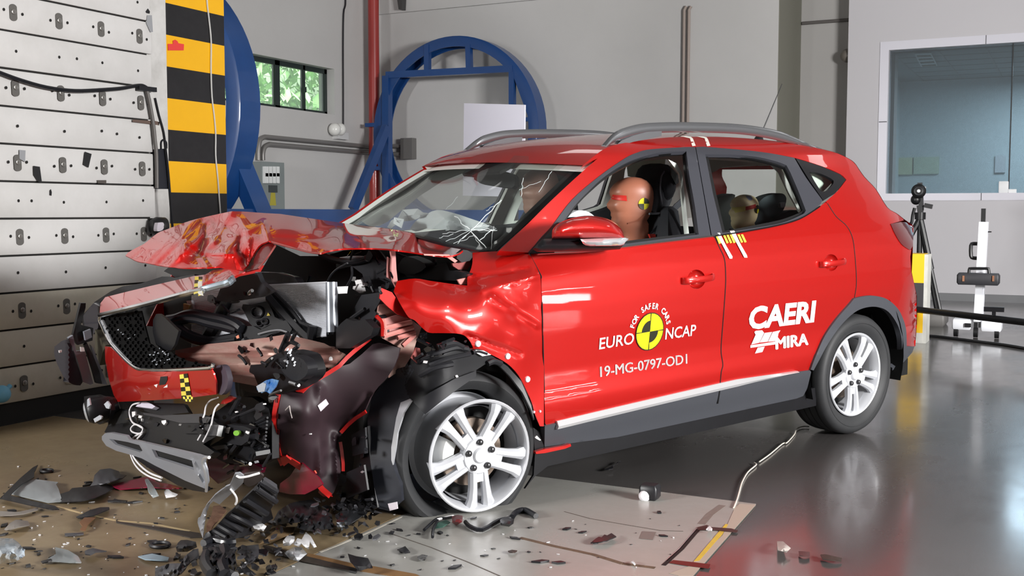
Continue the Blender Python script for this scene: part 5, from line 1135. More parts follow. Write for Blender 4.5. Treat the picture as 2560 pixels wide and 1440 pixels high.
slab('hose_clamp', 'D', [(850, 860), (880, 840), (890, 880), (865, 890)], rdm(.12), mat('orange paint', (226, 140, 110), .4), car, 4, .004)
line_tube('bay_wire', 'D', [(540, 330), (620, 380), (700, 470), (770, 540), (830, 530), (900, 500)], .005, m_hose, rdm(.07), car, 6)
slab('lower_bracket', 'D', [(880, 780), (960, 720), (1080, 720), (1180, 770), (1330, 700), (1520, 640), (1600, 760), (1560, 830), (1440, 780), (1300, 840), (1200, 900), (1150, 960), (1000, 910), (900, 910)], rdm(.07), m_plas, car, 8, .02)
line_tube('bracket_edge', 'D', [(1150, 830), (1300, 790), (1430, 775), (1530, 800)], .004, m_sil, rdm(.08), car, 5)
for pts, r in (([(970, 900), (1000, 990), (980, 1100), (960, 1200)], .016), ([(1010, 980), (1050, 1100), (1060, 1200)], .010), ([(1550, 830), (1500, 950), (1450, 1060)], .012), ([(1640, 830), (1600, 920), (1680, 980), (1620, 1040)], .008), ([(1500, 1000), (1580, 940), (1690, 980)], .007)):
    line_tube('broken_strut', 'D', pts, r, m_plas, cX(3.28), car, 7)
# ---- crash beam
cbd = depth((440, 880, 'X', 3.43), (600, 880, 'X', 3.33), (740, 860, 'X', 3.2), (863, 890, 'X', 3.05), (800, 950, 'X', 3.16), (600, 950, 'X', 3.36), (480, 930, 'X', 3.42))
slab('crash_beam', 'I', [(438, 876), (520, 860), (600, 852), (665, 844), (715, 836), (760, 846), (810, 858), (863, 885), (830, 925), (800, 952), (740, 975), (640, 965), (560, 950), (500, 920), (438, 905)], folded(cbd, ('I', (440, 893), (850, 880), 9, -.03), ('I', (480, 912), (840, 905), 7, .02), ('I', (520, 930), (820, 925), 6, -.03)), mat('pinkish beam steel', (156, 108, 100), .45, metal=.3, var=.6, vscale=5, rgb2=(176, 160, 146), coat=.2, stretch=(1, 1, 5)), car, 7, .01)
for p, s_ in (((827, 898), 7), ((740, 894), 3), ((795, 1070), 0)):
    if s_: slab('bolt_head', 'I', [(p[0]+s_*.7*cos(a), p[1]+s_*sin(a)) for a in [k*pi/4 for k in range(8)]], lambda q: cbd(q)-.006, m_white, car, 4, .004)
slab('beam_end', 'E', [(1200, 440), (1280, 440), (1290, 500), (1200, 510)], lambda p: cbd(p)-.02, mat('pink primer', 0), car, 6, .02)
# ---- black lamp/fan mass left of the torn skin
E_('fan_shroud', 'E', [(240, 380), (480, 380), (600, 290), (740, 220), (860, 200), (1000, 230), (1090, 270), (1150, 400), (1160, 520), (1050, 640), (800, 760), (600, 780), (400, 760), (220, 700), (230, 520)], 3.33, m_plas, .06, 2)
E_('fan_shroud', 'E', [(740, 300), (900, 260), (1060, 320), (1120, 440), (1080, 540), (960, 600), (840, 540), (760, 440)], 3.37, m_p2, .04, 2)
rng = random.Random(21); b = MB()
for i in range(16):
    p = c1('E', rng.uniform(820, 940), rng.uniform(180, 420)); s = rng.uniform(1, 2.6)
    b.prism([at_t((p[0]+s*1.3*cos(q*1.57+i), p[1]+s*sin(q*1.57+i)), tX(p, 3.395)) for q in range(4)], (0, .003, .003))
b.out('lens_crumbs', mat('glass shard', 0), car, flat=True, kind='stuff')
slab('blue_reflector', 'E', [(430, 670), (480, 640), (560, 590), (640, 570), (720, 590), (690, 680), (610, 770), (560, 740), (500, 760), (440, 720)], folded(cX(3.42), ('E', (600, 580), (560, 740), 6, .02), ('E', (500, 640), (540, 740), 5, -.02)), mat('torn bluish reflector', (120, 160, 200), .2, coat=1, var=1, vscale=30, rgb2=(40, 110, 190)), car, 5, .004)
slab('white_film', 'E', [(430, 670), (520, 620), (560, 640), (540, 740), (460, 750)], cX(3.425), mat('crumpled film', (176, 182, 190), .35, bump=.3, bscale=60), car, 5, .004)
E_('sensor_unit', 'G', [(1850, 560), (1960, 540), (2180, 560), (2280, 600), (2240, 760), (2150, 820), (1880, 780), (1820, 700)], 3.46, m_p2, .03)
for pts, m_ in (([(1885, 600), (1930, 580), (1900, 630)], m_white), ([(1935, 585), (1995, 578), (1970, 660), (1910, 640)], m_white), ([(2210, 625), (2250, 640), (2240, 670), (2205, 650)], m_white)): E_('unit_label', 'G', pts, 3.475, m_, .004)
slab('green_cap', 'G', [(2083+40*cos(a), 655+36*sin(a)) for a in [k*pi/8 for k in range(16)]], cX(3.48), mat('lime green cap', (130, 190, 70), .4), car, 4, .008)
for i in range(9):
    x0, y0 = 2330-i*4, 470+i*48; line_tube('cooling_rib', 'G', [(x0, y0+60), (x0+170, y0-20)], .005, m_p2, cX(3.40), car, 5, 0)
for pts, r in (([(2030, 465), (2200, 390), (2360, 320)], .006), ([(2120, 180), (2060, 300), (2000, 400)], .01), ([(1940, 900), (2000, 810)], .01), ([(2010, 920), (2100, 800)], .01), ([(1700, 870), (1850, 820), (2000, 800)], .018), ([(2440, 1100), (2540, 930)], .005), ([(2290, 830), (2330, 770)], .006), ([(1640, 960), (1800, 950)], .008)):
    line_tube('broken_strut', 'G', pts, r, m_p2, cX(3.44), car, 6, 0)
E_('engine_undertray', 'G', [(1700, 440), (1870, 330), (2000, 240), (2140, 170), (2300, 180), (2520, 330), (2560, 500), (2560, 1000), (2400, 1080), (2200, 1060), (1960, 1060), (1760, 990), (1600, 800), (1640, 700)], 3.34, m_plas, .03)
E_('gearbox', 'G', [(1780, 900), (1980, 800), (2150, 790), (2300, 850), (2350, 960), (2250, 1040), (2000, 1060), (1850, 1000)], 3.42, m_plas, .06, 2)
E_('reddish_plastic', 'G', [(1700, 1000), (1820, 990), (2000, 1080), (2300, 1060), (2420, 1120), (2400, 1190), (2080, 1200), (1960, 1260), (1840, 1330), (1700, 1200)], 3.38, mat('dark crimson plastic', (74, 6, 30), .3, coat=.4), .02)
E_('red_splinter', 'G', [(1870, 265), (1900, 215), (2000, 160), (2060, 190), (2010, 235), (1930, 270)], 3.46, m_red, .01)
# ---- torn bumper skin seen from inside
ts = [(691, 988), (740, 971), (757, 979), (800, 948), (850, 917), (875, 909), (905, 885), (931, 861), (946, 857), (1000, 870), (994, 895), (986, 915), (967, 945), (945, 968), (926, 994), (912, 1027), (885, 1052), (858, 1081), (846, 1097), (843, 1115), (850, 1150), (852, 1178), (846, 1202), (835, 1230), (827, 1241), (800, 1225), (768, 1182), (724, 1151), (706, 1165), (691, 1104), (681, 1066), (687, 1027)]
tsd = depth((691, 988, 'X', 3.33), (740, 971, 'X', 3.28), (850, 917, 'X', 3.12), (931, 861, 'X', 2.99), (1000, 870, 'X', 2.94), (967, 945, 'X', 2.97), (912, 1027, 'X', 3.02), (846, 1097, 'X', 3.06), (852, 1178, 'X', 3.06), (827, 1241, 'X', 3.13), (706, 1165, 'X', 3.26), (681, 1066, 'X', 3.33), (780, 1040, 'X', 3.25), (850, 1000, 'X', 3.10), (780, 1120, 'X', 3.20), (815, 1060, 'X', 3.12))
m_mar = mat('dark maroon plastic back', (54, 38, 44), .55, var=.4, vscale=5, rgb2=(38, 28, 33))
tsf = folded(tsd, ('I', (800, 970), (800, 1180), 18, .022), ('I', (920, 990), (840, 1120), 14, -.025), ('I', (836, 1090), (845, 1200), 14, .02)); tso = sheet('torn_bumper_skin', ts, tsf, m_mar, car, 5, .005)
m_edge = mat('red torn edge', (190, 32, 28), .35, coat=.6)
def redge_(k, pts, w, off=.008, holes=()): 
    P = c(k, *pts); n = len(P); l, r = [], []
    for i in range(n):
        a = np.array(P[max(0, i-1)]); b_ = np.array(P[min(n-1, i+1)]); d = b_-a; d = d/np.hypot(*d); q = np.array([-d[1], d[0]])*w/2; l.append(tuple(np.array(P[i])+q)); r.append(tuple(np.array(P[i])-q))
    return sheet('torn_flange', l+r[::-1], lambda p: tsd(p)-off, m_edge, tso, 5, .006)
redge_('E', [(960, 710), (1040, 730), (1130, 650), (1240, 580), (1400, 490), (1540, 400), (1640, 290), (1740, 200), (1850, 110), (1950, 30)], 10)
redge_('I', [(694, 985), (690, 1005), (686, 1030), (684, 1060), (687, 1090), (693, 1120), (700, 1150), (706, 1163)], 11)
redge_('I', [(706, 1160), (722, 1150), (745, 1165), (768, 1180), (790, 1205), (808, 1225), (826, 1240)], 14)
redge_('I', [(852, 1082), (870, 1062), (890, 1045), (914, 1030)], 9); redge_('I', [(851, 1105), (855, 1130), (858, 1160), (858, 1178)], 8)
for y in (1000, 1040, 1080, 1115, 1142): slab('slot', 'I', [(688+(y-1000)*.06, y-7), (693+(y-1000)*.06, y-4), (692+(y-1000)*.06, y+7), (687+(y-1000)*.06, y+6)], lambda p: tsd(p)-.014, mat('dark inner red', 0), tso, 4, .002)
slab('part_label', 'E', [(1250, 930), (1360, 842), (1398, 905), (1290, 1008)], lambda p: tsf(p)-.006, mat('paper label', (226, 216, 224), .5), tso, 5, .002, label='white paper label')
for pts in ([(820, 990), (875, 932)], [(875, 932), (885, 1010), (908, 1095)]): line_tube('chalk_mark', 'E', pts, .0025, mat('chalk', (190, 180, 176), .7), lambda p: tsf(p)-.003, tso, 4, 0)
slab('red_tab', 'K', [(1810, 190), (1850, 175), (1870, 210), (1800, 240)], cX(3.18), mat('salmon tab', (240, 110, 90), .4), tso, 4, .006); slab('red_tab', 'K', [(1440, 20), (1510, 0), (1570, 50), (1480, 110)], lambda p: tsd(p)-.02, m_edge, tso, 5, .008)
slab('red_tab', 'K', [(1910, 380), (1960, 370), (2060, 490), (1960, 490), (1900, 440)], cX(3.13), m_edge, tso, 5, .006)
E_('crimson_skin', 'K', [(1440, 330), (1560, 240), (1620, 150), (1700, 80), (1800, 170), (1900, 260), (1950, 340), (1860, 400), (1740, 460), (1560, 460), (1430, 430)], 3.22, mat('crimson gloss', (120, 10, 40), .25, coat=.6), .006)
# ---- inner apron and torn steel
E_('inner_wing', 'I', [(950, 745), (975, 735), (1000, 760), (1021, 794), (1054, 818), (1042, 850), (1032, 885), (1010, 920), (972, 945), (968, 930), (990, 900), (1000, 870), (955, 845), (957, 812), (944, 790)], .74, mat('pinkish beam steel', 0), .01, axis='Y')
E_('inner_wing', 'H', [(530, 1000), (700, 950), (860, 1010), (980, 1090), (860, 1160), (700, 1170), (530, 1210)], .77, mat('pale primer', 0), .01, axis='Y')
for pts in ([(540, 1190), (880, 1090)], [(540, 1100), (860, 1030)], [(540, 990), (560, 1180)], [(700, 1210), (900, 1150)], [(760, 1300), (900, 1170)]): line_tube('pressed_rib', 'H', pts, .01, mat('pink primer', 0), cY(.785), car, 6, 0)
E_('apron_sheet', 'H', [(520, 640), (640, 690), (760, 860), (860, 1000), (700, 940), (600, 860), (500, 760)], .80, m_red, .006, axis='Y')
E_('steel_flap', 'H', [(860, 1440), (920, 1320), (960, 1330), (975, 1420), (930, 1500)], .88, m_prim, .006, axis='Y')
E_('dark_gap', 'I', [(1054, 818), (1062, 832), (1180, 842), (1190, 880), (1120, 880), (1060, 895), (1025, 925), (1035, 880)], .60, m_dark, .01, axis='Y')
line_tube('torn_seam', 'H', [(460, 960), (520, 1040), (525, 1190)], .008, m_red, cY(.80), car, 6)
# ---- torn wheel-arch plastics
wad = depth((930, 990, 'X', 2.96), (1000, 925, 'X', 2.90), (940, 1100, 'X', 2.98), (1000, 1260, 'X', 2.95), (950, 1280, 'X', 2.99), (1075, 880, 'Y', .93), (1180, 872, 'Y', .95), (1290, 950, 'Y', .95), (1060, 1020, 'Y', .92), (1150, 940, 'Y', .95))
wa = slab('arch_cladding', 'W', [(95, 450), (200, 330), (300, 230), (400, 200), (430, 240), (360, 370), (400, 470), (390, 490), (330, 570), (262, 800), (250, 950), (290, 1080), (322, 1150), (335, 1290), (240, 1370), (140, 1345), (110, 1150), (70, 900), (60, 650)], wad, mat('worn black cladding', (40, 42, 50), .38, var=.4, vscale=10, rgb2=(30, 31, 36)), car, 8, .02)
slab('silver_insert', 'W', [(325, 500), (400, 470), (410, 485), (350, 580), (300, 740), (285, 870), (262, 1000), (250, 960), (250, 860), (290, 620)], lambda p: wad(p)-.012, m_sil, wa, 6, .008)
slab('part_label', 'W', [(222, 1310), (295, 1295), (303, 1350), (238, 1366)], lambda p: wad(p)-.006, mat('paper label', 0), wa, 4, .003, label='white paper label')
ln = slab('arch_liner', 'W', [(300, 230), (420, 195), (560, 140), (700, 80), (880, 68), (960, 95), (1060, 130), (1180, 210), (1290, 330), (1370, 520), (1395, 640), (1370, 560), (1300, 420), (1200, 290), (1110, 200), (1000, 195), (930, 240), (930, 290), (800, 350), (620, 470), (520, 590), (440, 510), (380, 440), (355, 370), (370, 300)], wad, m_plas, car, 8, .012)
for pts, r in (([(480, 160), (600, 110), (760, 60), (860, 70)], .012), ([(560, 200), (700, 150), (880, 110)], .01), ([(620, 60), (740, 30), (820, 60)], .014), ([(480, 280), (600, 220), (740, 190)], .012), ([(900, 100), (940, 90), (1010, 110)], .01), ([(1020, 190), (1070, 170), (1130, 190)], .012)):
    line_tube('liner_fold', 'W', pts, r, m_p2, lambda p: wad(p)-.01, ln, 7)
slab('white_clip', 'W', [(925, 80), (990, 85), (1050, 118), (980, 130), (935, 105)], lambda p: wad(p)-.02, m_white, ln, 5, .008); slab('white_clip', 'W', [(765, 285), (780, 280), (790, 298), (775, 304)], lambda p: wad(p)-.01, m_white, ln, 4, .006)
slab('liner_flap', 'W', [(430, 500), (560, 420), (760, 310), (920, 250), (930, 290), (800, 380), (640, 500), (520, 595)], lambda p: wad(p)-.02, m_p2, ln, 7, .008)
slab('liner_flap', 'W', [(1385, 700), (1470, 760), (1470, 860), (1530, 830), (1540, 980), (1400, 1090), (1320, 1190), (1390, 1080), (1400, 920)], cY(.84), m_plas, ln, 8, .01)
slab('sill_splinter', 'W', [(1405, 895), (1470, 875), (1640, 845), (1685, 830), (1690, 850), (1640, 870), (1480, 905), (1410, 912)], cY(.875), m_red, car, 6, .02)
slab('white_clip', 'W', [(1400, 780), (1415, 765), (1448, 800), (1440, 805), (1412, 790)], cY(.93), m_white, ln, 4, .004)
# ---- dark stuff between the torn skin and the wheel
E_('air_duct', 'W', [(-20, 740), (60, 690), (75, 900), (110, 1150), (140, 1340), (60, 1380), (-40, 1400), (-150, 1300), (-150, 1190), (-60, 1060)], 3.0, m_plas, .012)
E_('air_duct', 'W', [(-70, 760), (40, 700), (50, 900), (-60, 930)], 3.03, m_p2, .008)
E_('air_duct', 'W', [(-110, 1060), (30, 1000), (60, 1200), (-110, 1270)], 3.06, m_plas, .008)
E_('suspension_arm', 'W', [(150, 250), (380, 180), (420, 330), (250, 500), (120, 700)], .5, m_dark, .02, axis='Y')
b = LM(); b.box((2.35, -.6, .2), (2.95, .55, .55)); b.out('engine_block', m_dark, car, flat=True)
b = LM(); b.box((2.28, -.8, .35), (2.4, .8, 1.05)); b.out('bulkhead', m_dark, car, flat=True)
# ---- broken bits wedged in the wreck
m_gb = mat('shiny broken black plastic', (16, 16, 19), .16, coat=.8, coatr=.08)
rng = random.Random(404)
REG = [((870, 620, 985, 720), 2.90, 15), ((880, 720, 960, 880), 2.97, 18), ((700, 690, 860, 740), 3.0, 4), ((560, 980, 690, 1170), 3.43, 30), ((660, 880, 780, 980), 3.36, 10), ((855, 1080, 930, 1290), 3.04, 16), ((1040, 840, 1170, 905), None, 14), ((320, 1030, 520, 1110), 3.53, 16), ((480, 720, 640, 760), 3.36, 6), ((1010, 640, 1160, 690), 2.52, 10), ((600, 830, 740, 900), 3.34, 9), ((540, 1140, 700, 1180), 3.42, 8)]
for (x0, y0, x1, y1), xx, n in REG:
    for i in range(n):
        px, py = rng.uniform(x0, x1), rng.uniform(y0, y1); dx = rng.uniform(-.03, .03); fn = (lambda p, v=(xx or 0)+dx: tX(p, v)) if xx else (lambda p: wad(p)-.012-.02*rng.random())
        if rng.random() < .62:
            k = rng.randint(4, 7); R = rng.uniform(5, 17); a0 = rng.uniform(0, 6); el = rng.uniform(.35, 1); ca, sa = cos(a0), sin(a0); Q = []
            for j in range(k):
                a = 2*pi*j/k+rng.uniform(-.3, .3); r = R*rng.uniform(.6, 1.1); u, v = r*cos(a), r*el*sin(a); Q.append((px+u*ca-v*sa, py+u*sa+v*ca))
            gx, gy = rng.uniform(-.0022, .0022), rng.uniform(-.0022, .0022)
            b = MB(); P = [at_t(q, fn(q)+(q[0]-px)*gx+(q[1]-py)*gy) for q in Q]; b.prism(P, CF_*rng.uniform(.006, .02)); b.out('broken_bit', rng.choice((m_gb, m_gb, m_p2, m_plas, m_plas)), car, flat=True)
        else:
            a0 = rng.uniform(0, 2*pi); Ln = rng.uniform(12, 42); Q = [(px+Ln*t*cos(a0+t*rng.uniform(-.5, .5)), py+Ln*t*sin(a0)*.8) for t in (-.5, -.15, .2, .5)]; b = MB(); b.tube([at_t(q, fn(q)-.01) for q in Q], rng.uniform(.0025, .008), 6, 3)
            b.out('broken_lead', rng.choice((m_gb, m_hose, m_gb, m_p2)) if rng.random() < .9 else m_sil, car)
for px, py, r_, x_, m_ in ((895, 705, 7, 2.95, m_white), (938, 746, 6, 2.96, m_white), (660, 1010, 2.5, 3.47, m_white), (590, 1030, 2.5, 3.5, m_white), (775, 1085, 2, 3.24, m_white), (905, 1180, 3, 3.08, m_sil), (1062, 905, 4, 2.95, m_white), (712, 902, 3, 3.4, m_sil), (350, 1042, 4, 3.57, m_white), (450, 1062, 3, 3.56, m_sil), (640, 1155, 4, 3.45, m_sil), (925, 830, 4, 3.0, m_sil)):
    a0 = rng.uniform(0, 6); slab('bright_splinter', 'I', [(px+r_*1.4*cos(a0+q*1.57), py+r_*sin(a0+q*1.57)) for q in range(4)], cX(x_), m_, car, 4, .005)
# far front wing (only its outline shows past the bonnet)
b = LM(); b.prism([(2.3, -.86, 1.0), (3.2, -.82, 1.0), (3.35, -.8, .75), (3.1, -.85, .7), (2.9, -.88, .75), (2.6, -.88, .8), (2.3, -.88, .7)], (0, .01, 0)); b.out('front_fender', m_red, car, flat=True, label='far-side front wing')
# ================================================================== cabin, seats, dummies
m_pil = mat('grey pillar lining', (176, 182, 176), .7)
# dashboard, airbags, mirror
dash = LM(); rows = []
for y in (-.78, -.7, -.4, 0, .4, .7, .78):
    k = .04*(abs(y)/.7)**2; rows.append([(2.36-k, y, .80), (2.42-k, y, 1.0), (2.40-k, y, 1.09), (2.15-k, y, 1.115), (1.95-k, y, 1.09), (1.85-k, y, 1.0), (1.88-k, y, .8)])
dash.loft(rows, caps=True); da = dash.out('dashboard', mat('dashboard plastic', (44, 48, 50), .5, bump=.05, bscale=120), car)
def bag(name, k, pts, x0, z0, label, par):
    P = c(k, *pts); 
    cx = sum(p[0] for p in P)/len(P); cy = sum(p[1] for p in P)/len(P)
    d = depth(*[(*p, 'X', x0) for p in P[::2]], (cx, cy, 'X', x0+.10))
    return sheet(name, sm(P+[P[0]], 3)[:-1], folded(d, (k, (700, 950), (900, 870), 10, .02), (k, (900, 900), (1150, 990), 10, .02), (k, (780, 860), (1000, 960), 9, -.015)), mat('white airbag cloth', (214, 216, 222), .8, bump=.25, bscale=30), par, 7, .04, label=label)
bag('airbag', 'S', [(600, 1000), (650, 930), (720, 880), (850, 822), (1000, 850), (1140, 895), (1330, 970), (1200, 1010), (1100, 1015), (900, 1000), (700, 992)], 2.12, 1.1, 'deflated passenger airbag on the dashboard', da)
bag('airbag', 'S', [(395, 980), (430, 930), (520, 885), (680, 865), (690, 890), (640, 915), (540, 930), (470, 960), (430, 990)], 2.15, 1.1, 'folded airbag flap by the far pillar', da)
slab('airbag', 'U', [(390, 715), (440, 690), (500, 692), (545, 715), (570, 740), (540, 745), (450, 738), (370, 742), (340, 758)], cY(.42), MATS['white airbag cloth'], da, 7, .06, 2, label='crumpled driver airbag behind the mirror')
rm = slab('rear_view_mirror', 'S', [(1185, 510), (1210, 480), (1260, 470), (1420, 455), (1540, 490), (1562, 520), (1560, 600), (1530, 622), (1400, 605), (1250, 580), (1190, 545)], depth((*c1('S', 1190, 500), 'X', 1.86), (*c1('S', 1560, 500), 'X', 1.82), (*c1('S', 1380, 600), 'X', 1.85)), m_plas, car, 8, .03)
slab('mirror_mount', 'S', [(1080, 490), (1140, 430), (1240, 370), (1340, 320), (1540, 340), (1575, 370), (1500, 430), (1420, 470), (1260, 480), (1180, 500)], lambda p: wd(p)+.03, m_plas, rm, 8, .015)
# sun visor / header lining
slab('header_lining', 'S', [(1560, 345), (1800, 352), (2080, 372), (2140, 400), (2050, 460), (1980, 440), (1700, 400), (1560, 385)], depth((*c1('S', 1560, 360), 'X', 1.72), (*c1('S', 2100, 390), 'Y', .52), (*c1('S', 1900, 420), 'X', 1.66)), m_int, car, 8, .01)
slab('far_pillar_lining', 'S', [(75, 950), (300, 800), (600, 612), (830, 470), (1080, 335), (1340, 318), (1250, 380), (1080, 490), (900, 560), (700, 690), (520, 830), (400, 930), (320, 970)], depth((*c1('S', 75, 950), 'Y', -.70), (*c1('S', 1100, 330), 'Y', -.57), (*c1('S', 1200, 400), 'Y', -.585), (*c1('S', 400, 930), 'Y', -.72), (*c1('S', 700, 690), 'Y', -.68)), m_pil, car, 10, .01)
# near pillar linings seen through the side windows
slab('roof_lining', 'U', [(820, 340), (960, 310), (1090, 300), (1110, 300), (1200, 330), (1160, 370), (1080, 365), (960, 380), (900, 440), (830, 430)], cY(-.35), mat('torn headliner', (205, 216, 202), .7, bump=.2, bscale=20), car, 8, .01)
slab('lining_flap', 'U', [(1110, 300), (1170, 310), (1150, 340), (1120, 380), (1105, 360)], cY(.1), m_white, car, 6, .004)
slab('pillar_lining', 'U', [(1130, 300), (1190, 330), (1235, 400), (1250, 520), (1288, 870), (1262, 875), (1225, 500), (1215, 410)], cY(.60), m_int, car, 8, .01)
slab('roof_lining', 'U', [(1420, 300), (1700, 318), (1900, 345), (1940, 352), (1700, 348), (1540, 360), (1470, 400), (1430, 380)], cY(-.1), m_pil, car, 9, .01)
slab('pillar_lining', 'U', [(1915, 345), (1990, 372), (2070, 520), (2170, 700), (2130, 705), (2050, 560), (1975, 400)], cY(.60), m_int, car, 8, .01)
slab('pillar_lining', 'U', [(2210, 400), (2300, 410), (2390, 465), (2310, 545), (2270, 520)], cY(.66), m_int, car, 8, .01)
slab('seat_belt', 'U', [(1150, 360), (1215, 430), (1215, 470), (1190, 495), (1150, 420)], cY(.52), m_seal, car, 8, .004)
slab('seat_belt', 'U', [(1240, 590), (1245, 640), (1180, 700), (1100, 790), (1030, 850), (980, 880), (1040, 810), (1120, 720), (1180, 640)], cY(.48), mat('seat belt webbing', (28, 30, 38), .5), car, 8, .004)
slab('belt_buckle', 'U', [(985, 870), (1030, 868), (1040, 905), (1000, 912)], cY(.5), mat('buckle red', (190, 50, 40), .4), car, 5, .01)
# seats
def seat(px, sy, w, name, hz):
    """front/back seat: cushion, backrest, head restraint"""
    b = LM(); rows = []
    for x, z0, z1 in ((px+.52, .42, .50), (px+.50, .40, .56), (px+.3, .40, .58), (px, .42, .56), (px-.08, .45, .56)): rows.append([(x, sy-w, z0), (x, sy+w, z0), (x, sy+w*.98, z1), (x, sy+w*.6, z1-.01), (x, sy-w*.6, z1-.01), (x, sy-w*.98, z1)])
    b.loft(rows, caps=True); s = b.out('seat_cushion', m_fab, car)
    b = LM(); rows = []
    for f, ww, th in ((0, w, .14), (.2, w, .15), (.5, w*1.02, .15), (.8, w*.9, .13), (1, w*.62, .09), (1.03, w*.5, .04)):
        z = .52+f*(hz-.52); x = px-.08-.26*f; rows.append([(x+th/2, sy-ww*.8, z), (x+th*.42, sy-ww, z), (x-th*.4, sy-ww, z), (x-th/2, sy, z), (x-th*.4, sy+ww, z), (x+th*.42, sy+ww, z), (x+th/2, sy+ww*.8, z), (x+th*.32, sy, z)])
    b.loft(rows, caps=True); b.out('seat_back', m_fab, s)
    b = LM(); rows = []
    for f in range(9):
        a = -pi/2+pi*f/8; z = hz+.14+.10*sin(a); k = cos(a)**.5 if cos(a) > 0 else 0; k = max(k, .25); x = px-.36
        rows.append([(x+.055*k*cos(t), sy+.14*k*sin(t), z) for t in [2*pi*q/16 for q in range(16)]])
    b.loft(rows, caps=True); b.out('head_restraint', m_fab, s)
    return s
hq = ly(c1('U', 1030, 480), .37)
s1 = seat(hq[0]+.36, .37, .24, 'seat', hq[2]-.14)
slab('head_restraint_cover', 'U', [(905, 480), (935, 400), (1000, 372), (1080, 378), (1120, 385), (1150, 440), (1165, 560), (1140, 650), (1080, 700), (1010, 700), (975, 600), (940, 520)], depth((*c1('U', 920, 460), 'Y', .30), (*c1('U', 1030, 500), 'Y', .45), (*c1('U', 1150, 480), 'Y', .42), (*c1('U', 1000, 680), 'Y', .44), (*c1('U', 1100, 680), 'Y', .46)), m_fab, s1, 8, .06, 2)
line_tube('seat_piping', 'U', [(1100, 390), (1075, 440), (1070, 540), (1085, 640)], .004, mat('grey piping', (96, 98, 106), .6), cY(.475), s1)
line_tube('seat_piping', 'U', [(910, 450), (920, 400), (960, 378), (1000, 372)], .004, m_white, cY(.26), s1)
line_tube('seat_piping', 'U', [(985, 715), (1060, 712), (1130, 700)], .006, MATS['grey piping'], cY(.47), s1)
hq2 = ly(c1('S', 1950, 470), -.37); s2 = seat(hq2[0]+.36, -.37, .24, 'seat', hq2[2]-.14)
b = LM(); rows = []
for x, z in ((.62, .48), (.2, .5), (.1, .55), (-.08, 1.0), (-.1, 1.1)): rows.append([(x, -.62, z-.1), (x, .62, z-.1), (x, .62, z), (x, -.62, z)])
b.loft(rows, caps=True); rs = b.out('rear_bench', m_fab, car)
slab('head_restraint', 'U', [(1500, 640), (1520, 590), (1580, 572), (1640, 570), (1620, 700), (1630, 860), (1540, 870)], cY(-.15), mat('grey green head restraint', (96, 104, 102), .8), rs, 9, .08, 2)
b = LM(); b.box((-.5, -.6, .95), (-.12, .6, 1.0)); b.out('parcel_shelf', m_fab, car, flat=True)
# steering wheel
b = LM(); cs = np.array([1.72, .37, 1.0]); axs = np.array([-.85, 0, .5]); axs /= np.linalg.norm(axs); u_ = np.array([0, 1, 0]); v_ = np.cross(axs, u_)
b.tube([cs+.185*(u_*cos(a)+v_*sin(a)) for a in [2*pi*k/32 for k in range(33)]], .016, 8, caps=False); b.out('steering_wheel', m_plas, car)
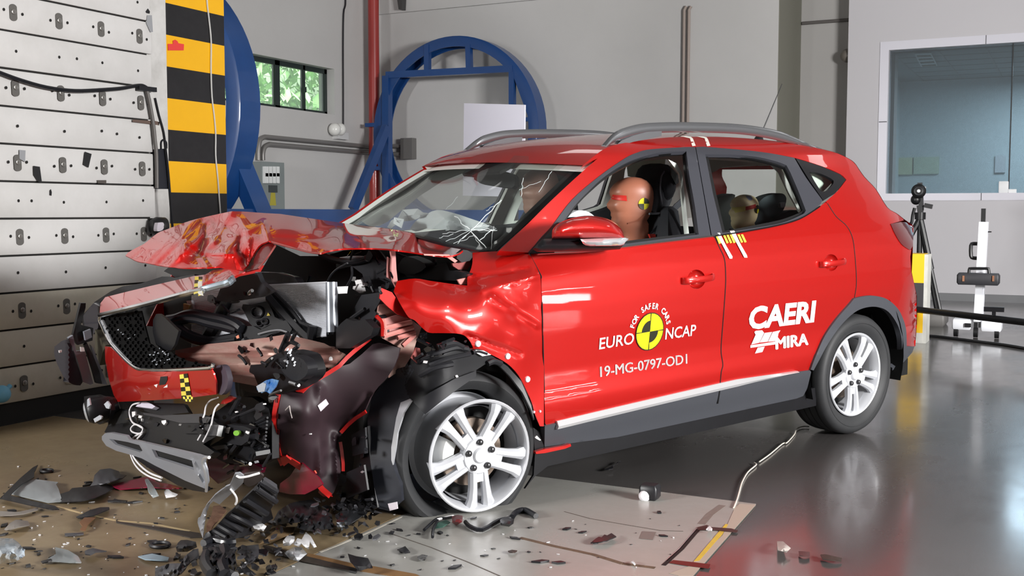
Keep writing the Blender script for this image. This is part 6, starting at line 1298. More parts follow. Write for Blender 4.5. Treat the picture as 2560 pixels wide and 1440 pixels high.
# ---- dummies
def dummy(label, cen, s, m_skin, m_body, tapes, seat_z, yaw=0.0):
    """cen: middle of the head in car space; faces forward"""
    cx, cy, cz = cen; base = L((cx-.05, cy, seat_z)); cw, sw = cos(yaw), sin(yaw)
    def T_(p): dx, dy = p[0]-cx, p[1]-cy; return L((cx+dx*cw-dy*sw, cy+dx*sw+dy*cw, p[2]))
    LMT = lambda: MB(T_); t = thing('crash_test_dummy', label, 'dummy', base, None)
    b = LMT(); rows = []
    prof = [  # z, front x, back x, half width
        (-.135, .060, -.084, .062), (-.118, .080, -.084, .064), (-.105, .088, -.084, .066), (-.088, .090, -.075, .068), (-.072, .086, -.085, .071), (-.062, .091, -.09, .072), (-.050, .090, -.094, .073), (-.040, .094, -.097, .074), (-.026, .110, -.10, .0745), (-.010, .112, -.103, .075), (.006, .098, -.105, .076), (.018, .090, -.106, .0765), (.030, .095, -.106, .0775), (.045, .0975, -.105, .0775), (.062, .092, -.10, .0755), (.080, .078, -.09, .069), (.096, .056, -.073, .056), (.108, .03, -.048, .036), (.113, .008, -.02, .012)]
    sk = [(-.36, .06, -.10, .20), (-.30, .06, -.10, .185), (-.262, .06, -.10, .12), (-.24, .052, -.092, .085), (-.20, .05, -.088, .068), (-.16, .05, -.084, .064)]
    tor = [(-.80, .12, -.12, .17), (-.74, .14, -.12, .17), (-.60, .12, -.11, .15), (-.48, .12, -.11, .16), (-.40, .10, -.11, .19)]
    for z, xf, xb, w in tor+sk+prof:
        row = []; mx = (xf+xb)/2; rx = (xf-xb)/2; n = 28
        for k in range(n):
            a = 2*pi*k/n; ca, sa = cos(a), sin(a); ex = .82
            X = mx+rx*(abs(ca)**ex)*(1 if ca > 0 else -1); Y = w*(abs(sa)**ex)*(1 if sa > 0 else -1)
            if -.03 < z < .0 and ca > .9: Y *= .55
            if .01 < z < .03 and .6 < ca < .92: X -= .010
            row.append((cx+s*X, cy+s*Y, cz+s*z))
        rows.append(row)
    b.loft(rows, caps=True)
    for sg in (-1, 1):
        b.tube([L_ for L_ in [np.array([cx-.02*s, cy+sg*.17*s, cz-.32*s]), np.array([cx, cy+sg*.215*s, cz-.36*s]), np.array([cx+.03, cy+sg*.23*s, cz-.60*s]), np.array([cx+.26*s, cy+sg*.17*s, cz-.66*s])]], .045*s, 10, 3, taper=.03*s)
        b.tube([np.array([cx+.0, cy+sg*.09*s, cz-.74*s]), np.array([cx+.40*s, cy+sg*.11*s, cz-.72*s]), np.array([cx+.56*s, cy+sg*.11*s, cz-1.08*s])], .075*s, 10, 3, taper=.045*s)
    body = b.out('body', m_skin, t, ang=60)
    sh = LMT(); rows = [[(cx+s*(p_[0]), cy+s*p_[1], cz+s*z) for p_ in [((xf+xb)/2+((xf-xb)/2+.012)*cos(a), (w+.012)*sin(a)) for a in [2*pi*k/24 for k in range(24)]]] for z, xf, xb, w in tor+[(-.36, .06, -.10, .20), (-.30, .06, -.10, .185)]]
    sh.loft(rows); sh.out('shirt', m_body, t)
    hw = lambda x, z: .0775
    def surf(x, z, off=.002):
        z = max(-.13, min(.112, z))
        for i in range(len(prof)-1):
            if prof[i][0] <= z <= prof[i+1][0]: f = (z-prof[i][0])/(prof[i+1][0]-prof[i][0]); xf, xb, w = (prof[i][q]*(1-f)+prof[i+1][q]*f for q in (1, 2, 3)); break
        mx = (xf+xb)/2; rx = (xf-xb)/2; q = max(-1, min(1, (x-mx)/rx)); ca = abs(q)**(1/.82); sa = sqrt(max(0, 1-ca*ca)); return np.array(T_((cx+s*x, cy+s*(w*sa**.82+off), cz+s*z)))
    def decal_(name, pts, m, off=.0022):
        V = []; Fc = []; b = MB(); q = sm(pts+[pts[0]], 1); 
        pv, T = tri_px([(p_[0]*1000, p_[1]*1000) for p_ in pts], 8); b.add([surf(p_[0]/1000, p_[1]/1000, off) for p_ in pv], T); return b.out(name, m, t)
    for k, pts, m in tapes: decal_(k, pts, m, .0025 if 'quad' not in k else .004)
    return t
m_sk1 = mat('dummy vinyl skin', (176, 112, 88), .4, var=.3, vscale=10, rgb2=(158, 98, 76)); m_sk2 = mat('dummy grey-brown skin', (150, 112, 98), .5); m_sk3 = mat('pale yellow vinyl', (244, 224, 180), .45)
m_shirt = mat('dummy suit', (70, 60, 62), .8); mt_r = mat('red marker tape', (206, 44, 36), .45); mt_y = mat('pale yellow tape', (240, 224, 130), .5)
def circ(x, z, r, a0=0, a1=2*pi, n=20): return ([(x, z)] if a1-a0 < 6 else [])+[(x+r*cos(a0+(a1-a0)*k/n), z+r*sin(a0+(a1-a0)*k/n)) for k in range(n+(1 if a1-a0 < 6 else 0))]
q = ly(c1('U', 842, 622), .37)
face = [(.035, .005), (.092, .012), (.092, .034), (.038, .03)]
rd_ = (-.045, -.008)
dummy('brown crash test dummy in the driver seat, red tape across its eye', (q[0], .37, q[2]), 1.10, m_sk1, m_shirt,
      [('eye_tape', face, mt_r), ('roundel', circ(rd_[0], rd_[1], .027), m_ry), ('roundel_quadrant', circ(rd_[0], rd_[1], .027, pi/2, pi, 6), m_rk), ('roundel_quadrant', circ(rd_[0], rd_[1], .027, -pi/2, 0, 6), m_rk), ('jaw_seam', [(.03, -.10), (-.02, -.088), (-.05, -.06), (-.085, -.05), (-.085, -.044), (-.048, -.053), (-.018, -.08), (.03, -.094)], mat('skin seam', (150, 86, 62), .5))], .55, radians(-30))
q = ly(c1('S', 1790, 640), -.37)
dummy('greyish brown dummy in the passenger seat seen through the windscreen', (q[0], -.37, q[2]), 1.08, m_sk2, m_shirt, [('cheek_patch', circ(-.02, -.05, .03), mat('ochre patch', (196, 140, 84), .5))], .55)
q = ly(c1('U', 1705, 690), .30)
dummy('small pale yellow child dummy sitting in the rear seat', (q[0], .30, q[2]), .80, m_sk3, mat('child dummy suit', (60, 66, 80), .8),
      [('brow_tape', [(.03, .0), (.097, -.012), (.095, .025), (.03, .036)], mt_y), ('eye_tape', [(-.06, .02), (.03, .004), (.03, .03), (-.05, .048)], mt_r), ('roundel', circ(-.07, .01, .03, 0, 2*pi), m_rk), ('roundel_quadrant', circ(-.07, .01, .03, pi, 1.5*pi, 6), m_ry), ('crown_mark', circ(-.01, .095, .022), mat('pale blue mark', (170, 180, 214), .5))], .66, radians(-20))
# child seat
cs_ = thing('child_seat', 'black winged child seat behind the small dummy', 'child seat', L((.05, .30, .56)))
wing = sm(c('U', (1760, 760), (1775, 700), (1810, 640), (1860, 590), (1930, 565), (2000, 560), (2030, 600), (2010, 680), (1960, 740), (1900, 790), (1820, 808), (1770, 800), (1760, 760)), 3)[:-1]
sheet('wing', wing, cY(.35), mat('black knit fabric', (46, 54, 60), .8), cs_, 9, .06)
E_2 = lambda n, pts, y, m: slab(n, 'U', pts, cY(y), m, cs_, 9, .04, 2)
E_2('wing', [(1900, 800), (1960, 740), (2050, 690), (2140, 690), (2150, 710), (2050, 760), (1940, 800)], .38, m_fab)
E_2('adjuster', [(1985, 635), (2020, 625), (2020, 660), (1990, 668)], .37, mat('grey plastic adjuster', (120, 128, 134), .4))
b = LM(); rows = []
for x, z in ((.40, .60), (.36, .66), (.08, .66), (-.02, .80), (-.1, 1.15), (-.16, 1.18)): rows.append([(x, .08, z-.1), (x, .52, z-.1), (x, .52, z), (x, .08, z)])
b.loft(rows, caps=True); b.out('shell', m_fab, cs_)
# ================================================================== equipment at the right
bp = ground((2303, 858)); Yb = bp[1]
def pP(x, y, Y): return on_y(c1('P', x, y), Y)
bo_ = thing('bollard', 'square yellow and black bollard behind the rear bumper', 'bollard', (bp[0], Yb+.1, 0))
zt = pP(400, 562, Yb)[2]; xl = pP(345, 700, Yb)[0]-.1; xr_ = pP(432, 700, Yb)[0]; xs2 = pP(458, 700, Yb)[0]
m_by = mat('bollard yellow', (236, 188, 20), .4); m_bb = mat('bollard black', (54, 53, 55), .4); m_bw = mat('bollard white side', (204, 204, 198), .5, var=.4, vscale=9, rgb2=(170, 168, 160))
zz = [0, pP(400, 1130, Yb)[2], pP(400, 965, Yb)[2], pP(400, 770, Yb)[2], zt]
b = MB()
for i, k in enumerate((2, 0, 1, 0)):
    b.cur = k; b.box((xl, Yb, max(0, zz[i])), (xr_, Yb+.28, zz[i+1]))
b.cur = 2; b.box((xr_, Yb+.004, 0), (xs2, Yb+.276, zt-.004)); b.out('post', [m_by, m_bb, m_bw], bo_, flat=True)
rod = MB(); r0 = pP(384, 962, Yb-.04); r1 = at_t((2560, 805.5), (r0[2]-.0-CAM[2])/ray(2560, 805.5)[2]); r2 = r1+(r1-r0)*.5
rod.tube([r0, r1, r2], .03, 10); rd2 = thing('barrier_rod', 'long black rod running from the bollard to the right edge', 'rod', r0)
rod.out('rod', m_plas, rd2)
b = MB(); q = r0+(r1-r0)*.74; b.bar(q+np.array([0, 0, .02]), q+np.array([0, 0, .06]), .03); b.bar(q+np.array([-.08, 0, .08]), q+np.array([.08, 0, .08]), .04); b.out('clip', m_plas, rd2)
# camera tripod
ft = ground((2356, 806)); Yt = ft[1]+.15
tp = thing('camera_tripod', 'black tripod with a camera in front of the control room window', 'tripod', (ft[0]-.25, Yt, 0))
hub = pP(405, 300, Yt); m_tk = mat('tripod black', (20, 20, 22), .4)
for a in ((ft[0], ft[1], .012), (pP(520, 960, Yt)[0]-.02, ft[1]+.5, .012), (hub[0]-.55, ft[1]+.1, .012)):
    b = MB(); b.tube([hub+np.array([.0, 0, .0]), hub+(np.array(a)-hub)*.5], .032, 8); b.tube([hub+(np.array(a)-hub)*.48, a], .022, 8); b.ball(a, .024, 8, 6) if False else None; b.out('leg', m_tk, tp)
b = MB(); b.tube([hub-np.array([0, 0, .55]), hub+np.array([0, 0, .12])], .03, 10); b.tube([hub-np.array([0, 0, .02]), hub+np.array([0, 0, .06])], .06, 10); b.out('centre_column', m_tk, tp)
b = MB(); k1 = pP(375, 170, Yt); b.ball(k1, .06, 10, 8); b.bar(pP(400, 210, Yt), pP(410, 285, Yt), .06); b.bar(pP(410, 150, Yt), pP(412, 215, Yt), .05); b.tube([pP(430, 232, Yt), pP(400, 232, Yt)], .028, 8); b.out('pan_head', m_tk, tp)
b = MB(); b.bar(pP(435, 210, Yt), pP(492, 222, Yt), .06, .05); b.tube([pP(400, 222, Yt), pP(440, 214, Yt)], .012, 6); b.out('pan_handle', m_tk, tp)
cm = pP(393, 108, Yt-.1); b = MB(); b.lathe([(.001, 0), (.04, 0), (.064, .01), (.08, .03), (.08, .1), (.074, .12), (.074, .3), (.001, .3)], cm, (-.1, 1, 0), 24); cmo = b.out('camera_body', m_tk, tp)
b = MB(); b.lathe([(.001, -.012), (.016, -.01), (.02, .0)], cm, (-.1, 1, 0), 14); b.out('lens', mat('lens glint', (225, 228, 232), .1), cmo)
b = MB(); b.lathe([(.034, -.01), (.05, -.012), (.054, .004)], cm, (-.1, 1, 0), 20); b.out('lens_ring', mat('lens ring', (44, 45, 48), .3), cmo)
b = MB(); b.bar(pP(403, 75, Yt), pP(403, 48, Yt), .05); b.out('top_knob', m_tk, cmo)
b = MB(); b.box(tuple(pP(430, 122, Yt+.05)), tuple(pP(446, 78, Yt+.25))); b.out('battery', m_white, cmo, flat=True)
b = MB(); b.tube([pP(365, 230, Yt), pP(352, 280, Yt), pP(345, 330, Yt), pP(335, 345, Yt)], .02, 6, 3); b.out('cable', m_tk, tp)
# measuring stand
sp = ground(c1('P', 815, 1160)); Ys = sp[1]
ms = thing('measuring_stand', 'white wheeled measuring stand with a tall slim column', 'stand', (sp[0], Ys, 0))
m_sw_ = mat('stand white', (236, 238, 244), .35)
t0, t1 = pP(858, 330, Ys), pP(818, 1045, Ys)
b = MB(); wcol = pP(868, 500, Ys)[0]-pP(815, 500, Ys)[0]; b.bar(t1, t0, .14, wcol); b.out('column', m_sw_, ms, flat=True)
b = MB(); o_ = np.array([wcol*.62, 0, 0]); b.bar(t1+o_, t0+o_, .12, wcol*.22); b.out('guide_rail', m_sw_, ms, flat=True)
b = MB(); b.bar(t0-np.array([0, 0, .01]), t0+np.array([0, 0, .13]), .04); b.out('top_knob', m_tk, ms)
b = MB(); b.tube([pP(x, y, Ys) for x, y in ((815, 488), (785, 488), (770, 500), (770, 575), (785, 590), (812, 592))], .018, 8, 2); b.out('handle', m_tk, ms)
for x0, x1, y0, y1 in ((632, 770, 1036, 1104), (838, 990, 1050, 1118)):
    b = MB(); p, q = pP(x0, y1, Ys-.1), pP(x1, y0, Ys-.1); b.rbox((p[0], Ys-.1, max(p[2], .03)), (q[0], Ys+.15, q[2]), .015); b.out('base_box', m_sw_, ms)
b = MB(); p, q = pP(770, 1105, Ys-.06), pP(838, 1035, Ys-.06); b.box((p[0], Ys-.06, .1), (q[0], Ys+.12, q[2])); b.out('base_block', mat('stand grey', (110, 110, 112), .5), ms, flat=True)
b = MB(); p, q = pP(725, 1088, Ys-.12), pP(770, 1062, Ys-.12); b.box((p[0], Ys-.12, p[2]), (q[0], Ys-.1, q[2])); b.out('grip', m_tk, ms, flat=True)
for x in (657, 953, 800):
    p = pP(x, 1135, Ys-.12); zc = .05; b = MB(); b.lathe([(.001, -.02), (.05, -.02), (.05, .02), (.001, .02)], (p[0], Ys-.05, .052), (1, 0, 0), 16); b.bar((p[0], Ys-.05, .05), (p[0], Ys-.05, .15), .03); b.out('caster', m_tk, ms)
b = MB(); p = pP(890, 402, Ys); q = pP(918, 402, Ys); b.bar(p, q, .012); b.out('pin', m_tk, ms)
b = MB(); p, q = pP(672, 778, Ys-.14), pP(980, 702, Ys-.14); b.rbox((p[0], Ys-.24, p[2]), (q[0], Ys-.08, q[2]), .02)
cs2 = thing('instrument_case', 'slim black instrument case hung across the white measuring stand', 'case', ((p[0]+q[0])/2, Ys-.16, p[2])); b.out('shell', mat('case black', (48, 48, 52), .5), cs2)
b = MB(); b.tube([pP(x, y, Ys-.16) for x, y in ((755, 702), (758, 672), (770, 666), (885, 666), (897, 674), (900, 702))], .014, 8, 2); b.out('handle', m_tk, cs2)
for x in (716, 931):
    b = MB(); p, q = pP(x-8, 758, Ys-.245), pP(x+8, 718, Ys-.245); b.box((p[0], Ys-.252, p[2]), (q[0], Ys-.238, q[2])); b.out('clasp', mat('copper clasp', (205, 150, 118), .3, metal=.7), cs2, flat=True)
# floor cable
b = MB(); b.tube([ground(p, .012) for p in c('P', (380, 1140), (450, 1150), (560, 1160), (800, 1190), (1000, 1215), (1180, 1245))], .016, 6, 3); b.out('floor_cable', m_plas, label='black cable lying on the floor below the measuring stand', cat='cable')
b = MB(); p = ground(c1('P', 510, 1085)); b.rbox((p[0]-.22, p[1], 0), (p[0]+.1, p[1]+.4, .14), .03); b.out('equipment_box', mat('dark grey box', 0), label='low dark grey box between the bollard and the tripod feet', cat='box')
# ================================================================== floor plates, markings, debris
GA, GB_ = ground((1356, 1195)), ground((1889.6, 1262)); GR = ground((1732.5, 1440))
dA = GB_-GA; dA /= np.linalg.norm(dA); dR = GR-GB_; dR /= np.linalg.norm(dR)
def isect(p, d, X): return p+d*((X-p[0])/d[0])
S0, S1 = ground((803, 1380)), ground((1002, 1290)); dS = S1-S0; dS /= np.linalg.norm(dS)
def cross2(p, d, q, e):
    A_ = np.array([[d[0], -e[0]], [d[1], -e[1]]]); s = np.linalg.solve(A_, (q-p)[:2]); return p+d*s[0]
m_tan = mat('worn tan floor plate', (146, 128, 100), .38, var=.8, vscale=1.6, rgb2=(118, 100, 76), rvar=.12, bump=.03, bscale=30, coat=.15, coatr=.2)
m_gpl = mat('worn grey floor plate', (166, 165, 160), .36, var=.7, vscale=1.5, rgb2=(144, 142, 136), rvar=.12, bump=.03, bscale=30, coat=.2, coatr=.2)
J1 = cross2(GA, dA, S0, dS); JL = isect(GA, dA, XB+.02)
nr = GB_+dR*6; tn = np.array([JL[0], -2.0, 0]); s_end = S0-dS*6
def plate(P, z, m, name='floor_plate', **k): b = MB(); b.prism([(p[0], p[1], 0.0005) for p in P], (0, 0, z)); return b.out(name, m, flat=True, **k)
q_ = JL+np.array([0, 0, 0])
o = plate([JL, J1, s_end, tn], .004, m_tan, label='tan worn steel floor plate on the left under the car nose', cat='floor plate')
o = plate([J1+dA*.006, GB_, nr, s_end+dA*.006], .004, m_gpl, label='pale grey floor plate under the front wheel', cat='floor plate')
def gp(k, *pts, z=.005): return [ground(p, z) for p in c(k, *pts)]
def mark(name, label, cat, k, pts, m, z=.0052, h=.0008, parent=None, group=None):
    b = MB(); b.prism(gp(k, *pts, z=z), (0, 0, h)); return b.out(name, m, parent, label=label, cat=cat, group=group, flat=True)
def groove(pts, k, w, m, z=.0048):
    P = [np.array(p) for p in gp(k, *pts, z=z)]; b = MB()
    for a, d in zip(P[:-1], P[1:]): b.bar(a, d, w, .0012)
    return b
rail_m = mat('dark floor rail', (58, 52, 48), .5, var=.4, vscale=12, rgb2=(78, 68, 58))
b = MB(); b.prism(gp('L', (1160, 890), (1180, 900), (1995, 1015), (2020, 1060), (1900, 1062), (1560, 985), (1165, 912)), (0, 0, .003)); b.out('floor_rail', rail_m, label='dark flat rail across the tan plate left of the ribbed shield', cat='rail', flat=True)
b = MB(); b.prism(gp('Y', (580, 600), (620, 605), (860, 672), (1200, 755), (1215, 770), (1190, 778), (850, 712), (600, 640)), (0, 0, .004)); b.out('floor_rail', rail_m, label='dark flat rail at the bottom, below the white torn clips', cat='rail', flat=True)
b = MB(); b.prism(gp('Y', (880, 650), (1180, 720), (1330, 740), (1600, 790), (1640, 812), (1500, 812), (1200, 765), (870, 675)), (0, 0, .002)); b.out('floor_strip', mat('rusty floor strip', (138, 104, 66), .6, var=.6, vscale=14, rgb2=(110, 80, 50)), label='rusty brown strip along the bottom edge rail', cat='strip', flat=True)
b = groove([(570, 745), (830, 815), (1160, 885), (1500, 912), (1900, 990)], 'L', .012, None); b.out('plate_seam', mat('pale wood edge', (196, 174, 132), .6), label='pale seam line running across the tan floor plate', cat='seam', flat=True)
b = groove([(0, 865), (240, 925), (520, 985), (730, 1050), (960, 1080)], 'X', .022, None); b.out('plate_seam', mat('brown seam', (112, 92, 74), .7, var=.7, vscale=30, rgb2=(70, 58, 48)), label='brown cracked seam across the grey plate toward the yellow tape', cat='seam', flat=True)
b = groove([(960, 640), (1100, 585), (1300, 500), (1500, 405)], 'Y', .012, None); b.out('plate_seam', mat('light seam', (196, 190, 178), .5), label='light seam between the tan and grey plates near the wheel', cat='seam', flat=True)
b = groove([(1440, 520), (1700, 610), (1940, 705), (2160, 800)], 'Y', .005, None); b.out('floor_crack', mat('hairline crack', (92, 86, 80), .7), label='long hairline crack in the grey plate below the wheel', cat='crack', flat=True)
b = groove([(315, 680), (500, 730), (760, 775), (1000, 815), (1160, 820)], 'X', .006, None); b.out('floor_crack', MATS['hairline crack'], label='hairline crack in the grey plate above the serrated scrap', cat='crack', flat=True)
mark('edge_band', 'pale band along the right edge of the grey floor plate', 'strip', 'X', [(1530, 650), (1560, 625), (1677, 632), (1230, 1138), (1130, 1138), (1060, 1120), (1200, 1070), (1440, 850)], mat('pale plate edge', (178, 168, 154), .4), z=.0049)
b = groove([(1440, 635), (1350, 700), (1290, 770)], 'X', .03, None); b.out('gap_cover', mat('crumpled grey-brown tape', (120, 112, 106), .6, bump=.3, bscale=30), label='wrinkled brown tape over the plate gap near its far corner', cat='tape', flat=True)
b = groove([(1270, 805), (1150, 945), (1020, 1062)], 'X', .016, None); b.out('plate_gap', m_dark, label='black gap in the floor beside the yellow tape', cat='gap', flat=True)
b = groove([(1258, 800), (1138, 940), (1040, 1030)], 'X', .006, None); b.out('plate_gap_edge', m_sil, label='bright metal edge of the black floor gap', cat='edge', flat=True)
mark('floor_tape', 'yellow tape strip on the right edge of the floor plate', 'tape', 'X', [(1235, 1035), (1275, 1030), (1440, 840), (1480, 772), (1462, 768), (1400, 840)], mat('worn yellow tape', (214, 182, 60), .5, var=.5, vscale=25, rgb2=(180, 160, 90)))
m_rt = mat('dark red tape', (98, 30, 28), .45); 
mark('floor_tape', 'dark red tape strip across the lower end of the yellow strip', 'tape', 'X', [(1060, 1045), (1090, 1025), (1230, 1040), (1355, 1055), (1342, 1086), (1190, 1066)], m_rt, z=.0064)
mark('floor_tape', 'dark brown tape strip across the upper end of the yellow strip', 'tape', 'X', [(1260, 792), (1330, 775), (1352, 790), (1500, 800), (1552, 815), (1540, 830), (1400, 815), (1265, 812)], mat('dark brown tape', (62, 46, 44), .5), z=.0064)
mark('tape_square', 'grey tape square on the pale floor plate', 'tape', 'X', [(850, 872), (872, 820), (968, 826), (944, 882)], mat('grey tape square', (118, 112, 108), .5))
# white string on the floor
b = MB(); b.tube([ground(p, .008) for p in c('X', (1520, 652), (1545, 590), (1562, 530), (1580, 470), (1620, 400), (1672, 355), (1680, 342), (1665, 332))], .0034, 6, 3); b.out('string', mat('white string', (226, 220, 208), .6), label='lower half of the white string, ending at the plate corner', cat='string')
b = MB(); b.tube([ground(p, .008) for p in c('X', (1702, 326), (1780, 270), (1868, 196), (1898, 190), (1950, 132), (1962, 100), (1985, 82), (2020, 74), (2056, 76))], .0034, 6, 3); b.out('string', MATS['white string'], label='upper half of the white string, running under the rear wheel', cat='string')
# ---- debris
rngd = random.Random(77)
m_db = mat('broken black plastic', (28, 28, 31), .4, var=.4, vscale=18, rgb2=(44, 44, 48)); m_dg = mat('broken grey plastic', (70, 70, 74), .4); m_cl = glass_mat('clear broken plastic', (222, 228, 230), .1, .12, .35); m_dw = mat('white broken plastic', (232, 232, 234), .4); m_cr = mat('crimson film', (140, 22, 56), .3, coat=.4)
def frag(name, label, cat, k, pts, m, lift=.012, thick=.004, smooth=0, step=8, base=.007, parent=None, group=None, tilt=None):
    P = c(k, *pts)
    if smooth: P = sm(P+[P[0]], smooth)[:-1]
    pv, T = tri_px(P, step); cx = sum(p[0] for p in P)/len(P); cy = sum(p[1] for p in P)/len(P); R = max(hypot(p[0]-cx, (p[1]-cy)*2) for p in P); V = []
    for p in pv:
        u = hypot(p[0]-cx, (p[1]-cy)*2)/R; z = base+thick+lift*(1-u*u)+rngd.uniform(0, lift*.16)
        if tilt: z += max(0, tilt*(1+(p[0]-cx)/R))
        V.append(ground(p, z))
    V, Fc = shell(V, T, thick); V = [np.array([v[0], v[1], max(v[2], .005)]) for v in V]
    return emit(name, V, Fc, m, parent, label=label, cat=cat, group=group, ang=30)
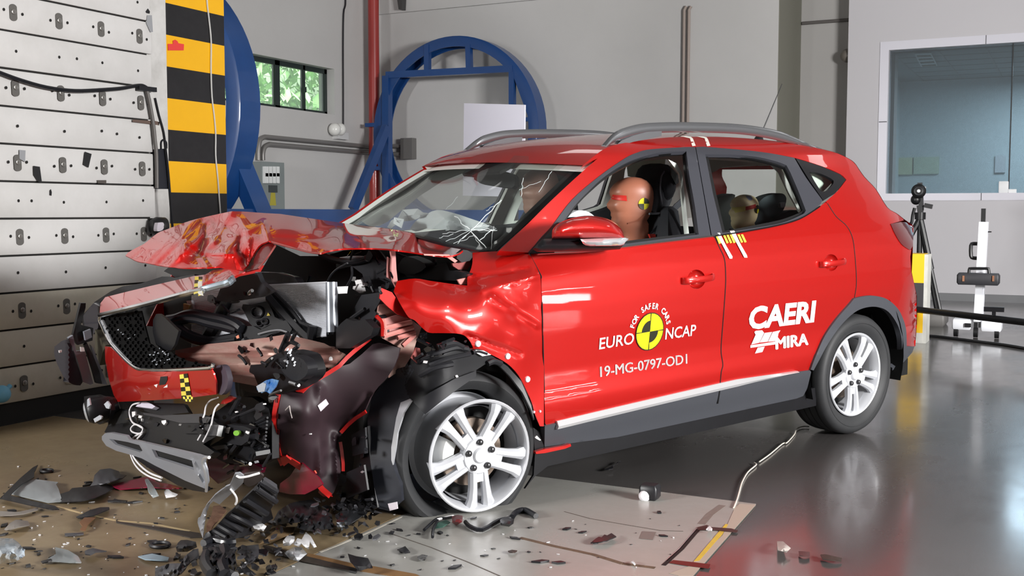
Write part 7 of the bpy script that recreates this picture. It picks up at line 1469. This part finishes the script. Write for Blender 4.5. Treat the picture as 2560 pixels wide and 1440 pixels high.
FR = [
 ('plastic_flap', 'dark grey rounded plastic flap lying left of the skid plate', 'debris', 'L', [(945, 430), (1000, 375), (1100, 362), (1190, 392), (1200, 420), (1265, 430), (1225, 462), (1100, 500), (1000, 530), (900, 540), (930, 500)], m_dg, .03),
 ('plastic_strip', 'long black plastic piece in front of the dark grey flap', 'debris', 'L', [(720, 560), (880, 545), (1060, 512), (1150, 550), (1060, 612), (940, 662), (800, 690), (600, 702), (600, 620), (690, 592)], m_db, .02),
 ('crimson_film', 'crimson red film scrap under the skid plate', 'debris', 'L', [(1090, 530), (1440, 452), (1530, 450), (1560, 500), (1700, 520), (1820, 560), (1700, 565), (1500, 548), (1200, 572)], m_cr, .012),
 ('clear_shard', 'tall clear plastic shard leaning on the crimson film', 'debris', 'L', [(1440, 450), (1480, 468), (1540, 550), (1590, 640), (1530, 660), (1490, 600)], m_cl, .03),
 ('clip', 'small white and clear clip right of the clear shard', 'debris', 'L', [(1640, 600), (1670, 562), (1720, 600), (1780, 622), (1760, 642), (1660, 662)], m_dw, .02),
 ('plastic_sliver', 'black sliver on the tan plate below the clear shard', 'debris', 'L', [(1072, 682), (1180, 676), (1275, 684), (1262, 696), (1150, 692), (1080, 697)], m_db, .006),
 ('plastic_sliver', 'long black sliver lying across the pale seam', 'debris', 'L', [(760, 848), (900, 780), (1000, 752), (1092, 750), (1096, 770), (940, 832), (780, 860)], m_db, .012),
 ('wood_chip', 'brown chip standing just below the sliver on the pale seam', 'debris', 'L', [(795, 900), (850, 850), (960, 850), (880, 920), (850, 985), (800, 975), (825, 940)], mat('brown chip', (120, 84, 56), .7), .01),
 ('plastic_sliver', 'flat dark strip below the brown chip', 'debris', 'L', [(645, 1012), (835, 1004), (836, 1020), (650, 1036)], m_dg, .004),
 ('clear_film', 'fan-shaped clear film on the tan plate in the lower left', 'debris', 'L', [(550, 1150), (680, 1180), (780, 1240), (815, 1302), (700, 1300), (600, 1292), (440, 1290), (560, 1220)], m_cl, .012),
 ('plastic_stick', 'dark stick lying left of the fan-shaped film', 'debris', 'L', [(405, 1292), (556, 1250), (572, 1266), (420, 1312)], m_db, .008),
 ('curved_clip', 'curved dark clip in the middle of the lower left floor', 'debris', 'L', [(845, 1190), (880, 1172), (930, 1160), (1070, 1190), (960, 1196), (900, 1226), (850, 1220)], m_dg, .015),
 ('blue_film', 'pale blue film scrap left of the black debris heap', 'debris', 'L', [(1380, 1242), (1520, 1215), (1690, 1252), (1680, 1282), (1450, 1272)], mat('pale blue film', (160, 182, 196), .3), .008),
 ('plastic_bag', 'crumpled pale plastic bag at the left edge', 'bag', 'L', [(-120, 1090), (0, 1062), (130, 1064), (190, 1110), (240, 1175), (250, 1240), (150, 1302), (0, 1322), (-120, 1310)], mat('pale crumpled plastic', (190, 202, 212), .25, coat=.6, bump=.5, bscale=14), .12),
 ('plastic_scrap', 'pale scrap with a light end at the far left below the lens frame', 'debris', 'L', [(0, 790), (180, 800), (380, 755), (380, 775), (240, 815), (120, 830), (0, 835)], mat('grey scrap', (130, 124, 118), .5), .01),
 ('plastic_scrap', 'grey splintered scrap below the pale scrap, far left', 'debris', 'L', [(40, 975), (100, 910), (160, 875), (280, 890), (300, 930), (180, 950), (60, 985)], mat('grey scrap', 0), .02),
 ('white_clip', 'torn white plastic piece lying on the ribbed shield', 'debris', 'K', [(1100, 775), (1150, 755), (1200, 790), (1280, 842), (1240, 905), (1180, 890), (1075, 912)], m_dw, .05),
 ('white_clip', 'white broken clip with square top near the bottom middle', 'debris', 'K', [(1475, 1020), (1530, 950), (1620, 960), (1612, 1040), (1560, 1075), (1480, 1080)], m_dw, .05),
 ('white_clip', 'white two-pronged broken clip beside the square one', 'debris', 'K', [(1600, 1060), (1650, 985), (1700, 1000), (1750, 912), (1812, 965), (1880, 1090), (1850, 1100), (1800, 1020), (1785, 1120), (1750, 1100), (1700, 1040), (1660, 1080)], m_dw, .05),
 ('clear_lens', 'clear leaf-shaped lens piece in front of the white clips', 'debris', 'K', [(1490, 1160), (1600, 1092), (1700, 1092), (1765, 1170), (1660, 1265), (1560, 1240)], mat('frosted lens plastic', (184, 186, 190), .15, coat=1), .025),
 ('white_bead', 'tiny white bead left of the clear leaf-shaped lens', 'debris', 'K', [(1412, 1160), (1440, 1136), (1460, 1150), (1440, 1178)], m_dw, .01),
 ('metal_cap', 'dished silver-grey cap on the floor left of the front wheel', 'debris', 'Y', [(1075, 385), (1150, 336), (1250, 350), (1275, 378), (1180, 440), (1130, 470), (1090, 516), (1068, 482)], mat('brushed dark metal', (120, 124, 130), .25, metal=.9), .06),
 ('plastic_scrap', 'black crumpled scrap on the rail at the bottom', 'debris', 'Y', [(1145, 650), (1200, 668), (1280, 680), (1312, 742), (1260, 755), (1215, 770), (1190, 730), (1160, 700)], m_db, .03),
 ('plastic_scrap', 'small black scrap beside the long hairline crack', 'debris', 'Y', [(1418, 515), (1432, 497), (1458, 500), (1448, 522)], m_db, .006),
 ('plastic_scrap', 'black pointed scrap below the front wheel', 'debris', 'Y', [(1480, 622), (1528, 600), (1562, 640), (1530, 645)], m_db, .008),
 ('plastic_scrap', 'black and white scrap right of the pointed black one', 'debris', 'Y', [(1606, 672), (1640, 655), (1678, 662), (1660, 690), (1625, 695)], mat('speckled scrap', (120, 120, 120), .5, var=1, vscale=60, rgb2=(30, 30, 30)), .008),
 ('rubber_disc', 'small brown disc on the grey plate', 'debris', 'Y', [(2212, 632), (2240, 624), (2276, 630), (2262, 640), (2225, 640)], mat('brown rubber', (62, 50, 44), .6), .006),
 ('serrated_scrap', 'dark serrated scrap on the grey plate left of the tape square', 'debris', 'X', [(500, 902), (540, 870), (560, 858), (580, 862), (600, 842), (620, 848), (650, 832), (685, 856), (640, 875), (620, 885), (560, 896)], m_db, .015),
 ('paint_chip', 'pale folded paint chip on the dark floor at the right', 'debris', 'X', [(1828, 890), (1872, 892), (1926, 940), (1895, 972), (1832, 952)], mat('pale chip', (176, 166, 160), .5), .02),
 ('paint_chip', 'dark maroon chip right of the pale folded chip', 'debris', 'X', [(1980, 960), (2060, 965), (2062, 1000), (1985, 990)], mat('maroon chip', (88, 58, 58), .5), .006),
 ('paint_chip', 'dark brown chip, rightmost of the chips on the dark floor', 'debris', 'X', [(2135, 985), (2170, 982), (2290, 1010), (2285, 1030), (2150, 1015)], mat('brown rubber', 0), .006),
 ('white_lump', 'small white lump sitting on the dark brown tape', 'debris', 'X', [(1322, 805), (1335, 788), (1350, 782), (1368, 800), (1365, 818), (1340, 818)], m_dw, .02),
 ('white_flake', 'white flake on the brown seam near the bottom', 'debris', 'X', [(790, 1035), (805, 1028), (824, 1055), (812, 1060)], m_dw, .008),
 ('plastic_scrap', 'black fin-shaped scrap under the sill on the dark floor', 'debris', 'X', [(600, 378), (640, 362), (718, 322), (660, 352), (662, 372), (630, 380)], m_db, .006),
]
for f in FR: frag(f[0], f[1], f[2], f[3], f[4], f[5], lift=f[6])
# broken lens frame at the left
lf_ = thing('lens_frame', 'broken black lens frame with clear pane at the far left', 'debris', ground(c1('L', 300, 640)))
frag('frame', None, None, 'L', [(50, 612), (200, 462), (330, 352), (382, 326), (345, 400), (340, 452), (215, 520), (115, 612), (105, 634), (330, 690), (550, 738), (592, 770), (520, 772), (300, 728), (0, 662)], m_db, .02, parent=lf_)
frag('pane', None, None, 'L', [(112, 618), (212, 492), (342, 470), (580, 500), (560, 522), (582, 560), (602, 622), (622, 690), (480, 702), (300, 660)], m_cl, .015, parent=lf_)
# rings
for k, (x, y, rx, lab) in enumerate(((467, 412, 62, 'thin black rubber ring left of the dark grey flap'), (1600, 1160, 100, 'thin black ring near the pale blue film'))):
    p0_, p1_ = ground(c1('L', x-rx, y)), ground(c1('L', x+rx, y)); cc_ = (p0_+p1_)/2; R = np.linalg.norm(p1_-p0_)/2
    b = MB(); b.tube([cc_+np.array([R*cos(a), R*sin(a)*.8, .012]) for a in [2*pi*q/28 for q in range(29)]], .007, 6, caps=False); b.out('rubber_ring', m_db, label=lab, cat='ring')
# plug with white face
pl_ = thing('broken_plug', 'black plug with a round white face beside the plate edge', 'debris', ground(c1('X', 900, 598)))
pc_ = ground(c1('X', 905, 598)); b = MB(); b.rbox((pc_[0]-.03, pc_[1]-.03, .006), (pc_[0]+.05, pc_[1]+.04, .07), .012); b.out('body', m_db, pl_)
fcen = at_t(c1('X', 886, 568), tG(c1('X', 886, 596))-.03); b = MB(); dcam = CAM-fcen; dcam /= np.linalg.norm(dcam); b.lathe([(.001, .012), (.012, .012), (.018, .01), (.024, .002), (.026, -.02)], fcen, dcam, 18); b.out('face', m_dw, pl_)
# wires under the front wheel
wi = thing('torn_wiring', 'tangle of torn wires with a dark red connector below the front wheel', 'wire', ground(c1('Y', 1850, 440)))
for pts, r, m in (([(1655, 492), (1700, 450), (1740, 420), (1800, 415), (1840, 408)], .006, m_hose), ([(1710, 540), (1715, 490), (1745, 430)], .006, m_hose), ([(1930, 440), (1960, 470), (2040, 492), (2150, 432), (2230, 418)], .009, m_hose), ([(2240, 408), (2270, 372), (2330, 362), (2400, 400)], .012, m_hose), ([(1740, 425), (1800, 410), (1850, 400)], .005, m_white)):
    b = MB(); b.tube([ground(p, .016) for p in c('Y', *pts)], r, 7, 3); b.out('wire', m, wi)
frag('connector', None, None, 'Y', [(1838, 402), (1880, 392), (1912, 398), (1908, 440), (1870, 462), (1842, 445)], mat('dark red connector', (92, 30, 32), .4), .03, parent=wi)
frag('connector', None, None, 'Y', [(2160, 425), (2190, 405), (2255, 420), (2250, 450), (2220, 472), (2165, 462)], m_db, .03, parent=wi)
frag('green_scrap', None, None, 'Y', [(1745, 445), (1800, 425), (1830, 440), (1780, 470), (1730, 480)], mat('green scrap', (60, 96, 84), .6), .01, parent=wi)
# ribbed undershield leaning on the floor
usd = depth((*c1('K', 1230, 225), 'G', .30), (*c1('K', 1415, 395), 'G', .24), (*c1('K', 1340, 640), 'G', .13), (*c1('K', 1360, 760), 'G', .06), (*c1('K', 880, 1000), 'G', .02), (*c1('K', 520, 1000), 'G', .02), (*c1('K', 800, 700), 'G', .12), (*c1('K', 1000, 520), 'G', .20), (*c1('K', 640, 900), 'G', .04))
us = thing('undershield', 'ribbed black undershield torn down onto the floor below the bumper', 'debris', ground(c1('K', 750, 1010)))
slab('ribbed_panel', 'K', [(1215, 285), (1420, 405), (1400, 520), (1330, 640), (1360, 750), (1200, 850), (1100, 940), (880, 1000), (520, 1000), (560, 920), (640, 880), (800, 700), (900, 620), (1000, 520), (1150, 380)], usd, m_db, us, 9, .008)
for a, d in (((1200, 300), (1400, 425)), ((1145, 385), (1390, 545)), ((1020, 530), (1280, 690)), ((930, 600), (1200, 760)), ((850, 700), (1090, 830)), ((770, 760), (980, 890)), ((700, 830), (900, 950)), ((640, 890), (800, 980))):
    b = MB(); P = [at_t(c1('K', a[0]+(d[0]-a[0])*i/5, a[1]+(d[1]-a[1])*i/5), usd(c1('K', a[0]+(d[0]-a[0])*i/5, a[1]+(d[1]-a[1])*i/5))-.008) for i in range(6)]; b.tube(P, lambda t: .011, 8); b.out('rib', mat('grey-black plastic', 0), us)
for q0_, q1_ in (((1240, 320), (1395, 440)), ((1190, 420), (1370, 560))):
    slab('rib_block', 'K', [(q0_[0]-40, q0_[1]+20), (q0_[0]+10, q0_[1]-30), (q1_[0]+15, q1_[1]-40), (q1_[0]-5, q1_[1]+40)], lambda p: usd(p)-.02, m_dg, us, 8, .02)
tr_ = thing('torn_trim', 'curved torn silver-grey trim strip hanging left of the ribbed shield', 'debris', ground(c1('K', 510, 985)))
td = depth((*c1('K', 900, 230), 'G', .34), (*c1('K', 1200, 210), 'G', .34), (*c1('K', 700, 480), 'G', .22), (*c1('K', 500, 720), 'G', .10), (*c1('K', 510, 985), 'G', .01), (*c1('K', 850, 450), 'G', .24))
slab('strip', 'K', [(875, 270), (900, 215), (960, 208), (1010, 240), (1000, 320), (920, 400), (860, 450), (780, 520), (715, 582), (640, 545), (600, 580), (560, 680), (540, 800), (520, 920), (515, 990), (480, 900), (450, 800), (455, 750), (480, 740), (520, 640), (600, 540), (660, 470), (790, 370), (840, 350)], folded(td, ('K', (640, 480), (800, 380), 8, .012), ('K', (560, 600), (500, 900), 6, .015)), mat('silver-grey torn trim', (150, 152, 158), .35, metal=.2), tr_, 6, .006)
slab('bracket', 'K', [(1000, 250), (1020, 225), (1195, 205), (1245, 245), (1220, 290), (1130, 350), (1060, 370), (1010, 340)], lambda p: td(p)+.01, mat('brown-grey inner trim', (64, 56, 54), .5), tr_, 7, .008)
line_tube('torn_edge', 'K', [(920, 240), (960, 256), (1050, 245), (1195, 205)], .004, m_white, lambda p: td(p)-.01, tr_, 5)
line_tube('torn_edge', 'K', [(850, 400), (910, 480), (920, 540), (905, 580)], .004, m_white, lambda p: td(p)-.01, tr_, 5)
frag('rust_patch', 'brown crumpled scrap between the curved trim and the ribbed shield', 'debris', 'K', [(560, 900), (555, 820), (620, 700), (640, 600), (720, 590), (800, 650), (740, 730), (640, 830), (600, 920)], mat('rusty brown scrap', (124, 92, 72), .7, var=.8, vscale=25, rgb2=(84, 56, 42), bump=.3, bscale=30), .02)
# black debris heap at the bottom
hp_ = [('ribbed_scrap', 'ribbed black duct piece at the left end of the debris heap', [(190, 1095), (215, 1040), (250, 1008), (330, 1005), (430, 1030), (445, 1095), (330, 1150), (205, 1152)], m_db, .05),
 ('dark_sheet', 'large curved dark plastic sheet at the bottom left of the heap', [(-60, 1345), (110, 1290), (250, 1285), (300, 1200), (400, 1120), (460, 1110), (470, 1210), (370, 1260), (280, 1380), (200, 1450), (-60, 1450)], m_dg, .06),
 ('yellowed_stick', 'thin yellowish stick lying on the curved dark sheet', [(265, 1290), (385, 1180), (400, 1192), (300, 1275)], mat('yellowed plastic', (176, 150, 96), .5), .03),
 ('black_bundle', 'crushed black plastic bundle in the middle of the heap', [(510, 1080), (600, 1010), (760, 1000), (880, 1050), (900, 1200), (880, 1440), (560, 1440), (520, 1250)], m_db, .12),
 ('dark_strip', 'dark grey bent strip at the right end of the heap', [(920, 1155), (1000, 1080), (1180, 1060), (1200, 1150), (1160, 1250), (1100, 1300), (1060, 1330), (1010, 1220)], m_dg, .05),
 ('bent_edge', 'black bent bracket with pale edge at the bottom of the heap', [(960, 1290), (1010, 1290), (1080, 1360), (1160, 1420), (1100, 1450), (1000, 1400)], m_db, .02),
 ('black_duct', 'small black ribbed duct under the torn red skin', [(1420, 660), (1560, 570), (1750, 530), (1860, 540), (1900, 700), (1780, 760), (1640, 790), (1460, 820), (1340, 830)], m_db, .07),
 ('brown_sheet', 'thin brown sheet under the black duct', [(1190, 1060), (1300, 960), (1420, 860), (1620, 850), (1600, 920), (1400, 1000)], mat('brown sheet', (128, 104, 74), .6), .012),
 ('black_crumple', 'black crumpled plastic in front of the torn red skin', [(1740, 700), (1880, 560), (1960, 640), (2060, 700), (2080, 860), (1900, 900), (1760, 900), (1640, 860)], m_db, .06)]
for n_, lab, pts, m, lf__ in hp_: frag(n_, lab, 'debris', 'K', pts, m, lift=lf__, step=7, smooth=2 if lf__ > .06 else 0)
cl_lab = ['topmost of the black tubes in the debris heap', 'second black tube down in the debris heap', 'leftmost leaning black tube in the debris heap', 'rightmost leaning black tube in the debris heap', 'lowest black tube in the debris heap']
for lab, pts, r in zip(cl_lab, ([(520, 1050), (640, 1010), (800, 1040), (900, 1030)], [(540, 1120), (660, 1090), (800, 1130), (890, 1110)], [(560, 1180), (540, 1260), (560, 1340), (620, 1420)], [(760, 1110), (780, 1220), (740, 1320), (780, 1430)], [(560, 1400), (680, 1370), (820, 1400), (900, 1440)]), (.014, .012, .018, .02, .014)):
    b = MB(); b.tube([ground(p, .12) for p in c('K', *pts)], r, 8, 3); b.out('black_tube', m_hose, label=lab, cat='debris')
line_tube('pale_edge', 'K', [(920, 1155), (990, 1190), (1030, 1250), (1050, 1310)], .004, m_dw, lambda p: tG(p, .07), hp_o) if False else None
# white and black crumbs nobody could count
for nm, lab, m, n, s0, s1 in (('white_crumbs', 'tiny white crumbs scattered over the floor plates', m_dw, 110, .002, .006), ('black_crumbs', 'small black splinters scattered over the floor plates', m_db, 170, .0025, .014)):
    b = MB()
    for i in range(n):
        if rngd.random() < .7: p = (rngd.uniform(0, 640), rngd.uniform(1160, 1440))
        else: p = (rngd.uniform(700, 1700), rngd.uniform(1280, 1430))
        g = ground(p, .0055); s = s0+(s1-s0)*rngd.random()**2; a = rngd.uniform(0, 6); el = rngd.uniform(1, 2.6); P = [g+np.array([s*el*cos(a)*u-s*sin(a)*v, s*el*sin(a)*u+s*cos(a)*v, 0]) for u, v in ((-1, -.4), (0, -1), (1, .2), (.2, 1))]
        b.prism(P, (0, 0, s*.5))
    b.out(nm, m, label=lab, cat='crumbs', kind='stuff', flat=True)
b = MB()
for x0, y0, x1, y1, n, zm in ((540, 1345, 700, 1440, 60, .10), (780, 1250, 950, 1345, 60, .09), (640, 1300, 760, 1345, 18, .05), (440, 1390, 560, 1440, 16, .05), (840, 1230, 930, 1280, 14, .08)):
    for i in range(n):
        p = (rngd.uniform(x0, x1), rngd.uniform(y0, y1)); z0 = rngd.uniform(.008, zm); k = rngd.randint(3, 6); R = rngd.uniform(4, 15); a0 = rngd.uniform(0, 6); el = rngd.uniform(.25, .9); tl = rngd.uniform(-1, 1)
        Q = []
        for j in range(k):
            a = 2*pi*j/k+rngd.uniform(-.3, .3); u, v = R*cos(a), R*el*sin(a); Q.append(((p[0]+u*cos(a0)-v*sin(a0), p[1]+u*sin(a0)*.7+v*cos(a0)*.7), max(.006, z0+tl*u*.0016)))
        b.cur = rngd.choice((0, 0, 0, 1, 2)); b.prism([ground(q, z) for q, z in Q], (0, 0, rngd.uniform(.002, .006)))
b.out('black_shards', [m_db, m_dg, mat('shiny broken black plastic', 0)], label='tangle of black shards filling the debris heap below the bumper', cat='shards', kind='stuff', flat=True)
# blue glove by the barrier
gl_ = on_x((4, 985), XB+.06); b = MB(); b.ball(gl_, (.05, .05, .05), 14, 10); b.tube([gl_+np.array([0, .03, .02]), gl_+np.array([.0, .06, .04])], .014, 8)
b.out('blue_bundle', mat('light blue rubber', (120, 190, 226), .4), label='light blue rubber bundle stuck low on the barrier at the left edge', cat='bundle')
